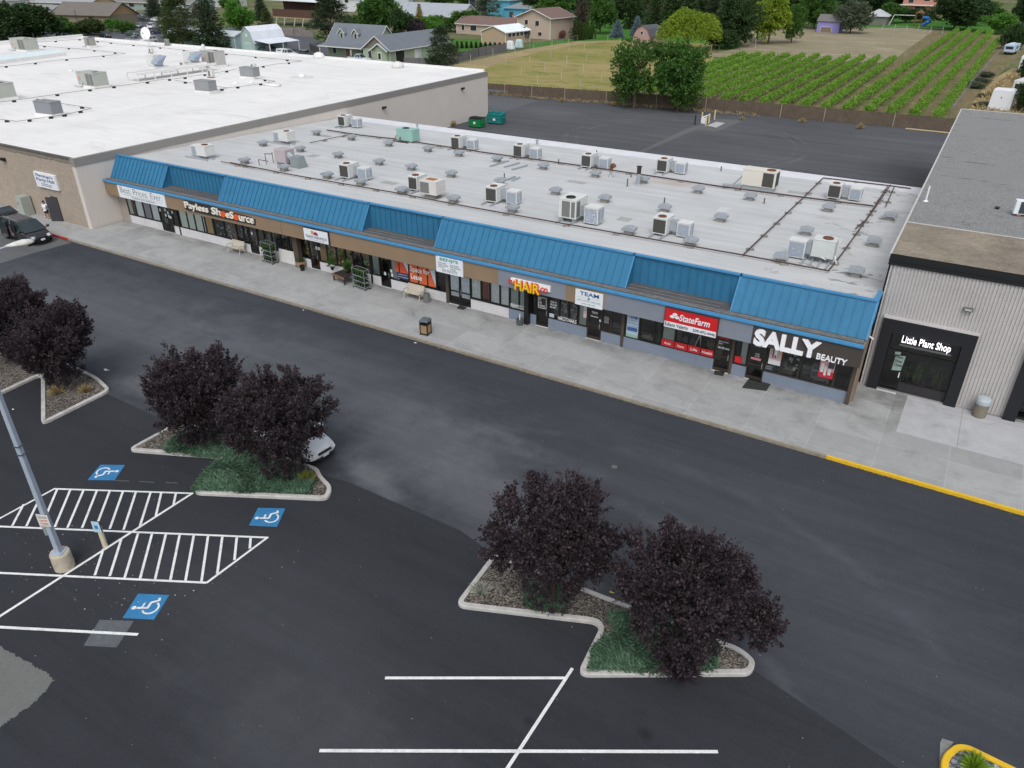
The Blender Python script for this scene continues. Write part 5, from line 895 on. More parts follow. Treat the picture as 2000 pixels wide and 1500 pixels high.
def plum(seed, H, rx, ry, per=34, size=.11, lob=None):
    """purple-leaved plum: plumes of upright shoots round a dense core, narrow at the foot, with dark gaps between the plumes"""
    g = nrng(seed); K = 62; u = unit(g.normal(size=(K, 3))); u[:, 2] = np.where(u[:, 2] < -.55, -u[:, 2]*.6, u[:, 2]); u = unit(u); w_ = np.clip(.86+.42*(u[:, 2:]+.15), .66, 1.0); zc = H*.52
    cc = u*np.array([rx, ry, H*.40])*np.hstack([w_, w_, np.ones_like(w_)])*g.uniform(.58, .90, (K, 1))+[0, 0, zc]; ax = unit(u*[1, 1, .5]+[0, 0, .95]+g.normal(size=(K, 3))*.15); ln = g.uniform(.55, 1.15, K)*rx/2.3; wd = ln*g.uniform(.34, .46, K)
    m = 17; idx = np.repeat(np.arange(K), m); v = unit(g.normal(size=(K*m, 3))); t = g.uniform(-.8, .8, (K*m, 1)); P0 = cc[idx]+ax[idx]*ln[idx][:, None]*t*.6+v*wd[idx][:, None]*(1-.55*np.abs(t)-.2*t)*g.uniform(.25, 1, (K*m, 1)); Dr = unit(ax[idx]+v*.55+g.normal(size=v.shape)*.2)
    C1, L1 = shoots(g, P0, Dr, g.uniform(.25, .5, K*m), per, .8, .045)
    q = 330; u2 = unit(g.normal(size=(q, 3))); P2 = u2*np.array([rx, ry, H*.40])*g.uniform(.1, .62, (q, 1))*np.array([.85, .85, 1])+[0, 0, zc]; C2, L2 = shoots(g, P2, unit(u2+[0, 0, .6]), g.uniform(.3, .6, q), 24, .8, .08)
    z3 = g.uniform(.15, H*.3, 110); a3 = g.uniform(0, 6.283, 110); r3 = rx*(.28+.36*z3/(H*.3)); P3 = np.stack([np.cos(a3)*r3*g.random(110)**.5, np.sin(a3)*r3*g.random(110)**.5, z3], 1); C3, L3 = shoots(g, P3, unit(np.stack([np.cos(a3)*.5, np.sin(a3)*.5, np.ones(110)], 1)), g.uniform(.3, .6, 110), 26, .8, .06)
    C1 = np.vstack([C1, C2, C3]); L1 = np.vstack([L1, L2, L3])
    if lob is not None:                                   # a limb that sticks out
        m = 150; c = np.array(lob[:3]); uu = unit(g.normal(size=(m, 3))); P1 = c+uu*[1, 1, 1.15]*lob[3]*g.uniform(.1, .9, (m, 1)); D1 = unit(uu+[0, 0, .9]); C2, L2 = shoots(g, P1, D1, g.uniform(.25, .5, m), per, .75, .05); C1 = np.vstack([C1, C2]); L1 = np.vstack([L1, L2])
    lo = C1[:, 2] > .1; C1 = C1[lo]; L1 = L1[lo]; return leafmesh('crown', C1, L1, size, g, .66, .5)
def broad(seed, H, r, n=900, per=9, size=.42, z0=.05, up=.25, droop=0, irr=0, K=26):
    g = nrng(seed); cu = unit(g.normal(size=(K, 3))); cu[:, 2] = cu[:, 2]*.9+.1; zc = H*(1+z0)/2; hz = H*(1-z0)/2
    cc = cu*np.array([r, r, hz])*g.uniform(.45-irr*.4, .78+irr*.35, (K, 1))+[0, 0, zc]; cr = g.uniform(.24-irr*.25, .42, K)*min(r, hz*1.1)*1.15
    idx = g.integers(0, K, n); u = unit(g.normal(size=(n, 3))+[0, 0, .35]); P0 = cc[idx]+u*cr[idx][:, None]*g.uniform(.35, .95, (n, 1)); Dr = unit(u+g.normal(size=(n, 3))*.3+[0, 0, up])
    C1, L1 = shoots(g, P0, Dr, g.uniform(.4, 1.0, n)*r*.22, per, .8, .10*size/.3, droop); k = C1[:, 2] > .2; return leafmesh('crown', C1[k], L1[k], size, g, .65, .5)
def conifer(seed, H, r, layers=16, size=.5, pw=.85, per=14, z0=.06, ragged=.25, up=-.18):
    g = nrng(seed); C1 = []; L1 = []
    for i in range(layers):
        t = (i+g.uniform(-.2, .2))/layers; z = H*(z0+(1-z0)*max(t, 0)); rad = r*(1-max(t, 0))**pw*g.uniform(1-ragged, 1)+.12*r*(t > .9)*.3; nb = max(5, int(15*(1-t)+4))
        a = g.random()*6.28+np.arange(nb)*6.283/nb+g.normal(size=nb)*.15; Dr = np.stack([np.cos(a), np.sin(a), np.full(nb, up)+g.normal(size=nb)*.06], 1); ln = rad*g.uniform(1-ragged, 1.08, nb); P0 = np.tile([0, 0, z], (nb, 1)); pp = max(6, int(per*(1-t*.7)))
        a1, b1 = shoots(g, P0, Dr, ln, pp*3, .55, .12*H/12); C1.append(a1); L1.append(b1)
    C1 = np.vstack(C1); L1 = np.vstack(L1); k = C1[:, 2] > .1; return leafmesh('crown', C1[k], L1[k], size, g, .45, .3)
def pine(seed, H, r, n=60, size=.45):
    g = nrng(seed); t = np.sort(g.uniform(.12, 1, n)); rad = r*np.where(t < .35, .75+t*.7, 1.05*(1-(t-.35)/.68)**.75); a = g.uniform(0, 6.283, n); cl = np.stack([np.cos(a)*rad*g.uniform(.3, .95, n), np.sin(a)*rad*g.uniform(.3, .95, n), t*H*.97], 1)
    m = 26; idx = np.repeat(np.arange(n), m); u = unit(g.normal(size=(n*m, 3))*[1.2, 1.2, .55]+[0, 0, .25]); s = r*.24*g.uniform(.7, 1.3, (n*m, 1)); P0 = cl[idx]+u*s*.4; C1, L1 = shoots(g, P0, u, s[:, 0]*.8, 7, .6, .06); return leafmesh('crown', C1, L1, size, g, .3, .5)
def willow(seed, H, r, n=1500, size=.46):
    g = nrng(seed); u = unit(g.normal(size=(n, 3))); u[:, 2] = np.abs(u[:, 2])*1.1-.1; u = unit(u); P0 = u*np.array([r, r, H*.55])*g.uniform(.6, 1, (n, 1))*(1+.1*np.sin(u[:, :1]*7))+[0, 0, H*.45]; Dr = unit(u*[1, 1, .4]+[0, 0, -.15]); C1, L1 = shoots(g, P0, Dr, g.uniform(.8, 1.8, n), 12, .5, .10, .55); k = C1[:, 2] > H*.1; return leafmesh('crown', C1[k], L1[k]+[0, 0, -.5], size, g, .35, .5)
BARK = mat('bark', (.10, .075, .055), .95, var=.25, sc1=4); BARKD = mat('bark_dark', (.045, .035, .03), .95, var=.25, sc1=5)
L_PLUM = leafmat('plum_leaf', (.022, .0165, .0215), (.080, .060, .069), .18, .6)
L_GRN = leafmat('green_leaf', (.035, .10, .018), (.09, .19, .035)); L_DK = leafmat('dark_leaf', (.020, .050, .016), (.055, .10, .03), .2)  # dark_leaf is lightened so its colour carries the slight haze over far trees
L_PINE = leafmat('pine_needle', (.022, .044, .022), (.055, .084, .038), .12); L_OLV = leafmat('olive_needle', (.035, .06, .018), (.07, .10, .025), .15)
L_YEL = leafmat('yellow_green_leaf', (.13, .22, .02), (.26, .34, .03)); L_BRT = leafmat('bright_leaf', (.05, .16, .02), (.12, .28, .04)); L_BLU = leafmat('blue_needle', (.10, .16, .18), (.19, .26, .30), .1)
L_GOLD = leafmat('gold_leaf', (.2, .2, .03), (.34, .27, .05)); L_GRY = leafmat('grey_leaf', (.07, .10, .05), (.16, .19, .13)); L_BRN = leafmat('brown_needle', (.03, .035, .02), (.085, .07, .05), .1); L_VIN = leafmat('vine_leaf', (.10, .24, .025), (.25, .43, .06), .3)
L_JUN = leafmat('juniper_blade', (.05, .115, .065), (.15, .25, .165), .15, .6)
def tree(name, label, p, crown, lm, H, r, trunk=.16, group=None, cat='tree', scale=None, rz=0, top=.8, bark=BARK, z0=.25, lowlimb=True):
    t = thing(name, label, cat, p, rz, group); o = bpy.data.objects.new('crown', crown); col.objects.link(o); o.parent = t
    if lm and not crown.materials: crown.materials.append(lm)
    if scale: o.scale = scale
    b = MB(); limbs(b, nrng(int(abs(p[0])*13+5)), H, trunk, H*top, 7, r*.8, z0); b.build('trunk', bark, t); return t
# plum trees of the planters
PT = [((28, 702), 5.4, 2.7, 2.7, 'leftmost purple plum tree, cut by the left edge of the photo', 11, None), ((130, 752), 4.95, 2.4, 2.35, 'purple plum tree over the triangular gravel planter tip', 12, None), ((402, 872), 5.5, 2.45, 2.4, 'purple plum tree at the left end of the middle planter', 13, None), ((560, 930), 5.6, 2.55, 2.5, 'purple plum tree in front of the parked white car', 14, None),
      ((1080, 1180), 5.5, 2.5, 2.4, 'purple plum tree at the left end of the right-hand planter', 25, None), ((1320, 1300), 5.8, 2.25, 2.3, 'purple plum tree with a limb sticking out low to its right', 36, (2.1, 1.2, 2.15, .8))]
for (uv, H, rx, ry, lb, sd_, lob) in PT:
    p = G(*uv, .1); t = tree('plum_tree', lb, p, plum(sd_, H, rx, ry, 34, .112, lob), L_PLUM, H, rx*.8, .13, 'purple plum trees in the parking lot planters', bark=BARKD)
    if lob: b = MB(); b.tube((.1, .05, 1.0), (1.6, .9, 1.7), .06, .04, 6); b.tube((1.6, .9, 1.7), (2.3, 1.4, 3.0), .04, .015, 5); b.build('limb', BARKD, t)
b = None
# low skirt of suckers at the foot of the right-hand tree
# planters
W_ = lambda x, y: Vector((x, y, 0))
PLR = [(886, 1182), (965, 1078), W_(-9.0, 19.5), W_(-5, 19.65), W_(-2.6, 19.75), (1478, 1290), (1468, 1316), (1125, 1318), (1176, 1216)]
i1 = planter(PLR, 'kerbed gravel planter with zigzag edge under the two right-hand plum trees', M_KERB, S_GRAV)
PLM = [(246, 878), W_(-31.6, 19.5), W_(-27, 19.7), W_(-22.6, 20.0), (628, 928), (650, 950), (640, 974), (372, 962), (440, 893)]
planter(PLM, 'kerbed planter with green ground cover under the two middle plum trees', M_KERB, S_GRAV)
PLL = [(80, 828), (217, 760), W_(-39.5, 20.0), W_(-46, 20.3), W_(-56, 20.3), W_(-58, 17.5), (-70, 800), (80, 730)]
planter(PLL, 'kerbed gravel planter with a triangular tip at the left edge', M_KERB, S_GRAV)
PY = [(1838, 1530), (1838, 1475), (1866, 1452), (1890, 1453), (2060, 1535), (2060, 1700), (1860, 1700)]
planter(PY, 'yellow-kerbed planter with dark gravel at the bottom right corner', M_YEL, S_GRAV2, .35)
sheet('kerb_stub', [G(1834, 1500), G(1836, 1450), G(1840, 1443), G(1862, 1450), G(1850, 1470), G(1842, 1500)], mat('chipped_asphalt', (.2, .21, .2), .9, var=.3, sc1=4), .02)
# juniper ground cover
from mathutils.geometry import tessellate_polygon
def inpoly(x, y, P):
    c = np.zeros(len(x), bool); j = len(P)-1
    for i in range(len(P)):
        xi, yi = P[i][0], P[i][1]; xj, yj = P[j][0], P[j][1]; c ^= ((yi > y) != (yj > y)) & (x < (xj-xi)*(y-yi)/(yj-yi+1e-12)+xi); j = i
    return c
def cover(name, poly, n, seed, m, h=.3, size=.3, label=None, kind='stuff', spread=.8, asp=.16):
    P = [(p.x, p.y) for p in poly]; g = nrng(seed); xs = [p[0] for p in P]; ys = [p[1] for p in P]; x = g.uniform(min(xs), max(xs), n*3); y = g.uniform(min(ys), max(ys), n*3); k = inpoly(x, y, P); x = x[k][:n]; y = y[k][:n]
    z = h*(.45+.35*np.sin(x*2.1+seed)*np.cos(y*2.7)+.2*g.random(len(x))); z = np.maximum(z, .03)+.08; C_ = np.stack([x, y, z*g.uniform(.2, 1, len(x))], 1); a = np.sin(x*1.3)*2+np.cos(y*1.7)*2+g.normal(size=len(x))*.9; D_ = np.stack([np.cos(a)*spread, np.sin(a)*spread, g.uniform(.25, 1, len(x))], 1)
    me = leafmesh(name, C_, D_, size, g, asp, .5); me.materials.append(m); o = bpy.data.objects.new(name, me); col.objects.link(o); o['kind'] = kind; return o
q = lambda *a: [G(u, v, .2) for u, v in a]
cover('ground_cover', q((374, 958), (412, 905), (470, 888), (540, 900), (605, 925), (612, 948), (600, 965), (385, 958)), 17000, 3, L_JUN, .34, .22); cover('ground_cover', q((322, 882), (340, 850), (400, 838), (470, 852), (520, 880), (435, 893), (420, 894)), 12000, 4, L_JUN, .34, .22)
cover('ground_cover', q((1155, 1310), (1160, 1265), (1195, 1230), (1185, 1200), (1260, 1190), (1330, 1230), (1405, 1265), (1405, 1310), (1300, 1315)), 19000, 5, L_JUN, .34, .22); cover('ground_cover', q((1020, 1175), (1028, 1145), (1080, 1140), (1120, 1165), (1100, 1195), (1040, 1190)), 5000, 6, L_JUN, .34, .22)
def tuft(label, p, lm, h=.35, n=260, cat='grass tuft', r=.28):
    g = nrng(int(abs(p.x)*100)); a = g.uniform(0, 6.283, n); t = g.uniform(0, 1, n); C_ = np.stack([np.cos(a)*t*.08, np.sin(a)*t*.08, np.zeros(n)], 1); D_ = np.stack([np.cos(a)*t*.9, np.sin(a)*t*.9, np.full(n, 1-t*.7)], 1); me = leafmesh('grass_tuft', C_, D_, h, g, .1, .5); me.materials.append(lm); o = bpy.data.objects.new('grass_tuft', me); col.objects.link(o); o.location = p; return prop(o, label, cat)
L_STR = leafmat('straw_blade', (.30, .23, .11), (.48, .38, .2), .2); L_PAL = leafmat('pale_blade', (.30, .32, .27), (.5, .5, .44), .2); L_LIM = leafmat('lime_blade', (.16, .3, .02), (.35, .5, .05), .3)
tuft('dry straw grass tuft, left one in the triangular planter tip', G(112, 768, .1), L_STR, .42, 320); tuft('dry straw grass tuft, right one in the triangular planter tip', G(167, 764, .1), L_STR, .36, 280); tuft('pale silvery grass tuft in the right-hand planter', G(938, 1158, .1), L_PAL, .42, 360); tuft('bright green grass tuft in the yellow-kerbed planter', G(1903, 1499, .1), L_LIM, .42, 300); tuft('yellowish grass clump at the right tip of the middle planter', G(602, 940, .1), leafmat('yellow_blade', (.14, .17, .03), (.26, .24, .06)), .5, 200)
tuft('small sucker shoots at the foot of the rightmost plum tree', G(1330, 1312, .1), L_PLUM, .8, 500, 'shrub', .5)
# litter and paint chips on the asphalt
b = MB(); g = nrng(5)
for i in range(150):
    u, v = g.normal(190, 130), g.normal(1120, 60)
    if u < 0 or v > 1330: continue
    p = G(u, v); s = abs(g.normal())*.018+.006; a = g.random()*3; b.face([(p.x+s*math.cos(a+k*1.57), p.y+s*math.sin(a+k*1.57)*.7, .02) for k in range(4)])
for i in range(260):
    p = G(g.uniform(0, 2000), g.uniform(560, 1500)); 
    if p.y > 33: continue
    s = abs(g.normal())*.010+.004; a = g.random()*3; b.face([(p.x+s*math.cos(a+k*1.57), p.y+s*math.sin(a+k*1.57)*.7, .02) for k in range(4)])
b.build('asphalt_debris', mat('chips', (.38, .37, .33), .9), kind='stuff')
for (u, v, s, lb) in ((208, 724, .28, 'curled white scrap of paper on the open asphalt'), (26, 801, .12, 'tiny white scrap beside the triangular planter'), (593, 607, .1, 'white scrap against the kerb left of the bin'), (812, 671, .14, 'flat white scrap under the kerb below the square bin'), (1195, 1159, .12, 'yellow scrap behind the right-hand planter')):
    p = G(u, v); b = MB(); b.face([(-s, 0, .0), (0, -s*.35, .02), (s, .2*s, .05), (.2*s, .25*s, .03), (-s*.7, s*.3, .04)]); o = b.build('paper_scrap', mat('scrap_yellow', (.6, .5, .1), .7) if 'yellow' in lb else mat('scrap_white', (.7, .72, .73), .7)); o.location = (p.x, p.y, .02); prop(o, lb, 'litter')
b = MB()
for i in range(420):
    x = g.uniform(G(1612, 897).x-30, 6); y = KY-abs(g.normal())*.06; s = abs(g.normal())*.02+.008; a = g.random()*3; b.face([(x+s*1.8*math.cos(a+k*1.57), y+s*math.sin(a+k*1.57)*.7, .02+g.random()*.01) for k in range(4)])
b.build('gutter_litter', mat('gutter_leaves', (.22, .15, .09), .9, var=.4, sc1=20), kind='stuff')
# ------------------------------------------------------------------ vehicles
M_TYRE = mat('tyre', (.015, .015, .016), .9); M_RIM = mat('rim', (.45, .46, .48), .35, .6); M_CARGL = mat('car_glass', (.02, .035, .04), .06, spec=.9, var=0, var2=0); M_LAMP = mat('headlight', (.6, .62, .62), .2, spec=.8); M_TAIL = mat('taillight', (.3, .01, .01), .3); M_PLATE = mat('plate', (.7, .72, .75), .5); M_TRIMC = mat('car_trim_black', (.012, .012, .013), .5)
PAINT = {}
def paint(c):
    k = tuple(c)
    if k not in PAINT:
        m = mat('car_paint_%d' % len(PAINT), c, .3, 0, var=.02, var2=.0, spec=.8); m.node_tree.nodes['Principled BSDF'].inputs['Coat Weight']  .default_value = .35; PAINT[k] = m
    return PAINT[k]
KIND = {  # L, W, stations x, z of deck line, glass: base x0,x1, top x0,x1, z belt, z roof
    'sedan': dict(L=4.7, W=1.82, deck=[(-2.35, .62), (-2.25, .92), (-1.5, .98), (-1.0, .97), (.75, .95), (1.3, .90), (2.0, .80), (2.3, .62)], gb=(-1.55, 1.05), gt=(-.85, .25), zb=.95, zr=1.43),
    'suv': dict(L=4.7, W=1.88, deck=[(-2.35, .7), (-2.3, 1.05), (-1.5, 1.08), (-1.0, 1.08), (.9, 1.08), (1.4, 1.02), (2.1, .95), (2.33, .7)], gb=(-2.25, 1.1), gt=(-1.95, .4), zb=1.08, zr=1.70),
    'van': dict(L=5.1, W=1.98, deck=[(-2.55, .7), (-2.5, 1.05), (-1.5, 1.08), (-1.0, 1.08), (1.2, 1.08), (1.75, 1.0), (2.3, .86), (2.52, .62)], gb=(-2.42, 1.65), gt=(-2.25, .65), zb=1.07, zr=1.76),
    'pickup': dict(L=5.6, W=1.95, deck=[(-2.8, .75), (-2.78, 1.15), (-1.5, 1.15), (-.75, 1.15), (1.0, 1.12), (1.5, 1.1), (2.5, 1.02), (2.78, .7)], gb=(-.75, 1.25), gt=(-.6, .55), zb=1.13, zr=1.78)}
def car(name, label, kind, c, p, rz, near=False, group='parked vehicles', canopy=False, rails_=False, cat=None, bedload=False):
    K = KIND[kind]; t = thing(name, label, cat or {'sedan': 'car', 'suv': 'car', 'van': 'van', 'pickup': 'pickup'}[kind], (p[0], p[1], 0), rz, group); W = K['W']/2; pt = paint(c); zb = K['zb']; L = K['L']/2
    b = MB(); b.smooth = near; st = []
    ext = [(-L, .35)]+[]; sec = []
    for x, z in K['deck']:
        f = 1-.10*max(0, abs(x)-L+.75)**1.5-(.16*max(0, (x-L+.55))/.55 if x > L-.55 else 0); w_ = W*f; z0 = .22+(.12 if abs(x) > L-.3 else 0)
        sec.append([(x, -w_*.93, z0), (x, -w_, z0+.18), (x, -w_, (z+z0)*.55), (x, -w_*.97, z-.1), (x, -w_*.88, z-.015), (x, -w_*.4, z+.02), (x, w_*.4, z+.02), (x, w_*.88, z-.015), (x, w_*.97, z-.1), (x, w_, (z+z0)*.55), (x, w_, z0+.18), (x, w_*.93, z0)])
    n = 12; vs = [q for s in sec for q in s]; fs = [(i*n+j, i*n+(j+1) % n, (i+1)*n+(j+1) % n, (i+1)*n+j) for i in range(len(sec)-1) for j in range(n)]+[tuple(range(n-1, -1, -1)), tuple(range((len(sec)-1)*n, len(sec)*n))]
    b.grid(vs, [f[::-1] if len(f) == 4 else f[::-1] for f in fs]); body = b.build('body', pt, t)
    if near: md = body.modifiers.new('s', 'SUBSURF'); md.levels = 2; md.render_levels = 2
    g0, g1 = K['gb']; h0, h1 = K['gt']; zr = K['zr']; wb = W*.90; wt = W*.70
    b = MB(); lo = [(g0, -wb, zb-.03), (g1, -wb, zb-.03), (g1+.12, 0, zb-.01), (g1, wb, zb-.03), (g0, wb, zb-.03), (g0-.04, 0, zb-.03)]; hi = [(h0, -wt, zr-.05), (h1, -wt, zr-.05), (h1+.1, 0, zr-.03), (h1, wt, zr-.05), (h0, wt, zr-.05), (h0-.04, 0, zr-.04)]
    b.grid(lo+hi, [(i, (i+1) % 6, 6+(i+1) % 6, 6+i) for i in range(6)]+[(6, 7, 8, 9, 10, 11)]); b.build('glass', M_CARGL, t)
    b = MB(); b.grid([(q[0], q[1]*1.02, q[2]-.02) for q in hi]+[(q[0]*.96+.02*(h0+h1)/2, q[1]*.9, zr) for q in hi], [(i, (i+1) % 6, 6+(i+1) % 6, 6+i) for i in range(6)]+[(6, 7, 8, 9, 10, 11)])
    for sg in (-1, 1):
        for (a0, a1, r_) in (((g1-.02, wb+.005), (h1+.02, wt+.01), .045), ((g0+.05, wb+.005), (h0+.05, wt+.01), .09), (((g0+g1)/2-.15, wb+.008), ((h0+h1)/2-.05, wt+.012), .04)): b.tube((a0[0], sg*a0[1], zb-.04), (a1[0], sg*a1[1], zr-.05), r_, r_*.8, 5)
    b.build('roof', pt, t)
    if kind == 'pickup' and not canopy: b = MB(); b.box(-2.65, -.85, -W*.78, W*.78, 1.145, 1.18); b.build('bed', mat('bed_liner', (.02, .02, .02), .9), t)
    if canopy: b = MB(); b.hexa([(-2.75, -W*.92, 1.12), (-.72, -W*.92, 1.12), (-.72, W*.92, 1.12), (-2.75, W*.92, 1.12), (-2.65, -W*.76, 1.8), (-.72, -W*.76, 1.8), (-.72, W*.76, 1.8), (-2.65, W*.76, 1.8)]); cn = b.build('canopy', pt, t); [MB().box(*q_).build('window', M_CARGL, cn) for q_ in ((-2.3, -1.1, -W*.86, -W*.84, 1.3, 1.6), (-2.3, -1.1, W*.84, W*.86, 1.3, 1.6), (-2.74, -2.7, -.5, .5, 1.3, 1.6))]
    for x in (-L+.85, L-.9):
        for sg in (-1, 1):
            wh = MB(); wh.tube((x, sg*(W-.2), .33), (x, sg*(W+.01), .33), .335, .335, 18); wo = wh.build('wheel', M_TYRE, t); rm = MB(); rm.tube((x, sg*(W-.02), .33), (x, sg*(W+.02), .33), .21, .2, 14); rm.build('rim', M_RIM, wo)
    for sg in (-1, 1):
        a = MB(); zz_ = K['deck'][-2][1]-.1; a.hexa([(L-.45, sg*W*.62-.14, zz_-.09), (L-.06, sg*W*.60-.14, zz_-.12), (L-.10, sg*W*.60+.14, zz_-.12), (L-.5, sg*W*.70+.14, zz_-.06), (L-.45, sg*W*.62-.14, zz_+.085), (L-.12, sg*W*.60-.14, zz_+.02), (L-.2, sg*W*.60+.14, zz_+.03), (L-.55, sg*W*.70+.12, zz_+.10)]); a.build('headlight', M_LAMP, t)
        a = MB(); a.box(-L-.01, -L+.12, sg*W*.78-.12, sg*W*.78+.12, zb-.28, zb-.06); a.build('taillight', M_TAIL, t)
        a = MB(); a.tube((g1-.15, sg*W*.92, zb+.06), (g1-.15, sg*(W+.12), zb+.1), .03); a.box(g1-.22, g1-.1, sg*(W+.14)-.1, sg*(W+.14)+.1, zb+.02, zb+.2); a.build('side_mirror', pt, t)
    a = MB(); a.box(L-.05, L+.015, -.16, .16, .42, .56); a.build('plate', M_PLATE, t)
    a = MB(); a.box(L-.12, L+.0, -W*.5, W*.5, .3, .4); a.box(L-.1, L-.01, -W*.42, W*.42, .6, .68); a.build('grille', M_TRIMC, t)
    if rails_:
        for y in (-.62, .62): a = MB(); a.tube((-2.0, y, zr+.06), (.3, y, zr+.06), .025); [a.tube((x, y, zr-.03), (x, y, zr+.06), .02) for x in (-2, -.8, .3)]; a.build('roof_rail', M_RIM, t)
        for x in (-1.5, -1.1, -.7, -.3, .1): a = MB(); a.box(x-.03, x+.03, -.6, .6, zr+.03, zr+.07); a.build('roof_rib', M_RIM, t)
    return t
v = car('minivan', 'black minivan with raised tailgate and open sliding door at the red kerb', 'van', (.012, .012, .014), (-66.85, 31.75), R(-3), True, None, rails_=True)
b = MB(); X = Matrix.Translation((-2.3, 0, 1.74)) @ Matrix.Rotation(R(18), 4, 'Y'); b.hexa([X @ Vector(q) for q in ((-1.15, -.82, 0), (0, -.85, 0), (0, .85, 0), (-1.15, .82, 0), (-1.1, -.72, .12), (0, -.75, .1), (0, .75, .1), (-1.1, .72, .12))]); tg = b.build('tailgate', paint((.012, .012, .014)), v); b = MB(); b.hexa([X @ Vector(q) for q in ((-.85, -.6, .125), (-.2, -.66, .115), (-.2, .66, .115), (-.85, .6, .125), (-.85, -.58, .14), (-.2, -.64, .13), (-.2, .64, .13), (-.85, .58, .14))]); b.build('window', M_CARGL, tg)
b = MB(); b.box(-1.95, -.75, -1.14, -1.06, .35, 1.08); b.box(-1.95, -.75, -1.10, -1.04, 1.08, 1.12); b.box(-1.95, -1.88, -1.1, -1.02, 1.12, 1.6); b.box(-.82, -.75, -1.1, -1.02, 1.12, 1.6); b.box(-1.95, -.75, -1.06, -.98, 1.58, 1.64); sd_ = b.build('sliding_door', paint((.012, .012, .014)), v); b = MB(); b.box(-1.88, -.82, -1.08, -1.06, 1.13, 1.58); b.build('window', M_CARGL, sd_); b = MB(); b.box(-1.6, -1.0, -1.165, -1.14, .45, .5); b.build('door_trim', M_RIM, sd_)
b = MB(); b.box(-.7, .35, -1.0, -.93, .4, 1.5); b.build('doorway', M_BLK, v); b = MB(); b.box(-.5, .0, -1.015, -.8, .55, .8); b.box(-.5, -.35, -1.015, -.8, .8, 1.35); b.build('seat', mat('seat_pink_grey', (.16, .11, .11), .8), v)
car('white_sedan', 'white sedan half hidden behind the purple plum tree in the middle of the lot', 'sedan', (.66, .69, .72), (-25.0, 20.85), R(-5), True, None)
CL = [((205, 73), 'sedan', (.010, .011, .013), 0, 'black sedan at the roof edge, far left of the street'), ((258, 70), 'sedan', (.06, .08, .075), 0, 'dark green-grey sedan behind the chain-link fence end'), ((264, 84), 'pickup', (.30, .31, .31), 0, 'silver pickup just behind the white roof, left of the dish'), ((311, 66), 'sedan', (.03, .025, .09), 25, 'dark blue hatchback right of the satellite dish'), ((296, 56), 'suv', (.62, .64, .64), -50, 'white car in the street behind the satellite dish'),
      ((272, 54), 'sedan', (.25, .29, .29), -50, 'grey car at the corner of the brown-roofed house'), ((308, 42), 'sedan', (.7, .71, .68), 10, 'white sedan parked across the street by the pine'), ((282, 41), 'suv', (.03, .045, .04), 0, 'dark green car in front of the mint garage'), ((271, 37), 'suv', (.58, .61, .6), 0, 'silver-white car beside the boat'), ((322, 55), 'sedan', (.42, .46, .44), 5, 'silver car half hidden by the tall pines'), ((328, 41), 'sedan', (.65, .66, .66), 10, 'white car end left of the tall pines'), ((291, 84), 'suv', (.62, .62, .6), -90, 'white car half hidden under the dish stand'),
      ((528, 104), 'pickup', (.012, .035, .035), 12, 'dark green pickup under the mint barn lean-to'), ((562, 112), 'pickup', (.70, .71, .71), 0, 'white pickup with canopy right of the dark green pickup'), ((606, 115), 'sedan', (.012, .012, .014), 0, 'black car right of the white canopy pickup'), ((703, 122), 'pickup', (.55, .60, .68), 0, 'pale blue-white pickup in front of the green house porch'), ((84, 76), 'suv', (.5, .52, .55), 0, 'pale car between the light pole and the left parapet')]
for (uv, k, c, a, lb) in CL: car({'sedan': 'parked_car', 'suv': 'parked_suv', 'pickup': 'pickup_truck'}[k], lb, k, c, G(*uv), R(a), canopy='canopy' in lb)
p = G(1998, 236); car('parked_suv', 'dark pickup corner at the right edge behind the gravel roof', 'suv', (.02, .02, .03), (p.x+1.2, p.y+1.0), R(80))
# ------------------------------------------------------------------ person
def skin(name, pts, edges, rad, m, parent, lv=2):
    me = bpy.data.meshes.new(name); me.from_pydata(pts, edges, []); o = bpy.data.objects.new(name, me); col.objects.link(o); o.parent = parent; md = o.modifiers.new('s', 'SKIN'); md.use_smooth_shade = True
    for i, r_ in enumerate(rad): me.skin_vertices[0].data[i].radius = (r_, r_) if not isinstance(r_, tuple) else r_; me.skin_vertices[0].data[i].use_root = (i == 0)
    s = o.modifiers.new('d', 'SUBSURF'); s.levels = lv; s.render_levels = lv; me.materials.append(m); return o
SK1 = mat('skin', (.32, .17, .11), .6, var=.03)
P = thing('person', 'person in white t-shirt and black shorts, hand at face, by the open grey door', 'person', (*G(95, 429, .15).xy, .15), R(205))
pt = [(0, 0, .92), (0, 0, 1.12), (0, 0, 1.36), (0, .01, 1.47), (0, .01, 1.55), (0, -.005, 1.66), (.1, 0, .86), (.11, -.01, .48), (.12, .02, .09), (.12, -.13, .04), (-.1, 0, .86), (-.13, .03, .48), (-.17, .06, .09), (-.18, -.09, .04), (.17, 0, 1.38), (.27, -.06, 1.14), (.10, -.22, 1.30), (.05, -.2, 1.42), (-.17, 0, 1.38), (-.40, -.04, 1.30), (-.58, -.16, 1.26), (-.66, -.2, 1.25)]
ed = [(0, 1), (1, 2), (2, 3), (3, 4), (4, 5), (0, 6), (6, 7), (7, 8), (8, 9), (0, 10), (10, 11), (11, 12), (12, 13), (2, 14), (14, 15), (15, 16), (16, 17), (2, 18), (18, 19), (19, 20), (20, 21)]
rd = [.13, .115, .13, .06, .075, .085, .085, .055, .038, .035, .085, .055, .038, .035, .05, .04, .028, .025, .05, .04, .028, .022]
skin('body', pt, ed, rd, SK1, P)
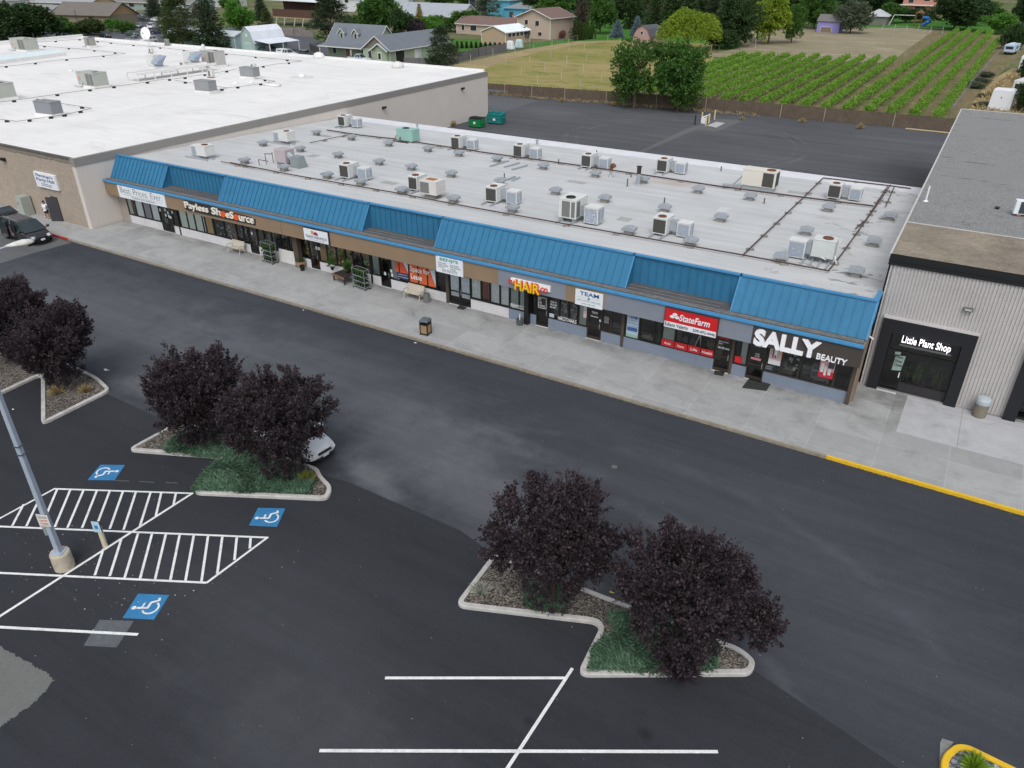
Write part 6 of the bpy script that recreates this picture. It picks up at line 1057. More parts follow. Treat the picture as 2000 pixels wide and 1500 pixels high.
skin('shirt', [(0, 0, 1.0), (0, 0, 1.15), (0, 0, 1.34), (.17, 0, 1.38), (.24, -.04, 1.23), (-.17, 0, 1.38), (-.31, -.02, 1.33), (0, 0, .86)], [(0, 1), (1, 2), (2, 3), (3, 4), (2, 5), (5, 6), (0, 7)], [.165, .155, .155, .075, .07, .075, .07, .17], mat('white_cotton', (.72, .74, .78), .8), P)
skin('shorts', [(0, 0, .92), (.1, 0, .84), (.11, -.005, .56), (-.1, 0, .84), (-.125, .02, .56)], [(0, 1), (1, 2), (0, 3), (3, 4)], [.155, .115, .09, .115, .09], mat('black_cotton', (.015, .015, .02), .9), P)
b = MB(); b.smooth = True; b.lathe([(.02, .1), (.07, .085), (.095, .03), (.09, -.03), (.05, -.06)], (0, .015, 1.66), 12); b.build('hair', mat('dark_hair', (.012, .009, .008), .7), P)
for x, y in ((.12, -.07), (-.18, -.03)): b = MB(); b.prism([(x-.05, y+.11), (x-.05, y-.1), (x-.02, y-.15), (x+.02, y-.15), (x+.05, y-.1), (x+.05, y+.11)], 0, .085); b.build('shoe', mat('white_shoe', (.7, .7, .7), .6), P, bevel=.02)
for s in (-1, 1):
    b = MB(); b.lathe([(.004, 0), (.011, .008), (.004, .016)], (s*.03, -.083, 1.66), 6); b.build('eye', mat('eye', (.02, .015, .01), .3), P)
b = MB(); b.hexa([(-.012, -.08, 1.62), (.012, -.08, 1.62), (.01, -.11, 1.625), (-.01, -.11, 1.625), (-.008, -.08, 1.655), (.008, -.08, 1.655), (.006, -.09, 1.655), (-.006, -.09, 1.655)]); b.build('nose', SK1, P); b = MB(); b.box(-.02, .02, -.087, -.08, 1.595, 1.603); b.build('mouth', mat('lip', (.2, .06, .05), .6), P)
# hands: palm with five separate fingers
for (hx, hy, hz, dx, dy, dz, sg) in ((.05, -.2, 1.42, -.2, .3, .9, 1), (-.66, -.2, 1.25, -.9, -.4, 0, -1)):
    d = Vector((dx, dy, dz)).normalized(); s = d.cross(Vector((0, 0, 1) if abs(d.z) < .7 else (0, 1, 0))).normalized(); c0_ = Vector((hx, hy, hz)); pts = [tuple(c0_)]; eds = []; rr_ = [.026]
    pts.append(tuple(c0_+d*.07)); eds.append((0, 1)); rr_.append(.03)
    for k, (o_, l) in enumerate(((-.03, .05), (-.01, .062), (.012, .058), (.032, .045))): i0 = len(pts); pts += [tuple(c0_+d*.09+s*o_), tuple(c0_+d*(.09+l)+s*o_*1.2)]; eds += [(1, i0), (i0, i0+1)]; rr_ += [.009, .007]
    i0 = len(pts); pts += [tuple(c0_+d*.03-s*.045), tuple(c0_+d*.07-s*.06)]; eds += [(0, i0), (i0, i0+1)]; rr_ += [.011, .008]
    skin('hand', pts, eds, rr_, SK1, P, 1)
# ------------------------------------------------------------------ lamp pole, signs, street furniture
pb = G(127, 1107); PX = Vector((pb.x, pb.y, 0)); hd = G(36, 477, 12.75)
o = thing('lamp_post', 'tall square steel lamp pole on a round concrete base, leaning out of the left edge', 'street lamp', PX); M_POLE = mat('pole_steel', (.36, .42, .50), .55, .1, var=.12, sc1=2)
b = MB(); b.lathe([(.37, 0), (.37, .72), (.34, .78), (.02, .78)], n=24); b.build('concrete_base', mat('base_concrete', (.47, .42, .33), .9, var=.14, sc1=2.5, dirt=.55), o)
b = MB(); X = Matrix.Rotation(R(20), 4, 'Z'); b.box(-.21, .21, -.21, .21, .78, .81, X); b.build('base_plate', M_POLE, o); b = MB(); r0, r1 = .105, .065; b.hexa([X @ Vector(q) for q in ((-r0, -r0, .8), (r0, -r0, .8), (r0, r0, .8), (-r0, r0, .8), (-r1, -r1, 12.7), (r1, -r1, 12.7), (r1, r1, 12.7), (-r1, r1, 12.7))]); b.build('pole', M_POLE, o, bevel=.02)
b = MB(); [b.box(-.13, .13, -.13, .13, z, z+.02, X) for z in (5.4, 5.75)]; b.build('strap', mat('strap_dark', (.08, .09, .10), .5, .5), o)
hv = hd-PX; dr_ = Vector((hv.x, hv.y, 0)).normalized(); ang = math.atan2(dr_.y, dr_.x)
b = MB(); b.tube((0, 0, 12.55), tuple(hv-dr_*.35+Vector((0, 0, .0))), .035, .03); b.build('arm', M_POLE, o)
X = Matrix.Translation(hv-dr_*.4) @ Matrix.Rotation(ang, 4, 'Z'); b = MB(); b.smooth = True; sec = [(0, .05, .05), (.12, .07, .07), (.3, .13, .10), (.55, .16, .13), (.75, .14, .10), (.86, .06, .05)]; n = 12; vs = [X @ Vector((x, w_*math.cos(6.283*i/n), h_*max(math.sin(6.283*i/n), -.35))) for x, w_, h_ in sec for i in range(n)]; b.grid(vs, [(j*n+i, j*n+(i+1) % n, (j+1)*n+(i+1) % n, (j+1)*n+i) for j in range(len(sec)-1) for i in range(n)]+[tuple(range(n)), tuple(range(5*n, 6*n))]); lh = b.build('lamp_head', mat('lamp_head_white', (.62, .62, .58), .5, var=.22, sc1=7, dirt=.3), o)
b = MB(); b.smooth = True; b.lathe([(.02, -.12), (.1, -.09), (.13, -.03), (.02, -.02)], tuple(X @ Vector((.58, 0, 0))), 14); b.build('lens', mat('amber_lens', (.72, .60, .33), .3), lh)
def onpole(v): return HT((PX.x, PX.y), v)
zs = onpole(1012); o = thing('tow_notice', 'white towing notice with red words strapped to the lamp pole', 'sign', (PX.x, PX.y, zs)); b = MB(); Xs = Matrix.Rotation(R(24), 4, 'Z'); b.box(-.23, .23, -.16, -.145, -.28, .28, Xs); b.build('panel', mat('notice_white', (.7, .68, .66), .5), o)
for s_, z0_, z1_, m_ in (("A-JACKS'", -.06, .06, RL), ('TOWING', -.2, -.09, mat('amber_letter', (.5, .2, .05), .5))): v_, f_ = textbm(s_, -.17, .17, z0_, z1_, -.162, .004, .01, X=Xs); b = MB(); b.grid(v_, f_); b.build('lettering', m_, o)
b = MB(); [b.box(-.2+i*.05, -.175+i*.05, -.165, -.16, z, z+.015, Xs) for i in range(8) for z in (.22, -.25)]; [b.box(-.18, .18, -.165, -.16, z, z+.012, Xs) for z in (.12, .16)]; b.build('border_marks', SK, o)
o = thing('tow_notice', 'back of a second notice on the left face of the lamp pole', 'sign', (PX.x, PX.y, zs-.1)); b = MB(); b.box(-.35, -.16, -.05, -.035, -.35, .3, Xs); b.build('panel', mat('notice_back', (.42, .40, .42), .5), o); b = MB(); b.box(-.3, -.17, -.03, 0, -.75, -.35, Xs); b.build('bracket', mat('bracket_green', (.22, .27, .25), .6), o)
p = G(206, 1067); o = thing('bollard_sign', 'cream bollard with a small blue accessible parking plate on top', 'bollard', p); b = MB(); b.lathe([(.10, 0), (.10, .98), (.07, 1.05), (.01, 1.07)], n=14); b.build('post', mat('bollard_cream', (.58, .52, .38), .7, dirt=.2), o); b = MB(); b.box(-.16, .16, -.13, -.11, .85, 1.38, Xs); b.build('plate', mat('plate_pale', (.45, .62, .70), .4), o); b = MB(); b.box(-.07, .07, -.14, -.13, 1.03, 1.2, Xs); b.build('symbol', mat('plate_blue', (.03, .2, .5), .5), o); b = MB(); b.box(-.18, .18, -.11, -.09, .83, 1.4, Xs); b.build('backing', M_BLK, o)
CRMB = mat('bench_cream', (.50, .46, .38), .6, var=.08, sc1=3, dirt=.08)
def bench():
    t = thing('park_bench', 'x', 'bench', group='cream benches against the shop front')
    b = MB(); [b.box(-.62, .62, .02+i*.075, .075+i*.075, .42-.005*i, .45-.005*i) for i in range(6)]; b.build('seat', CRMB, t)
    b = MB(); X = Matrix.Translation((0, .47, .42)) @ Matrix.Rotation(R(-14), 4, 'X'); b.box(-.62, .62, 0, .03, .0, .48, X); [b.box(-.60+i*.135, -.51+i*.135, -.012, .0, .05, .44, X) for i in range(9)]; b.box(-.66, .66, -.02, .05, .46, .52, X); b.build('backrest', CRMB, t)
    for s in (-.66, .66):
        b = MB(); pl = [(-.12, .0), (-.02, .12), (.02, .42), (-.1, .62), (-.08, .68), (.1, .66), (.42, .62)]; [b.tube((s, a[0], a[1]), (s, c[0], c[1]), .032, .032, 6) for a, c in zip(pl, pl[1:])]; pl = [(.02, .40), (.25, .3), (.42, .42)]; [b.tube((s, a[0], a[1]), (s, c[0], c[1]), .028, .028, 6) for a, c in zip(pl, pl[1:])]; pl = [(.58, .0), (.44, .18), (.46, .45), (.6, .95)]; [b.tube((s, a[0], a[1]), (s, c[0], c[1]), .035, .03, 6) for a, c in zip(pl, pl[1:])]; b.build('bench_end', CRMB, t)
    return t
B0 = bench(); place(B0, (G(467, 492, .15).x, 38.05, .15), R(0), 'cream bench against the white knee wall under the raised cream letters'); place(copytree(B0), (G(811, 582, .15).x, 38.0, .15), 0, 'cream bench under the orange lease banner')
def urn(nm, label, uv, r, h, m, lid=None, cat='trash can', parts=True):
    o = thing(nm, label, cat, G(*uv, .15)); b = MB(); b.smooth = False; b.lathe([(r*.9, 0), (r, .04), (r, h), (r*.8, h), (r*.78, h*.85), (.01, h*.85)], n=22); b.build('body', m, o)
    if lid: b = MB(); b.lathe(lid, (0, 0, h), 22); b.build('lid', mat('lid_grey', (.40, .45, .48), .5), o)
    return o
AGG = mat('exposed_aggregate', (.20, .18, .14), .95, var=.15, var2=.5, sc2=25)
urn('trash_can', 'round exposed-aggregate bin with grey domed lid against the ribbed wall', (1911, 812), .33, .75, AGG, [(.34, 0), (.36, .05), (.36, .22), (.30, .33), (.1, .36)])
urn('trash_can', 'round grey stone ash bin at the right end of the bench under the lease banner', (834, 589), .24, .6, mat('stone_grey', (.16, .16, .16), .95, var2=.4))
o = urn('plant_pot', 'dark grey round planter pot with a white post in it beside the black pillar', (1015, 634), .22, .42, mat('pot_dark', (.08, .09, .09), .8), None, 'plant pot'); b = MB(); b.tube((0, 0, .3), (0, 0, .75), .035); b.build('post', SW, o)
p = G(832, 652, .15); o = thing('litter_bin', 'square black-framed litter bin with tan panels alone on the pavement', 'trash can', p, R(8)); b = MB(); s = .25
for x in (-s, s):
    for y in (-s, s): b.box(x-.03, x+.03, y-.03, y+.03, 0, .93)
b.box(-s-.03, s+.03, -s-.03, s+.03, .06, .12); b.box(-s-.03, s+.03, -s-.03, s+.03, .70, .76); b.build('frame', M_BLK, o); b = MB(); b.box(-s+.0, s-.0, -s+.0, s-.0, .12, .70); b.build('panel', mat('bin_tan', (.33, .22, .12), .7, var=.12, sc1=3), o); b = MB(); b.hexa([(-.31, -.31, .93), (.31, -.31, .93), (.31, .31, .93), (-.31, .31, .93), (-.24, -.24, 1.06), (.24, -.24, 1.06), (.24, .24, 1.06), (-.24, .24, 1.06)]); b.build('lid', mat('bin_lid', (.10, .12, .13), .5), o); b = MB(); b.box(-.2, .2, -.2, .2, .76, .9); b.build('inner', M_BLK, o)
for nm, lb, a in (('door_mat', 'large dark mat at the door under the huge white letters', [(1449, 757), (1463, 739), (1505, 750), (1497, 763)]), ('door_mat', 'small dark mat at the door beside the red window strips', [(1394, 731), (1396, 723), (1416, 727), (1412, 734)]), ('door_mat', 'dark mat at the curtained double doors', [(892, 602), (897, 596), (912, 600), (905, 605)])):
    P_ = [G(u, v_, .175) for u, v_ in a]; c = sum(P_, Vector())/4; b = MB(); b.hexa([(q.x-c.x, q.y-c.y, -.019) for q in P_]+[(q.x-c.x, q.y-c.y, 0) for q in P_]); m_ = b.build(nm, mat('mat_dark', (.030, .033, .032), .95, var2=.3), label=lb, cat='door mat'); m_.location = c
# plant racks and stands in front of the produce shop
LF = leafmat('shop_plant_leaf', (.03, .09, .02), (.09, .17, .03)); FR = mat('rack_metal', (.23, .26, .27), .5, .2)
def bush(h, r, n, seed, size=.12):
    g = nrng(seed); u = unit(g.normal(size=(n, 3))); C_ = u*[r, r, h*.5]*g.uniform(.2, 1, (n, 1))+[0, 0, h*.55]; return leafmesh('foliage', C_, unit(u+[0, 0, .8]), size, g, .4, .6)
def potted(h=.28, r=.11, seed=3):
    t = thing('potted_plant', 'x', 'plant'); b = MB(); b.lathe([(.06, 0), (.085, .13)], n=10); b.build('pot', M_BLK, t); me = bush(h, r, 70, seed, .10); me.materials.append(LF); f = bpy.data.objects.new('foliage', me); col.objects.link(f); f.parent = t; f.location = (0, 0, .1); return t
PP = potted(); used = [False]
def rack(label, p, rz, shelves, w_=1.25, d=.5, h=1.55, rows_=2, ncol=5, where=''):
    o = thing('plant_rack', label, 'plant rack', p, rz); b = MB()
    for x in (-w_/2, w_/2):
        for y in (0, d): b.tube((x, y, .1), (x, y, h), .02)
    for z in (h,): b.tube((-w_/2, 0, z), (w_/2, 0, z), .018); b.tube((-w_/2, d, z), (w_/2, d, z), .018); b.tube((-w_/2, 0, z), (-w_/2, d, z), .018); b.tube((w_/2, 0, z), (w_/2, d, z), .018)
    b.build('frame', FR, o)
    for z in shelves: b = MB(); b.box(-w_/2, w_/2, 0, d, z-.015, z+.01); b.build('shelf', FR, o)
    for x in (-w_/2, w_/2):
        for y in (0, d): b = MB(); b.tube((x-.015, y, .05), (x+.015, y, .05), .05, .05, 10); b.build('caster', M_BLK, o)
    X = Matrix.Translation(p) @ Matrix.Rotation(rz, 4, 'Z')
    for si, z in enumerate(shelves):
        nm_ = ['bottom', 'middle', 'upper', 'top'][si]
        for i in range(ncol):
            for j in range(rows_):
                q = X @ Vector((-w_/2+.12+i*(w_-.24)/(ncol-1), .13+j*.24, z+.012)); c = copytree(PP) if used[0] else PP; used[0] = True; place(c, q, rnd.random()*6, 'black-potted green plant on the %s shelf of the %s' % (nm_, where), 'plants on the %s shelf of the %s' % (nm_, where), rnd.uniform(.8, 1.2))
p = G(523, 514, .15); rack('metal plant rack left of the white board against the knee wall', p, R(-6), (.18, .62, 1.0), 1.2, .5, 1.62, where='rack beside the white board')
p = G(702, 565, .15); rack('metal plant trolley with full shelves beside the black stand', p, R(-8), (.2, .58, .98), 1.25, .5, 1.5, where='trolley beside the black stand')
o = thing('display_stand', 'stepped dark wood display stand on casters with sloping front', 'display stand', G(676, 553, .15), R(-12)); DW = mat('dark_stand_wood', (.03, .022, .02), .7, var=.2); b = MB(); X = Matrix.Identity(4)
b.hexa([(-1.1, -.35, .5), (.35, -.35, .5), (.35, .6, .62), (-.9, .6, .62), (-1.1, -.35, .58), (.35, -.35, .58), (.35, .6, .7), (-.9, .6, .7)]); [b.box(-.8, .4, .6+i*.22, .82+i*.22, .62, .74+i*.14) for i in range(3)]; b.build('tray', DW, o); b = MB(); b.box(-1.1, .35, -.39, -.35, .42, .6); b.build('apron', mat('stand_apron', (.20, .11, .08), .7), o)
for x, y in ((-1.02, -.3), (.27, -.3), (-.8, 1.0), (.3, 1.0)): b = MB(); b.box(x-.04, x+.04, y-.04, y+.04, .08, .5); l_ = b.build('leg', DW, o); b = MB(); b.tube((x-.02, y, .05), (x+.02, y, .05), .05, .05, 10); b.build('caster', M_BLK, l_)
o = thing('white_board', 'white grooved board leaning on the knee wall beside the plant rack', 'panel', (G(560, 515, .15).x, 38.72, .15)); b = MB(); X = Matrix.Rotation(R(-9), 4, 'X'); b.box(-.95, .95, -.03, 0, 0, 1.0, X); [b.box(-.95+i*.1, -.945+i*.1+.01, -.035, -.03, .02, .98, X, m=1) for i in range(1, 19)]; b.build('board', [mat('board_white', (.66, .65, .63), .7), mat('groove', (.3, .3, .29), .8)], o)
o = thing('barrel_planter', 'round wooden half-barrel with green plants at the brown pillar', 'planter', G(589, 521, .15)); b = MB(); b.lathe([(.33, 0), (.42, .22), (.45, .45), (.40, .45), (.38, .4), (.01, .4)], n=22); b.build('barrel', mat('barrel_wood', (.32, .22, .14), .8, var=.2, sc1=6), o); me = bush(.35, .38, 260, 9, .14); me.materials.append(LF); f = bpy.data.objects.new('foliage', me); col.objects.link(f); f.parent = o; f.location = (0, 0, .36)
o = thing('plant_pot', 'small black pot in front of the half-barrel', 'plant pot', G(591, 528, .15)); b = MB(); b.lathe([(.15, 0), (.2, .4), (.17, .4), (.01, .36)], n=16); b.build('pot', M_BLK, o)
for (uv, lb, h_) in (((664, 536), 'leafy plant on the back of the black stand, left', .8), ((700, 541), 'leafy plant behind the plant trolley', .7)):
    p = G(*uv, .15); o = thing('potted_plant', lb, 'plant', (p.x, 38.3, .75), 0); b = MB(); b.lathe([(.1, 0), (.14, .2)], n=10); b.build('pot', M_BLK, o); me = bush(h_, .28, 200, int(uv[0]), .2); me.materials.append(LF); f = bpy.data.objects.new('foliage', me); col.objects.link(f); f.parent = o; f.location = (0, 0, .15)
# dumpsters, bollards, guard rail in the service yard
def dumpster(label, uv, rz, c, lid, w_=1.9, d=1.3, h=1.25):
    o = thing('dumpster', label, 'dumpster', G(*uv), rz); m = mat('dump_%d' % int(c[1]*1000), c, .6, var=.12, dirt=.12)
    b = MB(); b.hexa([(-w_/2, -d/2, .12), (w_/2, -d/2, .12), (w_/2, d/2, .12), (-w_/2, d/2, .12), (-w_/2, -d/2, h*.86), (w_/2, -d/2, h*.86), (w_/2, d/2, h), (-w_/2, d/2, h)]); [b.box(-w_/2-.04, w_/2+.04, -d/2-.05, -d/2, z, z+.07) for z in (.15, h*.5, h*.8)]; [b.box(x-.03, x+.03, -d/2-.05, -d/2, .12, h*.85) for x in (-w_/2, w_/2)]; b.build('body', m, o)
    for s in (-1, 1):
        b = MB(); x0_, x1_ = (-w_/2, -.02) if s < 0 else (.02, w_/2); b.hexa([(x0_, -d/2, h*.87), (x1_, -d/2, h*.87), (x1_, d/2, h+.02), (x0_, d/2, h+.02), (x0_, -d/2, h*.92), (x1_, -d/2, h*.92), (x1_, d/2, h+.07), (x0_, d/2, h+.07)]); [b.box(x0_+i*.15+.05, x0_+i*.15+.09, -d/2+.05, d/2-.05, h*.92, h+.09) for i in range(6)]; b.build('lid', lid, o)
        b = MB(); b.box(s*w_/2, s*(w_/2+.12), -.4, .3, h*.45, h*.6); b.build('fork_pocket', m, o)
    b = MB(); b.box(-.18, .18, -d/2-.07, -d/2-.05, .5, .8); b.build('sticker', SW, o)
    return o
dumpster('bright green dumpster with dark ribbed lid beside the tan side wall', (932, 248), R(0), (.005, .19, .055), mat('lid_dark', (.03, .035, .035), .6)); dumpster('teal dumpster with teal lid and open lower hatch at the wall corner', (970, 241), R(5), (.01, .17, .16), mat('lid_teal', (.015, .22, .22), .6), 2.2, 1.5, 1.5)
for i, (uv, h_, c, lb) in enumerate((((958.5, 236+2), 1.5, (.6, .48, .28), 'cream bollard at the tan wall corner behind the teal dumpster'), ((1357, 243), 1.2, (.02, .02, .02), 'black bollard left of the cream bollards'), ((1370, 238), 1.3, (.62, .5, .30), 'cream bollard at the back left of the pale slab'), ((1378, 246), 1.3, (.62, .5, .30), 'cream bollard at the front left of the pale slab'), ((1384, 241), 1.3, (.62, .5, .30), 'cream bollard in the middle of the group by the slab'), ((1395, 234), 1.3, (.62, .5, .30), 'cream bollard farthest right of the group by the slab'))):
    o = thing('bollard', lb, 'bollard', G(*uv), 0, 'bollards in the service yard'); b = MB(); b.lathe([(.1, 0), (.1, h_), (.06, h_+.05), (.01, h_+.06)], n=12); b.build('post', mat('boll_%d' % int(c[0]*100), c, .7), o)
o = thing('utility_box', 'white meter box between the cream bollards', 'utility box', G(1374, 241)); b = MB(); b.box(-.35, .35, -.2, .2, 0, .75); b.tube((-.3, 0, .8), (.6, .5, 1.2), .06); b.build('body', SW, o, bevel=.03)
GR = mat('guard_rail', (.26, .29, .31), .5, .4, var=.1); p0, p1 = G(935, 183.5), G(1091, 193.5); o = thing('guard_rail', 'long steel guard rail in front of the wooden fence', 'guard rail', p0); d = p1-p0; n_ = Vector((-d.y, d.x, 0)).normalized(); b = MB()
for z, t_ in ((.45, 0), (.55, -.05), (.65, 0), (.75, -.05)): e = n_*t_; b.hexa([e+Vector((0, 0, z)), d+e+Vector((0, 0, z)), d+e+n_*.04+Vector((0, 0, z)), e+n_*.04+Vector((0, 0, z)), e+Vector((0, 0, z+.09)), d+e+Vector((0, 0, z+.09)), d+e+n_*.04+Vector((0, 0, z+.09)), e+n_*.04+Vector((0, 0, z+.09))])
b.build('beam', GR, o)
for i in range(9): b = MB(); q = d*(i/8); b.box(q.x-.06, q.x+.06, q.y+.03, q.y+.2, 0, .75); b.build('rail_post', GR, o)
for lb, pa, pb_ in (('tan timber kerb log at the fence foot, far right of the yard', (1768, 253), (1856, 262)),):
    a, c = G(*pa), G(*pb_); o = thing('timber_kerb', lb, 'log', a); b = MB(); b.tube((0, 0, .12), tuple(c-a+Vector((0, 0, .12))), .12, .12, 8); b.build('log', mat('log_tan', (.42, .33, .22), .9), o)
# ------------------------------------------------------------------ wooden fence along the yard
FW = mat('fence_wood', (.115, .088, .066), .95, var=.25, sc1=1.2, var2=.35, sc2=9); FWP = mat('fence_post_wood', (.33, .29, .22), .9, var=.3)
fp = [G(905, 181), G(1100, 195), G(1350, 213), G(1500, 227), G(1700, 244), G(1885, 261)]
fo = thing('wooden_fence', 'long weathered brown board fence behind the service yard', 'fence', fp[2]); b = MB(); g = nrng(2)
for a, c in zip(fp, fp[1:]):
    n = int((c-a).length/.16); d = (c-a)/n; e = Vector((-d.y, d.x, 0)).normalized()*.02
    for i in range(n):
        q = a+d*i; h = 1.82+g.normal()*.035; l = e*g.normal()*.6; s = d*.93; b.hexa([q-e+l, q+s-e+l, q+s+e+l, q+e+l]+[v_+Vector((0, 0, h)) for v_ in (q-e+l, q+s-e+l, q+s+e+l, q+e+l)])
b.build('boards', FW, fo, W=True)
for a, c in zip(fp, fp[1:]):
    n = max(1, int((c-a).length/6.0))
    for i in range(n): q = a+(c-a)*((i+g.random()*.3)/n); b = MB(); e = Vector((0, -.09, 0)); b.box(q.x-.05, q.x+.05, q.y-.12, q.y-.03, 0, 1.88+g.random()*.12); b.build('fence_post', FWP, fo, W=True)
# weeds at the fence foot
cover('fence_weeds', [G(955, 187), G(1100, 200), G(1350, 219), G(1480, 231), G(1480, 226), G(1350, 214), G(1100, 196), G(955, 183)], 1500, 8, L_STR, .35, .4)
g = nrng(12)
for i, (u, v, s, lb) in enumerate(((1448, 234, .8, 'left'), (1567, 239, 1.0, 'middle left'), (1680, 251, 1.1, 'middle right'), (1200, 206, 1.0, 'by the two big trees'), (1098, 199, .9, 'at the guard rail end'), (885, 246, 1.2, 'against the tan side wall'))): tuft('dry weed clump at the yard edge, %s' % lb, G(u, v), L_STR, .6*s, 160, 'weed')
tuft('green weed sticking above the back edge of the strip roof', Vector((G(1180, 292, 3.9).x, 69.9, 3.4)), L_BRT, 1.0, 90, 'weed')
# ------------------------------------------------------------------ fields, lawns, streets
sheet('grass_field', [G(860, 170), G(955, 183), G(1350, 213), G(1372, 205), G(1400, 85), G(1210, 78), G(1140, 80), G(1060, 92), G(960, 112), G(890, 130), G(860, 140)], S_FIELD, -.03)
sheet('straw_margin', [G(840, 150), G(880, 128), G(960, 110), G(1050, 92), G(1130, 80), G(1200, 80), G(1120, 88), G(1060, 100), G(990, 118), G(900, 150), G(960, 166), G(1060, 176), G(1060, 188), G(940, 178), G(860, 160)], S_STRAW, -.02)
sheet('vineyard_ground', [(-56, 121), (-3.6, 123), (-1, 180), (3, 235), (3, 300), (-22, 300), (-22, 200), (-50, 192), (-62, 170)], S_VINE, -.025)
sheet('dry_field_ground', [(-22, 198), (-17.5, 298), (-30, 305), (-62, 292), (-75, 262), (-68, 230), (-60, 215), (-62, 192), (-48, 190)], S_DRY, -.028)
sheet('lawn', [G(1120, 82), G(1210, 84), G(1300, 95), G(1420, 98), G(1480, 88), G(1560, 72), G(1590, 55), G(1500, 30), G(1100, 30)], S_LAWN, -.035); sheet('lawn', [(-62, 300), (20, 296), (20, 360), (-70, 360)], S_LAWN, -.03); sheet('lawn', [G(880, 78), G(950, 78), G(985, 96), G(890, 100)], S_LAWN, -.02); sheet('lawn', [G(1030, 85), G(1150, 73), G(1150, 84), G(1040, 92)], S_LAWN, -.022)
sheet('straw_strip', [(-3.6, 122), (12, 124), (16, 205), (2, 205), (-1.5, 180)], S_STRAW, -.02)
sheet('yard_road', [G(540, 118), G(700, 125), G(640, 88), G(600, 68), G(560, 62), G(450, 52), G(430, 60), G(540, 80), G(560, 95)], A_STREET, -.03)
sheet('street', [(-300, 118), (-140, 112), (-140, 150), (-200, 158), (-225, 175), (-262, 205), (-330, 260), (-350, 250), (-280, 195), (-240, 160), (-300, 150)], A_STREET, -.028)
sheet('far_street', [(20, 260), (30, 250), (60, 420), (30, 430), (5, 380)], A_STREET, -.02)
# vineyard rows
MST = mat('vine_trunk', (.09, .065, .05), .95); lib = {}
def vinerow(Lk, seed):
    g = nrng(seed); n = int(Lk*44); y = g.uniform(0, Lk, n); dens = .75+.35*np.sin(y*.9+seed)+.3*np.sin(y*2.9+seed*3); k = g.random(n) < dens; y = y[k]; n = len(y)
    P0 = np.stack([g.normal(size=n)*.13, y, 1.15+g.normal(size=n)*.12], 1); Dr = unit(np.stack([g.normal(size=n)*.7+.55, g.normal(size=n)*.5, g.uniform(-.25, 1.3, n)], 1)); C1, L1 = shoots(g, P0, Dr, g.uniform(.25, .85, n), 6, .6, .04, .25); me = leafmesh('foliage', C1, L1, .28, g, .5, .5); me.materials.append(L_VIN); return me
tb = MB(); tb.tube((0, 0, 0), (.03, .02, 1.15), .045, .035, 5); tb.tube((.02, 0, .9), (.25, .1, 1.25), .02, .012, 4); tb.tube((.02, 0, .9), (-.22, -.05, 1.25), .02, .012, 4)
T0 = tb.build('trunk', MST)
first = True; nm_o = ['rightmost', 'second', 'third', 'fourth', 'fifth', 'sixth', 'seventh', 'eighth', 'ninth', 'tenth', 'eleventh', 'twelfth', 'thirteenth', 'fourteenth', 'fifteenth', 'sixteenth', 'seventeenth']
for i in range(16):
    x0 = -6.3-3.08*i; y0 = 127.2-.12*i; ye = [262, 286, 291, 289, 288][i] if i < 5 else 200-.9*(i-5)-(4 if i == 9 else 0); sl = .024 if i < 5 else .006; Lk = ye-y0; key = (round(Lk/6), i % 3)
    if key not in lib: lib[key] = (vinerow(Lk, 30+i), Lk)
    me, LL = lib[key]
    r_ = thing('vine_row', 'row of grape vines, %s from the right%s' % (nm_o[i], ', one of the five long rows' if i < 5 else ', one of the shorter rows') if i else 'rightmost long row of grape vines beside the straw strip', 'vine row', (x0, y0, -.02), -math.atan(sl), 'rows of grape vines'); f = bpy.data.objects.new('foliage', me); col.objects.link(f); f.parent = r_; f.scale = (1, Lk/LL, 1)
    n = min(48, int(Lk/2.4))
    for k in range(n):
        t_ = T0 if first else T0.copy()
        if not first: col.objects.link(t_)
        first = False; t_.parent = r_; t_.location = (rnd.uniform(-.1, .1), Lk*(k+.3)/n, 0); t_.rotation_euler = (0, 0, rnd.random()*6); t_.scale = (1, 1, rnd.uniform(.9, 1.1))
# white vineyard stakes in the grass field
stk = [(919.5, 124), (945, 139), (963, 111), (989, 124), (1006, 107.5), (1018, 146), (1034.5, 122), (1042, 99), (1049.5, 165), (1064, 137), (1075.5, 112.5), (1078, 91), (1096, 155.5), (1107, 126), (1111, 101), (1111, 85), (1134, 172.5), (1139, 142.5), (1145, 118), (1140.5, 99.5), (1174.5, 160), (1178, 131), (1171, 109), (1197.5, 111), (1210, 84), (1187, 81), (1156, 75), (1160, 76), (1370, 106), (1388, 104)]
M_STK = mat('stake_white', (.42, .41, .38), .8, var=.2)
b = MB(); b.box(-.04, .04, -.04, .04, -.05, 1.5); S0 = b.build('stake', M_STK); prop(S0, 'weathered white stake standing in the grass field', 'stake', 'white stakes in the grass field')
for i, (u, v) in enumerate(stk):
    s_ = S0 if i == 0 else S0.copy()
    if i: col.objects.link(s_)
    s_.location = G(u, v); s_.rotation_euler = (rnd.uniform(-.06, .06), rnd.uniform(-.06, .06), rnd.random()); s_.scale = (1, 1, rnd.uniform(.8, 1.25))
for i, (u, v) in enumerate(((1637, 64), (1661, 64), (1684, 62), (1723, 60), (1746, 62), (1769, 63), (1792, 65), (1816, 66), (1840, 66), (1405, 96), (1475, 93))):
    s_ = S0.copy(); col.objects.link(s_); s_.location = G(u, v); s_.scale = (1.3, 1.3, 1.4); prop(s_, 'pale fence stake along the far edge of the dry field', 'stake', 'pale stakes along the far edge of the dry field')
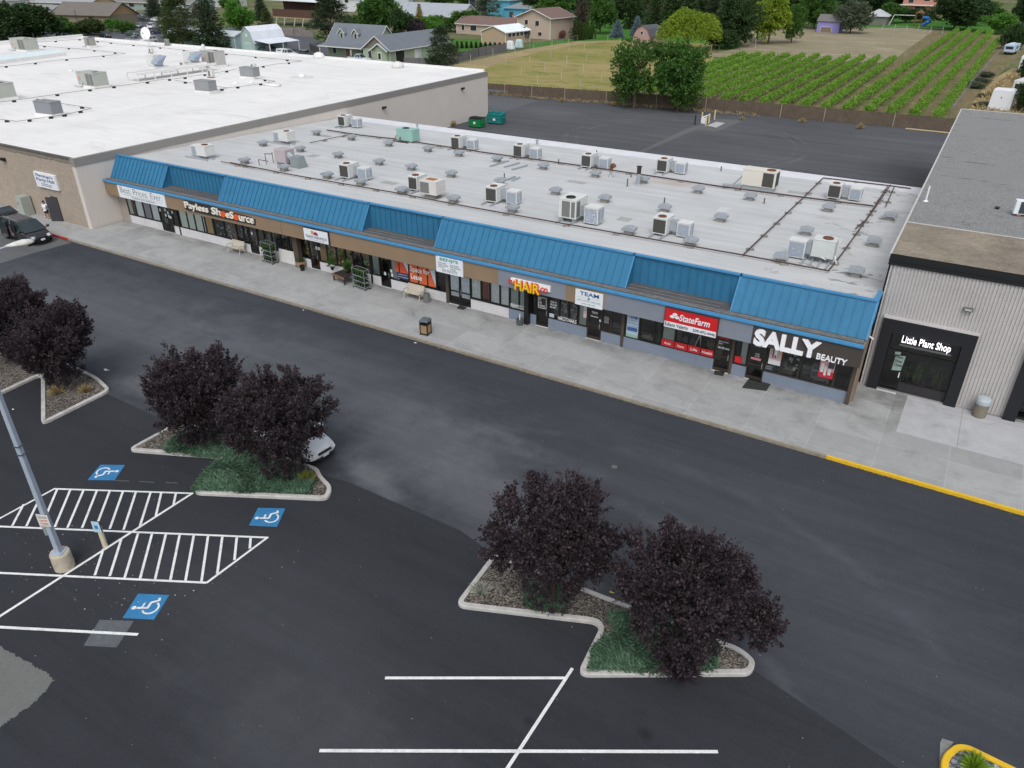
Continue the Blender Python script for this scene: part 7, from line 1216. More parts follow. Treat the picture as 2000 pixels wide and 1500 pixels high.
# ------------------------------------------------------------------ houses
TRIM = mat('house_trim', (.66, .67, .65), .6); WGL = mat('window_dark', (.03, .035, .04), .2, var=0, var2=0, spec=.7)
def shingle(c): return mat('roof_%02d%02d%02d' % tuple(int(x*100) for x in c), c, .9, var=.10, sc1=.5, var2=.16, sc2=7)
def wallm(c): return mat('wall_%02d%02d%02d' % tuple(int(x*100) for x in c), c, .85, var=.05, sc1=.5)
def house(name, label, p, rz, w_, d, h, rh, wc, rc, kind='gable', over=.45, wins=(), doors=(), trim=TRIM, cat='house', chim=None, t=None, off=(0, 0), z0=0):
    """ridge along local x; p = centre of the footprint; wins: (side, along, z, width, height)"""
    if t is None: t = thing(name, label, cat, (p[0], p[1], 0), rz)
    ox, oy = off; X = Matrix.Translation((ox, oy, z0)); b = MB(); W, D = w_/2, d/2; wm = wallm(wc); rm = shingle(rc)
    b.box(-W, W, -D, D, 0, h, X)
    if kind == 'gable':
        for x in (-W, W-.1): b.prism([(-D, h), (D, h), (0, h+rh)], x, x+.1, X, ax='x')
    if kind == 'gambrel':
        for x in (-W, W-.1): b.prism([(-D, h), (D, h), (D*.62, h+rh*.68), (0, h+rh), (-D*.62, h+rh*.68)], x, x+.1, X, ax='x')
    b.build('wall', wm, t)
    b = MB(); o_ = over; k = rh/D; th = .16
    if kind == 'gable':
        for s in (-1, 1): b.hexa([X @ Vector(q) for q in ((-W-o_, 0, h+rh), (W+o_, 0, h+rh), (W+o_, s*(D+o_), h-o_*k), (-W-o_, s*(D+o_), h-o_*k), (-W-o_, 0, h+rh+th), (W+o_, 0, h+rh+th), (W+o_, s*(D+o_), h-o_*k+th), (-W-o_, s*(D+o_), h-o_*k+th))])
    elif kind == 'hip':
        r_ = max(.3, W-D); b.grid([X @ Vector(q) for q in ((-W-o_, -D-o_, h), (W+o_, -D-o_, h), (W+o_, D+o_, h), (-W-o_, D+o_, h), (-W-o_, -D-o_, h+th), (W+o_, -D-o_, h+th), (W+o_, D+o_, h+th), (-W-o_, D+o_, h+th), (-r_, 0, h+rh), (r_, 0, h+rh))], [(3, 2, 1, 0), (0, 1, 5, 4), (1, 2, 6, 5), (2, 3, 7, 6), (3, 0, 4, 7), (4, 5, 9, 8), (6, 7, 8, 9), (5, 6, 9), (7, 4, 8)])
    elif kind == 'gambrel':
        pr_ = [(-D-.15, h-.1), (-D*.62-.05, h+rh*.70), (0, h+rh+.08), (D*.62+.05, h+rh*.70), (D+.15, h-.1)]
        for a, c in zip(pr_, pr_[1:]): b.hexa([X @ Vector(q) for q in ((-W-.2, a[0], a[1]), (W+.2, a[0], a[1]), (W+.2, c[0], c[1]), (-W-.2, c[0], c[1]), (-W-.2, a[0], a[1]+.1), (W+.2, a[0], a[1]+.1), (W+.2, c[0], c[1]+.1), (-W-.2, c[0], c[1]+.1))])
    elif kind == 'flat': b.box(-W-o_, W+o_, -D-o_, D+o_, h, h+rh, X)
    ro = b.build('roof', rm, t)
    if chim: b = MB(); b.box(chim[0]-.4, chim[0]+.4, chim[1]-.3, chim[1]+.3, h, h+rh+chim[2], X); b.build('chimney', wallm((.35, .24, .2)), ro)
    if trim and kind in ('gable', 'hip'):
        b = MB(); e = .1
        for s in (-1, 1): y = s*(D+o_); zz_ = h-o_*k if kind == 'gable' else h; b.box(-W-o_, W+o_, min(y, y+s*.06), max(y, y+s*.06), zz_-.06, zz_+.15, X)
        if kind == 'gable':
            for x in (-W-o_, W+o_):
                for s in (-1, 1): xa, xb = (x-.06, x) if x < 0 else (x, x+.06); b.hexa([X @ Vector(q) for q in ((xa, 0, h+rh-.04), (xb, 0, h+rh-.04), (xb, s*(D+o_), h-o_*k-.04), (xa, s*(D+o_), h-o_*k-.04), (xa, 0, h+rh+.18), (xb, 0, h+rh+.18), (xb, s*(D+o_), h-o_*k+.18), (xa, s*(D+o_), h-o_*k+.18))])
        for x in (-W, W):
            for y in (-D, D): b.box(x-.07, x+.07, y-.07, y+.07, 0, h, X)
        b.build('trim', trim, t)
    def on(side, a, z, ww, hh, nm, m1, m2, f=.09):
        Q = {'f': Matrix.Translation((a, -D, z)), 'b': Matrix.Translation((a, D, z)) @ Matrix.Rotation(math.pi, 4, 'Z'), 'l': Matrix.Translation((-W, a, z)) @ Matrix.Rotation(-math.pi/2, 4, 'Z'), 'r': Matrix.Translation((W, a, z)) @ Matrix.Rotation(math.pi/2, 4, 'Z')}[side]; Q = X @ Q
        b = MB(); b.box(-ww/2-f, ww/2+f, -.07, -.01, -f, hh+f, Q); o = b.build(nm, m1, t); b = MB(); b.box(-ww/2, ww/2, -.09, -.07, 0, hh, Q); b.build('pane' if nm == 'window' else 'panel', m2, o); return o
    for q in wins: on(*q, 'window', trim or TRIM, WGL)
    for q in doors: on(*q[:5], 'door', trim or TRIM, q[5] if len(q) > 5 else wallm((.4, .4, .38)))
    return t
GW = (.33, .40, .29); GRF = (.155, .175, .20)
t = house('green_house', 'pale green house with grey shingle roof, two dormers and a porch behind the white roof', (-129.5, 147), 0, 14.5, 7.5, 3.0, 3.9, GW, GRF, over=.5, wins=(('f', -5.2, .9, .9, 1.5), ('f', 3.5, .9, .9, 1.5)), doors=(('f', -1.2, 0, 1.0, 2.1, wallm((.3, .14, .07))),))
b = MB(); b.hexa([(-7.75, -6.6, 2.6), (7.75, -6.6, 2.6), (7.75, -3.9, 2.95), (-7.75, -3.9, 2.95), (-7.75, -6.6, 2.75), (7.75, -6.6, 2.75), (7.75, -3.9, 3.2), (-7.75, -3.9, 3.2)]); b.build('porch_roof', shingle(GRF), t); b = MB(); b.box(-7.7, 7.7, -6.66, -6.6, 2.5, 2.72); [b.box(x-.08, x+.08, -6.5, -6.34, 0, 2.6) for x in (-7.3, 2.2, 7.3)]; b.build('porch_post', TRIM, t)
for dx in (-3.6, .6):
    b = MB(); b.prism([(dx-.8, 3.9), (dx+.8, 3.9), (dx+.8, 5.3), (dx, 6.1), (dx-.8, 5.3)], -2.6, -.1, ax='y'); dm = b.build('dormer', wallm(GW), t); b = MB(); 
    for s in (-1, 1): b.hexa([(dx, -2.9, 6.12), (dx, -.0, 6.12), (dx+s*1.1, -.0, 5.05), (dx+s*1.1, -2.9, 5.05), (dx, -2.9, 6.24), (dx, -.0, 6.24), (dx+s*1.1, -.0, 5.17), (dx+s*1.1, -2.9, 5.17)])
    b.build('dormer_roof', shingle(GRF), dm); b = MB(); b.box(dx-.42, dx+.42, -2.66, -2.6, 4.15, 5.25); b.build('window', TRIM, dm); b = MB(); b.box(dx-.3, dx+.3, -2.7, -2.66, 4.25, 5.15); b.build('pane', WGL, dm)
    b = MB()
    for s in (-1, 1): b.hexa([(dx, -2.96, 6.1), (dx, -2.9, 6.1), (dx+s*1.15, -2.9, 5.0), (dx+s*1.15, -2.96, 5.0), (dx, -2.96, 6.28), (dx, -2.9, 6.28), (dx+s*1.15, -2.9, 5.2), (dx+s*1.15, -2.96, 5.2)])
    b.build('trim', TRIM, dm)
t2 = thing('green_house_wing', 'pale green garage wing with double front gables joined to the dormered house', 'house', (-119.3, 151, 0), R(90)); house('', '', (0, 0), 0, 22, 7.4, 2.9, 2.5, GW, GRF, t=t2, wins=(('l', 1.9, .9, .9, 1.5), ('l', -1.2, .8, .9, 1.5)), doors=(('f', -7.5, 0, 3.0, 2.4, mat('garage_dark', (.02, .018, .018), .8)), ('f', -1.6, 0, 1.0, 2.2, TRIM), ('f', -.4, 0, 1.0, 2.2, mat('pale_door', (.5, .55, .6), .5))))
b = MB(); b.prism([(-3.6, 2.95), (3.6, 2.95), (0, 5.2)], -11.06, -11.0, ax='x'); b.build('gable_siding', wallm((.19, .17, .15)), t2)
b = MB(); b.box(-12.0, -11.0, -3.6, .3, 0, 2.7); b.prism([(-3.7, 2.7), (.4, 2.7), (-1.65, 4.0)], -12.05, -11.0, ax='x'); b.build('front_bay', wallm(GW), t2)
b = MB(); [b.hexa([(-12.5, -1.65, 4.1), (-10.8, -1.65, 4.1), (-10.8, -1.65+s*2.5, 2.55), (-12.5, -1.65+s*2.5, 2.55), (-12.5, -1.65, 4.25), (-10.8, -1.65, 4.25), (-10.8, -1.65+s*2.5, 2.7), (-12.5, -1.65+s*2.5, 2.7)]) for s in (-1, 1)]; b.build('bay_roof', shingle(GRF), t2)
b = MB(); [b.hexa([(-12.56, -1.65, 4.0), (-12.5, -1.65, 4.0), (-12.5, -1.65+s*2.55, 2.45), (-12.56, -1.65+s*2.55, 2.45), (-12.56, -1.65, 4.28), (-12.5, -1.65, 4.28), (-12.5, -1.65+s*2.55, 2.73), (-12.56, -1.65+s*2.55, 2.73)]) for s in (-1, 1)]; b.build('trim', TRIM, t2)
b = MB(); b.box(-12.07, -12.0, -2.2, -1.1, .8, 2.4); w_o = b.build('window', TRIM, t2); b = MB(); b.box(-12.1, -12.07, -2.0, -1.3, 1.0, 2.2); b.build('pane', WGL, w_o)
o = thing('basketball_hoop', 'white basketball hoop at the side wall of the green garage wing', 'basketball hoop', G(789, 117)); b = MB(); b.tube((0, 0, 0), (0, 0, 3), .06); b.build('pole', TRIM, o); b = MB(); b.box(-.6, .6, -.3, -.25, 2.8, 3.6); b.build('backboard', mat('board_clear', (.5, .5, .5), .4), o)
t = house('mint_barn', 'mint gambrel barn with white metal roof and lean-to', (-158.9, 144), R(90), 10, 4.6, 2.2, 3.5, (.33, .45, .41), (.66, .70, .76), 'gambrel', doors=(('l', 0, 0, 2.2, 2.2, wallm((.36, .5, .46))),))
b = MB(); b.hexa([(-5, -7.4, 2.35), (5, -7.4, 2.35), (5, -2.3, 2.9), (-5, -2.3, 2.9), (-5, -7.4, 2.45), (5, -7.4, 2.45), (5, -2.3, 3.0), (-5, -2.3, 3.0)]); b.build('lean_to_roof', shingle((.66, .70, .76)), t)
for x in (-4.8, -.5, 4.8): b = MB(); b.box(x-.09, x+.09, -7.3, -7.12, 0, 2.4); b.build('post', TRIM, t)
b = MB(); b.lathe([(.45, 0), (.45, .05)], (0, 0, 0), 14); b.v = [(-5.06-q[2]*.5, q[0], 3.9+q[1]) for q in b.v]; b.build('round_window', TRIM, t)
BP = (.46, .37, .30); BRF = (.175, .115, .10)
t = house('beige_house', 'two-storey beige house with brown roof at the far end of the grass field', (-117, 213), R(84), 11.5, 11.5, 5.6, 2.0, BP, BRF, over=.7, wins=(('l', 2.6, 3.6, 1.1, 1.2), ('l', -1.2, 3.4, 1.3, 1.3), ('l', -2.2, .9, 1.2, .9)))
t = house('beige_house_wing', 'long single-storey beige wing with brown hip roof left of the two-storey part', (-135, 213), R(-4), 21, 9, 2.9, 1.8, BP, BRF, 'gable', wins=(('f', -4, 1.1, 2.2, 1.3), ('f', -8, 1.1, 1, 1.3)), chim=(7, 1, .8))
t = house('beige_shed', 'beige shed with white metal roof in front of the brown-roofed house', (-118.5, 193.5), R(84), 11, 8.2, 3.0, 1.4, (.42, .31, .22), (.74, .80, .84), over=.25, wins=(('f', -3.8, 1.9, 1.4, .9), ('f', -2.0, 1.9, 1.4, .9), ('f', -.2, 1.9, 1.4, .9), ('f', 1.6, 1.9, 1.4, .9), ('f', 3.4, 1.9, 1.4, .9)))
BB = (.09, .36, .50)
t = house('bright_blue_house', 'bright blue split-level house with grey roof among dark trees', (-166, 270), R(0), 10, 9, 6.2, 1.8, BB, (.23, .25, .25), 'hip', wins=(('f', 0, 4.0, 1.6, 1.3),), trim=wallm(BB)); house('', '', (0, 0), 0, 15, 9, 3.9, 2.0, BB, (.23, .25, .25), 'hip', t=t, off=(11.5, -2), wins=(('f', 2, 1.4, 3.4, 1.7),), doors=(('f', -4.5, 0, 1.8, 2.9, wallm((.06, .06, .08))),), trim=wallm(BB)); house('', '', (0, 0), 0, 9, 7, 3.0, 1.8, BB, (.23, .25, .25), 'hip', t=t, off=(22, 0), doors=(('f', 0, 0, 4.5, 2.3, mat('garage_dark', (.02, .018, .018), .8)),), trim=wallm(BB), chim=(-4, -1, 1))
t = house('pink_barn', 'small pink barn shed with dark gambrel roof behind the big yard trees', (-83.0, 208.5), R(78), 6.5, 5.4, 2.2, 2.6, (.42, .27, .25), (.09, .095, .11), 'gambrel', wins=(('l', 0, 2.8, .7, .7),))
t = house('purple_shed', 'purple shed with dark grey roof at the edge of the dry field', (-49.5, 276), R(-6), 6.8, 4.5, 3.2, 1.6, (.26, .24, .52), (.16, .15, .15), 'gable', doors=(('f', -.5, 0, 3.2, 1.5, wallm((.2, .16, .12))),), trim=None, over=.3)
t = house('gazebo', 'grey plank hut with pale pyramid roof behind the dry field fence', (-41.5, 316), 0, 7, 7, 2.6, 2.2, (.17, .165, .15), (.42, .44, .46), 'hip', trim=None, cat='hut')
t = house('pink_brick_house', 'two-storey salmon brick house with white roof edge at the top right', (-31, 392), R(-5), 22, 11, 6.4, .5, (.46, .22, .17), (.6, .62, .62), 'flat', wins=(('f', -8, 3.8, 2, 1.6), ('f', -2, 4.6, 2.2, 1), ('f', 4.5, 3.6, 4, 2.2), ('f', -4, .6, 4, 2)), cat='house'); b = MB(); b.box(-11.6, 11.6, -7.5, -5.4, 2.9, 3.2); b.build('porch_roof', TRIM, t)
BRH = (.155, .14, .125)
t = house('brown_roof_house', 'low house with brown-grey roof and tan gable at the left street corner', (-276, 176), R(14), 24, 13, 3.0, 3.4, (.21, .18, .13), BRH, over=.6, wins=(('f', -8, 1.2, 2, 1.3), ('f', 4, 1.2, 2, 1.3)), trim=mat('dark_trim', (.10, .06, .04), .7)); b = MB(); b.prism([(-6.4, 3.05), (6.4, 3.05), (0, 6.3)], 12.0, 12.05, ax='x'); b.build('gable_siding', wallm((.33, .22, .12)), t)
t = house('grey_roof_house', 'low mint house with grey roof and white garage at the top left', (-318, 236), R(6), 44, 14, 3.2, 3.3, (.26, .33, .30), (.19, .185, .18), over=.6, wins=(('f', -12, 1.2, 3, 1.4), ('f', 2, 1.2, 4, 1.4), ('f', -4, 1.2, 2, 1.4)), doors=(('f', 16, 0, 5, 2.4, TRIM),), chim=(-14, 2, 1.4))
t = house('yellow_brick_house', 'long tan house with pale grey roof left of the mint house', (-352, 214), R(8), 40, 13, 3.2, 3.2, (.36, .30, .17), (.29, .31, .33), over=.5, wins=(('f', -12, 1.1, 2, 1.4), ('f', 0, 1.1, 4, 1.5), ('f', 10, 1.1, 3, 1.4)))
t = house('blue_gable_house', 'white house with pale blue gable at the far top left', (-372, 196), R(98), 30, 13, 4.2, 4.2, (.52, .55, .58), (.22, .22, .23), over=.5, wins=(('l', -2, 2.2, 2.2, 1.6),)); b = MB(); b.prism([(-6.3, 4.25), (6.3, 4.25), (0, 8.2)], -15.1, -15.04, ax='x'); b.build('gable_siding', wallm((.22, .42, .5)), t)
t = house('white_gable_house', 'white two-storey house with dark roof and small front gables above the brown deck', (-246, 276), R(-2), 42, 14, 5.4, 4.0, (.62, .63, .65), (.075, .085, .11), over=.5, wins=(('f', 3, 3.4, 2, 1.4), ('f', 12, 3.4, 2, 1.4), ('f', 16, 3.4, 2, 1.4)));
for x in (3, 19): b = MB(); b.prism([(x-4, 5.3), (x+4, 5.3), (x, 8.0)], -7.9, -7.0, ax='y'); b.build('front_gable', wallm((.62, .63, .65)), t)
o = thing('raised_deck', 'brown raised timber deck with board railing on props in front of the white house', 'deck', (-207, 203, 0), R(-3)); b = MB(); b.box(-11, 13, -.1, .1, 2.6, 5.0); b.build('railing', mat('deck_brown', (.10, .055, .04), .9, var=.2, sc1=2), o); b = MB(); b.box(-11, 13, -.2, 8, 2.3, 2.6); b.build('floor_beam', mat('deck_tan', (.38, .28, .17), .8), o); b = MB(); b.hexa([(-13, -1, 7.6), (16, -1, 7.4), (16, 8, 9), (-13, 8, 9), (-13, -1, 7.8), (16, -1, 7.6), (16, 8, 9.2), (-13, 8, 9.2)]); b.build('awning', mat('awning_white', (.68, .71, .72), .5), o)
for x in (-9, -5, 0, 4, 9): b = MB(); b.tube((x-1, -.1, 0), (x, -.1, 2.4), .16, .16, 6); b.build('prop', TRIM, o)
b = MB(); b.box(-11, 13, 5, 5.2, 2.6, 7.6); b.build('back_wall', mat('deck_shade', (.09, .05, .045), .9), o)
t = house('pale_roof_house', 'white house with pale grey roof right of the golden tree', (-172, 236), R(0), 26, 12, 3.0, 3.4, (.45, .5, .5), (.33, .36, .40), over=.4, wins=(('f', 6, 1, 2, 1.3),)); t = house('slate_house', 'dark slate-blue house with white trim at the top centre', (-175, 285), R(0), 26, 12, 6.0, 2.4, (.035, .045, .065), (.35, .38, .40), over=.5, wins=(('f', -9, 3.2, 2, 2), ('f', 6, 3.2, 2, 2)), doors=(('f', -1, 2.4, 2, 3, TRIM), ('f', 2.4, 2.4, 2, 3, mat('pale_door', (.5, .55, .6), .5))))
t = house('white_chimney_house', 'white house with brick chimney behind the dark pine', (-215, 262), R(20), 18, 12, 4.2, 3.4, (.60, .61, .62), (.30, .34, .35), chim=(6, -3, 1.5))
t = house('trailer_home', 'pale mint mobile home under the tall pines behind the white roof', G(385, 92)+Vector((0, 4, 0)), R(0), 26, 5, 3.0, .9, (.33, .47, .46), (.5, .58, .6), wins=(('f', 6, 1, 1.3, 1.6), ('f', -6, 1, 1.3, 1.4)), over=.2)
t = house('grey_roof_cottage', 'small cottage with grey roof between the hedges at the left', (-300, 172), R(6), 16, 11, 2.6, 2.6, (.2, .22, .2), (.24, .25, .26), over=.5)
t = house('hidden_bungalow', 'white-fronted bungalow glimpsed at the top left corner', (-440, 235), R(10), 40, 14, 4, 4, (.5, .48, .44), (.2, .2, .2)); t = house('white_garage', 'white garage glimpsed through the trees left of the purple shed', G(1545, 38)+Vector((0, 3, 0)), 0, 7, 6, 2.6, 1.2, (.55, .55, .57), (.15, .13, .12))
for (u, v, w_, lb, rc, wc) in ((25, -20, 40, 'far grey-roofed house at the very top left', (.2, .2, .2), (.4, .38, .36)), (350, 4, 34, 'far white house glimpsed between the tall pines', (.3, .31, .33), (.6, .6, .6)), (470, -4, 30, 'far pale house behind the bright green tree', (.3, .33, .36), (.6, .6, .62)), (420, 12, 26, 'far house with brown roof behind the tall pine', (.25, .19, .18), (.5, .5, .5)), (800, -12, 30, 'far white house above the golden tree', (.3, .33, .36), (.6, .62, .63))): house('far_house', lb, G(u, v), R(rnd.uniform(-10, 10)), w_, 13, 4.0, 3.6, wc, rc, wins=(('f', -6, 1.2, 2, 1.4), ('f', 5, 1.2, 2, 1.4)))
# fences, playset, garden things
def panelfence(name, label, pts, h, m, step=2.4, postm=None, gap=0):
    P_ = [G(*q) for q in pts]; o = thing(name, label, 'fence', P_[0]); b = MB()
    for a, c in zip(P_, P_[1:]):
        d = c-a; e = Vector((-d.y, d.x, 0)).normalized()*.04; b.hexa([a-e, c-e, c+e, a+e]+[q+Vector((0, 0, h)) for q in (a-e, c-e, c+e, a+e)])
    b.build('panel', m, o, W=True); k = 0
    for a, c in zip(P_, P_[1:]):
        n = max(1, int((c-a).length/step))
        for i in range(n+1): q = a+(c-a)*i/n; b = MB(); b.box(q.x-.07, q.x+.07, q.y-.07, q.y+.07, 0, h+.06); b.build('fence_post', postm or m, o, W=True)
    return o
panelfence('grey_fence', 'dark grey panel fence between the green house yard and the grass field', [(790, 131), (850, 133), (895, 121), (935, 110), (989, 101)], 1.9, mat('fence_grey', (.145, .14, .145), .8, var=.1), 2.4, mat('fence_grey2', (.09, .09, .09), .8)); panelfence('old_fence', 'weathered grey board fence below the raised deck', [(545, 69), (575, 70), (612, 73)], 2.2, mat('fence_old', (.22, .20, .18), .9, var=.3), 3); panelfence('dark_fence', 'dark short fence left of the green house', [(607, 101), (627, 112)], 1.9, mat('fence_dark', (.06, .055, .05), .9), 2)
panelfence('red_brown_fence', 'red-brown fence at the left parapet end', [(-10, 92), (66, 80)], 1.8, mat('fence_red', (.13, .05, .04), .9), 3)
def chain(name, label, pts, h):
    P_ = [G(*q) for q in pts]; o = thing(name, label, 'fence', P_[0]); m = mat('chain_post', (.28, .29, .29), .5, .3)
    for a, c in zip(P_, P_[1:]):
        n = max(1, int((c-a).length/3.0))
        for i in range(n+1): q = a+(c-a)*i/n; b = MB(); b.tube(q, q+Vector((0, 0, h)), .035, .035, 5); b.build('fence_post', m, o, W=True)
        b = MB()
        for k in range(5): z = h*(k+1)/5; b.tube(a+Vector((0, 0, z)), c+Vector((0, 0, z)), .03 if k == 4 else .008, None, 4)
        b.build('wire', m, o, W=True)
chain('chain_link_fence', 'chain-link fence around the beige house yard', [(1012, 96), (1078, 90), (1128, 80)], 1.4); chain('chain_link_fence', 'wire fence in front of the far lawn', [(1723, 60), (1840, 66)], 1.5); chain('chain_link_fence', 'chain-link fence by the two dark sedans', [(213, 67), (236, 70)], 1.6)
chain('wire_fence', 'wire fence along the right side of the vineyard', [(1856, 226), (1900, 165), (1950, 108), (1962, 96)], 1.3)
o = thing('playset', 'wooden swing set with a blue spiral slide on the far lawn', 'playset', G(1792, 51)); WD = mat('play_wood', (.24, .13, .07), .8); b = MB()
for x, y in ((-1.2, -1), (1, -1), (-1.2, 1), (1, 1)): b.tube((x, y, 0), (x, y, 4), .12, .12, 6)
b.box(-1.3, 1.1, -1.1, 1.1, 1.7, 1.9); b.prism([(-1.5, 4), (1.3, 4), (-.1, 5)], -1.2, 1.2, ax='y'); b.build('tower', WD, o); b = MB(); b.tube((-1.2, 0, 3.2), (-8, 0, 3.2), .1); b.tube((-8, 0, 3.2), (-9, -1.2, 0), .1); b.tube((-8, 0, 3.2), (-9, 1.2, 0), .1); b.build('swing_beam', TRIM, o); b = MB(); pr_ = [(1.2, 0, 2.6), (2.4, -.3, 2.6), (3.3, -.8, 2.2), (3.4, -1.6, 1.7), (2.6, -2.2, 1.1), (1.6, -2.2, .5)]
for a, c in zip(pr_, pr_[1:]): b.tube(a, c, .55, .55, 10)
b.build('slide', mat('slide_blue', (.02, .18, .55), .4), o)
o = thing('boat', 'white motor boat on a red trailer in front of the grey-roofed house', 'boat', G(245, 31), R(10)); b = MB(); b.hexa([(-5, -1, .9), (3, -1, .9), (3, 1, .9), (-5, 1, .9), (-5.5, -1.4, 1.9), (6.5, -.2, 2.1), (6.5, .2, 2.1), (-5.5, 1.4, 1.9)]); b.build('hull', mat('boat_white', (.7, .7, .7), .4), o); b = MB(); b.hexa([(-2.5, -1, 2), (2, -1, 2), (2, 1, 2), (-2.5, 1, 2), (-2, -.8, 3.2), (.6, -.8, 3.2), (.6, .8, 3.2), (-2, .8, 3.2)]); b.build('cabin', mat('boat_white', (.7, .7, .7), .4), o); b = MB(); b.box(-5, 4, -1, 1, .4, .9); b.build('trailer', mat('trailer_red', (.3, .05, .03), .5), o)
def rv(name, label, p, rz, L_, W, H, c=(.66, .68, .70), band=None):
    o = thing(name, label, 'trailer', p, rz); m = mat('rv_%d' % int(c[2]*100), c, .5, var=.05); b = MB(); b.box(-L_/2, L_/2, -W/2, W/2, .6, H); b.build('shell', m, o, bevel=.15); b = MB(); b.box(-L_*.3, -L_*.12, -.4, .4, H, H+.25); b.box(L_*.1, L_*.22, -.35, .35, H, H+.2); b.build('roof_unit', TRIM, o)
    for x in (-L_*.15, L_*.05):
        for s in (-1, 1): b = MB(); b.tube((x, s*(W/2-.2), .35), (x, s*W/2, .35), .35, .35, 12); b.build('wheel', M_TYRE, o)
    b = MB(); b.box(-L_/2-.02, -L_/2, -W*.35, W*.35, H*.55, H*.82); b.box(-L_*.2, L_*.1, -W/2-.02, -W/2, H*.55, H*.8); b.build('window', WGL, o)
    return o
p = G(1976, 144); rv('travel_trailer', 'white travel trailer with dark hitch end, upper one at the right edge', (p.x+2.5, p.y+5, 0), R(85), 9, 2.6, 3.3); p = G(1960, 197); rv('motorhome', 'white camper with grey windscreen above the white cargo box, at the right edge', (p.x+3.0, p.y+6, 0), R(75), 9, 2.5, 3.1, (.60, .62, .64)); p = G(1963, 108); rv('covered_trailer', 'trailer under a pale blue tarp at the end of the vineyard', (p.x+1, p.y+4, 0), R(80), 6, 2.3, 2.3, (.42, .52, .66))
o = thing('cargo_box', 'plain white cargo box with slanted front beside the gravel roof', 'trailer', G(1950, 222)+Vector((0, 2.0, 0)), R(-8)); b = MB(); b.hexa([(-1.5, -1.6, .3), (1.5, -1.6, .3), (1.5, 1.6, .3), (-1.5, 1.6, .3), (-1.35, -1.5, 3.3), (1.6, -1.5, 3.3), (1.6, 1.5, 3.3), (-1.35, 1.5, 3.3)]); b.build('body', mat('box_white', (.72, .74, .77), .5, var=.03), o, bevel=.04)
for s in (-1, 1): b = MB(); b.tube((s*1.3, 0, .3), (s*1.5, 0, .3), .3, .3, 12); b.build('wheel', M_TYRE, o)
b = MB(); b.box(-.06, .06, -1.66, -1.58, 2.2, 2.35); b.build('latch', SK, o)
for lb, uv, c in (('grey rounded water tank by the beige shed', (1014, 94), (.45, .6, .62)), ('white and blue stacked garden furniture at the grey fence end', (997, 97), (.62, .66, .7))):
    o = thing('garden_clutter', lb, 'garden item', G(*uv)); b = MB(); b.hexa([(-1.1, -.8, 0), (1.1, -.8, 0), (1.1, .8, 0), (-1.1, .8, 0), (-.8, -.6, 2.1), (.7, -.6, 2.1), (.7, .6, 2.1), (-.8, .6, 2.1)]); b.build('body', mat('clutter_%d' % int(c[0]*100), c, .6, var=.15), o, bevel=.3)
# street lamp and utility poles on the left
for (u, vb, vt, lb, c, arm) in ((61, 81, 16, 'thin grey street lamp with curved arm behind the white roof at the left', (.4, .42, .42), 1), (79, 79, 21, 'thin pale steel pole beside the dark wooden pole', (.45, .46, .46), 0), (77, 79, -10, 'dark reddish utility pole behind the pale steel pole', (.09, .04, .03), 0), (153, 50, 20, 'leaning dark wooden pole by the low cottage', (.06, .05, .045), 0)):
    p = G(u, vb); h_ = HT(p, vt); o = thing('utility_pole' if not arm else 'lamp_post', lb, 'pole' if not arm else 'street lamp', p); m = mat('pole_%d' % int(c[0]*100), c, .7); b = MB(); b.tube((0, 0, 0), (0, 0, h_), .16, .1, 8); b.build('pole', m, o)
    if arm: b = MB(); b.tube((0, 0, h_-.1), (1.6, .8, h_+1.6), .08, .07); b.tube((1.6, .8, h_+1.6), (3.0, 1.5, h_+1.9), .07, .06); b.build('arm', m, o); b = MB(); b.box(2.9, 4.0, 1.3, 1.8, h_+1.75, h_+2.0); b.build('lamp_head', m, o)
# ------------------------------------------------------------------ background trees
LIB = {}
def crown(key):
    if key not in LIB:
        k, i = key
        LIB[key] = {'broad': lambda: broad(50+i, 10, 4.2, 1500, 9, .46, irr=.25, K=32), 'airy': lambda: broad(70+i, 10, 4.2, 950, 11, .32, .04, irr=.5, K=30), 'fine': lambda: broad(80+i, 10, 4.0, 2200, 11, .32, .0, irr=.3, K=40), 'pine': lambda: pine(90+i, 12, 4.2, 70, .42), 'conifer': lambda: conifer(110+i, 12, 3.4, 22, .42, .8, 12), 'blue': lambda: conifer(130+i, 8, 3.1, 20, .42, .75, 14, .02, .15, -.05), 'arbor': lambda: conifer(150+i, 8, 1.3, 20, .30, .45, 7, .02, .1, .4), 'willow': lambda: willow(170+i, 10, 5.5), 'bush': lambda: broad(190+i, 4, 3.0, 900, 9, .30, .0)}[k]()
    return LIB[key]
BASE = {'broad': (10, 4.2), 'airy': (10, 4.2), 'fine': (10, 4.0), 'pine': (12, 4.2), 'conifer': (12, 3.4), 'blue': (8, 3.1), 'arbor': (8, 1.3), 'willow': (10, 5.5), 'bush': (4, 3.0)}
CM = {}
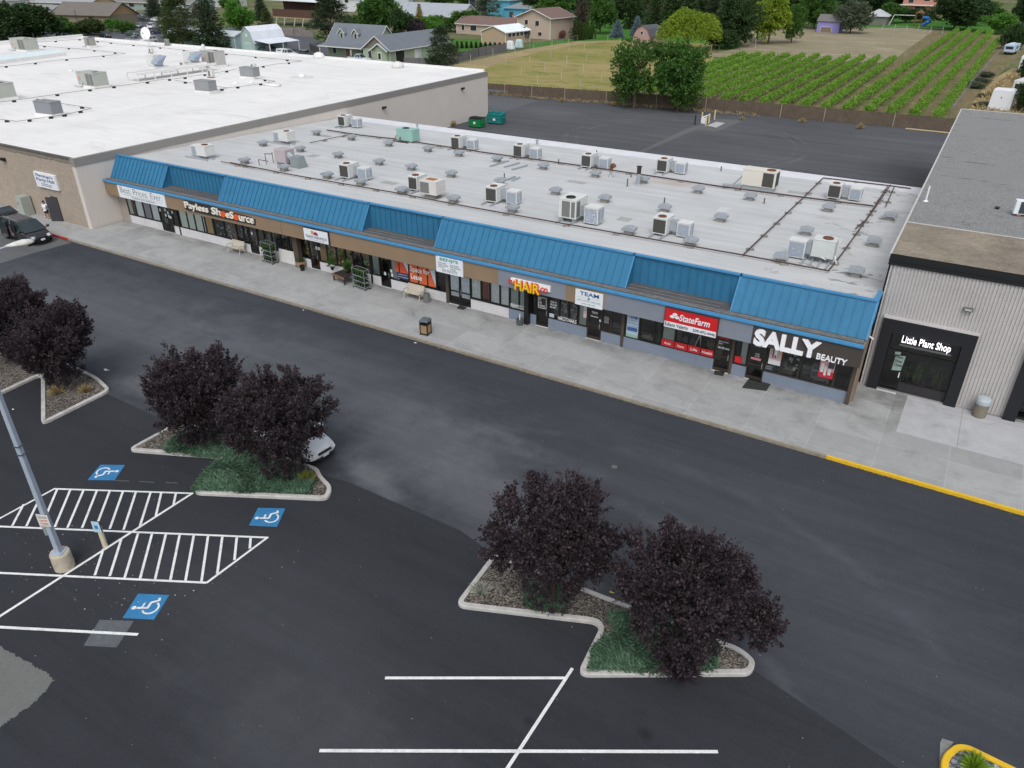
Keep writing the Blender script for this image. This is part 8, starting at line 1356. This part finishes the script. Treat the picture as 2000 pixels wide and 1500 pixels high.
def bt(u, vb, vt, wpx, kind, i, lm, label, name=None, H=None):
    p = G(u, vb); h = H or HT(p, vt); r = wpx/2/pxm((p.x, p.y, h/2)); key = (kind, i, lm.name)
    if key not in CM: me = crown((kind, i)); me = me.copy() if me.materials else me; me.materials.clear(); me.materials.append(lm); CM[key] = me
    BH, BR = BASE[kind]; t = thing(name or {'conifer': 'conifer_tree', 'pine': 'pine_tree', 'blue': 'blue_spruce', 'arbor': 'columnar_cedar', 'bush': 'shrub', 'willow': 'willow_tree'}.get(kind, 'broadleaf_tree'), label, 'shrub' if kind == 'bush' else 'tree', (p.x, p.y, 0), rnd.random()*6.28, 'trees and shrubs of the neighbourhood')
    o = bpy.data.objects.new('crown', CM[key]); col.objects.link(o); o.parent = t; o.scale = (r/BR, r/BR, h/BH)
    if kind != 'bush': b = MB(); limbs(b, nrng(int(u*7+vb)), h, max(.12, h*.022), h*.85, 6, r*.7, .22); b.build('trunk', BARK, t)
    return t
T = [(1238, 213, 80, 112, 'airy', 0, L_GRN, 'loose-crowned tree left of the pair growing over the wooden fence'), (1323, 217, 80, 106, 'fine', 0, L_GRN, 'dense bushy tree right of the pair growing over the wooden fence'),
 (1342, 99, 19, 104, 'willow', 0, L_YEL, 'round yellow-green weeping tree behind the pink barn shed'), (1412, 94, 60, 72, 'bush', 0, L_DK, 'wide dark shrub right of the yellow-green weeping tree'), (1435, 90, -12, 95, 'fine', 1, L_DK, 'tall dark green tree right of the weeping tree'), (1478, 78, -10, 60, 'airy', 1, L_YEL, 'yellow-green tree behind the tall dark tree'), (1500, 86, -12, 70, 'broad', 1, L_YEL, 'yellowish leafy tree at the left corner of the dry field'), (1545, 84, 8, 46, 'fine', 1, L_GRN, 'green shrubby tree right of the yellowish leafy one'),
 (1590, 56, -14, 76, 'fine', 2, L_GRN, 'green tree above and left of the purple shed'), (1660, 65, 2, 72, 'fine', 3, L_GRY, 'grey-green half-bare tree right of the purple shed'), (1740, 46, 4, 46, 'broad', 2, L_GRN, 'green tree right of the plank hut'), (1768, 44, 16, 40, 'broad', 0, L_DK, 'dark green tree left of the playset'), (1862, 58, -30, 104, 'fine', 4, L_DK, 'big tree with visible trunk at the end of the long vine rows'), (1890, 50, -10, 70, 'broad', 3, L_DK, 'dark tree behind the big trunked tree'), (1928, 42, 4, 60, 'broad', 1, L_GRN, 'spreading green tree by the far street'), (1945, 66, 24, 60, 'broad', 2, L_BRT, 'bright green tree above the last vine row'), (1975, 96, 48, 52, 'bush', 1, L_DK, 'dark round shrub at the end of the last vine row'), (1996, 52, -10, 44, 'fine', 2, L_DK, 'dark tree cut by the top right edge'), (2004, 168, 98, 44, 'fine', 3, L_DK, 'dark tree cut by the right edge beside the upper trailer'), (2008, 226, 155, 62, 'fine', 1, L_DK, 'dark tree cut by the right edge beside the camper'),
 (1205, 73, 38, 34, 'blue', 0, L_BLU, 'light blue spruce at the end of the grass field'), (1243, 70, 30, 30, 'blue', 1, L_BLU, 'second blue spruce right of the lighter one'), (1313, 34, 3, 26, 'blue', 0, L_BLU, 'blue spruce high in the dark wood'), (1392, 60, 30, 16, 'blue', 1, L_BLU, 'slim blue spruce right of the weeping tree'),
 (1078, 52, -22, 78, 'broad', 0, L_GRN, 'big leafy tree right of the bright blue house'), (1050, 40, -22, 60, 'broad', 3, L_DK, 'dark tree behind the bright blue house'), (1135, 74, -22, 50, 'conifer', 0, L_BRN, 'brownish drooping conifer left of the cedar hedge'), (1172, 66, -12, 62, 'broad', 1, L_GRN, 'leafy tree behind the cedar hedge'),
 (1278, 66, -18, 66, 'conifer', 1, L_DK, 'black-green conifer behind the second blue spruce'), (1240, 56, -22, 60, 'conifer', 2, L_DK, 'tall black-green conifer in the dark wood'), (1205, 56, -22, 56, 'broad', 2, L_DK, 'dark broad tree behind the light blue spruce'), (1340, 50, -25, 80, 'conifer', 0, L_DK, 'black-green conifer behind the weeping tree'), (1390, 50, -25, 70, 'conifer', 1, L_PINE, 'dark conifer right behind the weeping tree'), (1300, 52, -25, 70, 'broad', 1, L_DK, 'dark broad tree between the conifers of the wood'),
 (1548, 50, -25, 70, 'broad', 3, L_DK, 'dark tree behind the white garage'), (1640, 42, -25, 70, 'broad', 0, L_DK, 'dark tree behind the grey-green half-bare tree'), (1690, 36, -30, 80, 'fine', 2, L_DK, 'dark tree behind the plank hut'), (1760, 22, -35, 70, 'broad', 1, L_DK, 'dark tree left of the salmon brick house'), (1850, 26, -30, 60, 'broad', 2, L_DK, 'dark tree right of the salmon brick house'),
 (865, 136, 52, 72, 'pine', 0, L_PINE, 'dark pine at the corner of the grass field'), (650, 86, -12, 96, 'pine', 1, L_PINE, 'huge dark pine left of the dormered house'), (745, 66, -14, 96, 'broad', 0, L_GRN, 'large green tree behind the dormered house'), (700, 68, 30, 50, 'broad', 2, L_GRN, 'smaller green tree between the huge pine and the large green tree'), (785, 72, 18, 56, 'broad', 1, L_DK, 'dark green tree right of the large green tree'), (810, 72, 38, 44, 'bush', 0, L_PLUM, 'dark purple tree below the golden tree'), (821, 64, 6, 32, 'conifer', 2, L_GOLD, 'golden yellow narrow tree'), (862, 62, 32, 60, 'bush', 1, L_GRN, 'green hedge-like shrub in front of the white house'), (840, 66, 34, 50, 'bush', 0, L_BRT, 'bright green shrub right of the golden tree'), (912, 62, 18, 70, 'broad', 0, L_GRN, 'round green tree above the row of little cedars'), (950, 42, -14, 66, 'pine', 2, L_GRY, 'grey-green pine left of the bright blue house'), (915, 24, -14, 46, 'broad', 3, L_GRN, 'green tree at the top centre left of the grey-green pine'), (860, 18, -16, 60, 'broad', 2, L_GRN, 'green tree between the far white houses'), (975, 56, 32, 46, 'bush', 1, L_GRN, 'green shrub in front of the bright blue house'),
 (470, 66, 2, 58, 'broad', 1, L_BRT, 'bright green tree above the mint barn'), (528, 92, 14, 66, 'conifer', 0, L_OLV, 'olive-brown conifer behind the mint barn'), (512, 40, -14, 44, 'conifer', 1, L_PINE, 'dark conifer behind the bright green tree'), (416, 98, -24, 88, 'conifer', 2, L_PINE, 'tallest dark pine behind the white roof, left of the mint barn'), (358, 92, -10, 80, 'pine', 0, L_OLV, 'open-crowned pine left of the tallest one'), (340, 80, 0, 50, 'pine', 1, L_OLV, 'thin pine next to the open-crowned one'), (304, 34, -24, 46, 'conifer', 0, L_PINE, 'dark pine above the street of parked cars'), (398, 40, 10, 46, 'bush', 0, L_BRN, 'brownish tree between the tall pines'), (452, 30, -10, 40, 'broad', 2, L_GRN, 'green tree between the tallest pine and the bright one'), (548, 88, 74, 30, 'bush', 1, L_GRN, 'low green shrub by the gravel drive'),
 (72, 82, 4, 104, 'broad', 0, L_DK, 'large dark green tree behind the left parapet'), (14, 90, 8, 84, 'broad', 1, L_DK, 'dark green tree at the left edge'), (8, 16, -14, 60, 'bush', 0, L_PLUM, 'dark purple tree at the top left corner'), (112, 74, 30, 60, 'broad', 2, L_GRN, 'green tree right of the large dark one'), (140, 70, 46, 40, 'bush', 0, L_GRN, 'left green shrub of the hedge in front of the brown-roofed house'), (178, 68, 38, 60, 'bush', 1, L_OLV, 'olive shrub in front of the brown-roofed house'), (222, 62, 38, 36, 'bush', 0, L_BRT, 'bright green shrub by the tan gable'), (248, 64, 42, 46, 'bush', 1, L_GRN, 'green shrub at the corner above the dark sedan'), (175, 22, 12, 36, 'bush', 0, L_GRN, 'small shrub on the lawn of the tan house'), (158, 64, 50, 40, 'bush', 1, L_DK, 'dark shrub below the leaning pole'),
 (1015, 82, 54, 30, 'broad', 3, L_PLUM, 'dark purple tree in front of the beige house'), (1260, 88, 62, 26, 'bush', 0, L_GRN, 'small shrub left of the pink barn shed'), (1545, 73, 66, 14, 'bush', 1, L_GRN, 'tiny round bush at the edge of the dry field'), (335, 88, 68, 30, 'bush', 0, L_GRN, 'green shrub by the mobile home'), (1098, 76, 60, 14, 'bush', 1, leafmat('pink_leaf', (.16, .07, .07), (.3, .14, .13)), 'small pinkish shrub right of the beige house'), (1800, 44, 18, 46, 'bush', 1, L_DK, 'dark shrub behind the playset')]
for q_ in T: bt(*q_)
bt(1022, 82, 54, 28, 'bush', 1, L_PLUM, 'second dark purple shrub in front of the beige house')
for i in range(7): bt(1122+i*6, 79-i*.6, 38+i*2.2, 13, 'arbor', i % 2, L_OLV if i < 3 else L_GRN, 'columnar cedar, %s of seven in the tall hedge from the left' % ordn[i])
for i in range(11): bt(893+i*9.2, 96-i*.5-(abs(i-5))*.3, 80+i*.3, 8, 'arbor', i % 2, L_DK, 'little pointed cedar, %s from the left behind the grey fence' % ordn[i])
g = nrng(44)
def onm(i):
    tens = ['', '', 'twenty', 'thirty', 'forty']; ones = ordn[:9]
    return ordn[i] if i < 16 else ['seventeenth', 'eighteenth', 'nineteenth', 'twentieth'][i-16] if i < 20 else tens[(i+1)//10]+'-'+ones[(i+1) % 10-1] if (i+1) % 10 else {30: 'thirtieth', 40: 'fortieth'}[i+1]
k = 0
for u, v in zip(range(-150, 2200, 58), g.uniform(-24, -6, 60)):
    if 430 < u < 620 or u > 1950: continue
    bt(u, v, v-70, 95, ['broad', 'fine', 'broad', 'conifer'][k % 4], k % 3, [L_DK, L_GRN, L_DK, L_PINE][k % 4], 'far tree in the belt at the top edge, %s from the left' % onm(k), H=13); k += 1
for row, v0, st in (('front', 38, 47), ('middle', 16, 50), ('back', -2, 55)):
    for k, u in enumerate(range(1050 if row != 'front' else 1100, 1600, st)):
        if row == 'front' and (1300 < u < 1380 or 1460 < u): continue
        bt(u+g.normal()*6, v0+g.normal()*3, v0-52, 78, ['conifer', 'broad', 'fine'][(k+int(v0)) % 3], k % 3, [L_DK, L_PINE, L_DK, L_GRN][(k*3+int(v0)) % 4], 'dark tree of the far wood, %s from the left in its %s row' % (onm(k), row), H=15+g.normal())
for k, u in enumerate(range(1600, 1960, 52)): bt(u, 10+g.normal()*3, -40, 84, ['broad', 'fine'][k % 2], k % 3, [L_DK, L_GRN][k % 2], 'dark tree of the belt above the dry field, %s from the left' % onm(k), H=12)
cover('straw_grass', [Vector((-3, 124, 0)), Vector((11, 126, 0)), Vector((14, 190, 0)), Vector((2, 190, 0)), Vector((-1, 165, 0))], 9000, 21, L_STR, .6, .9)
cover('field_edge_straw', [G(930, 184), G(955, 181), G(1150, 196), G(1200, 199), G(1200, 192), G(1150, 190), G(955, 174), G(930, 176)], 2500, 22, L_STR, .5, .7)
for (u, v, s) in ((1925, 150, 1.0), (1905, 172, 1.2), (1918, 162, 1.0), (1922, 190, .8), (1918, 212, 1.2), (1985, 215, 1.0)): bt(u, v, v-10*s, 34*s, 'bush', 1, L_GRY, 'grey sagebrush clump in the straw strip, '+{150: 'the farthest one', 172: 'near the wire fence', 162: 'second farthest', 190: 'the small one in the middle', 212: 'left of the white cargo box', 215: 'right of the white cargo box'}[v])
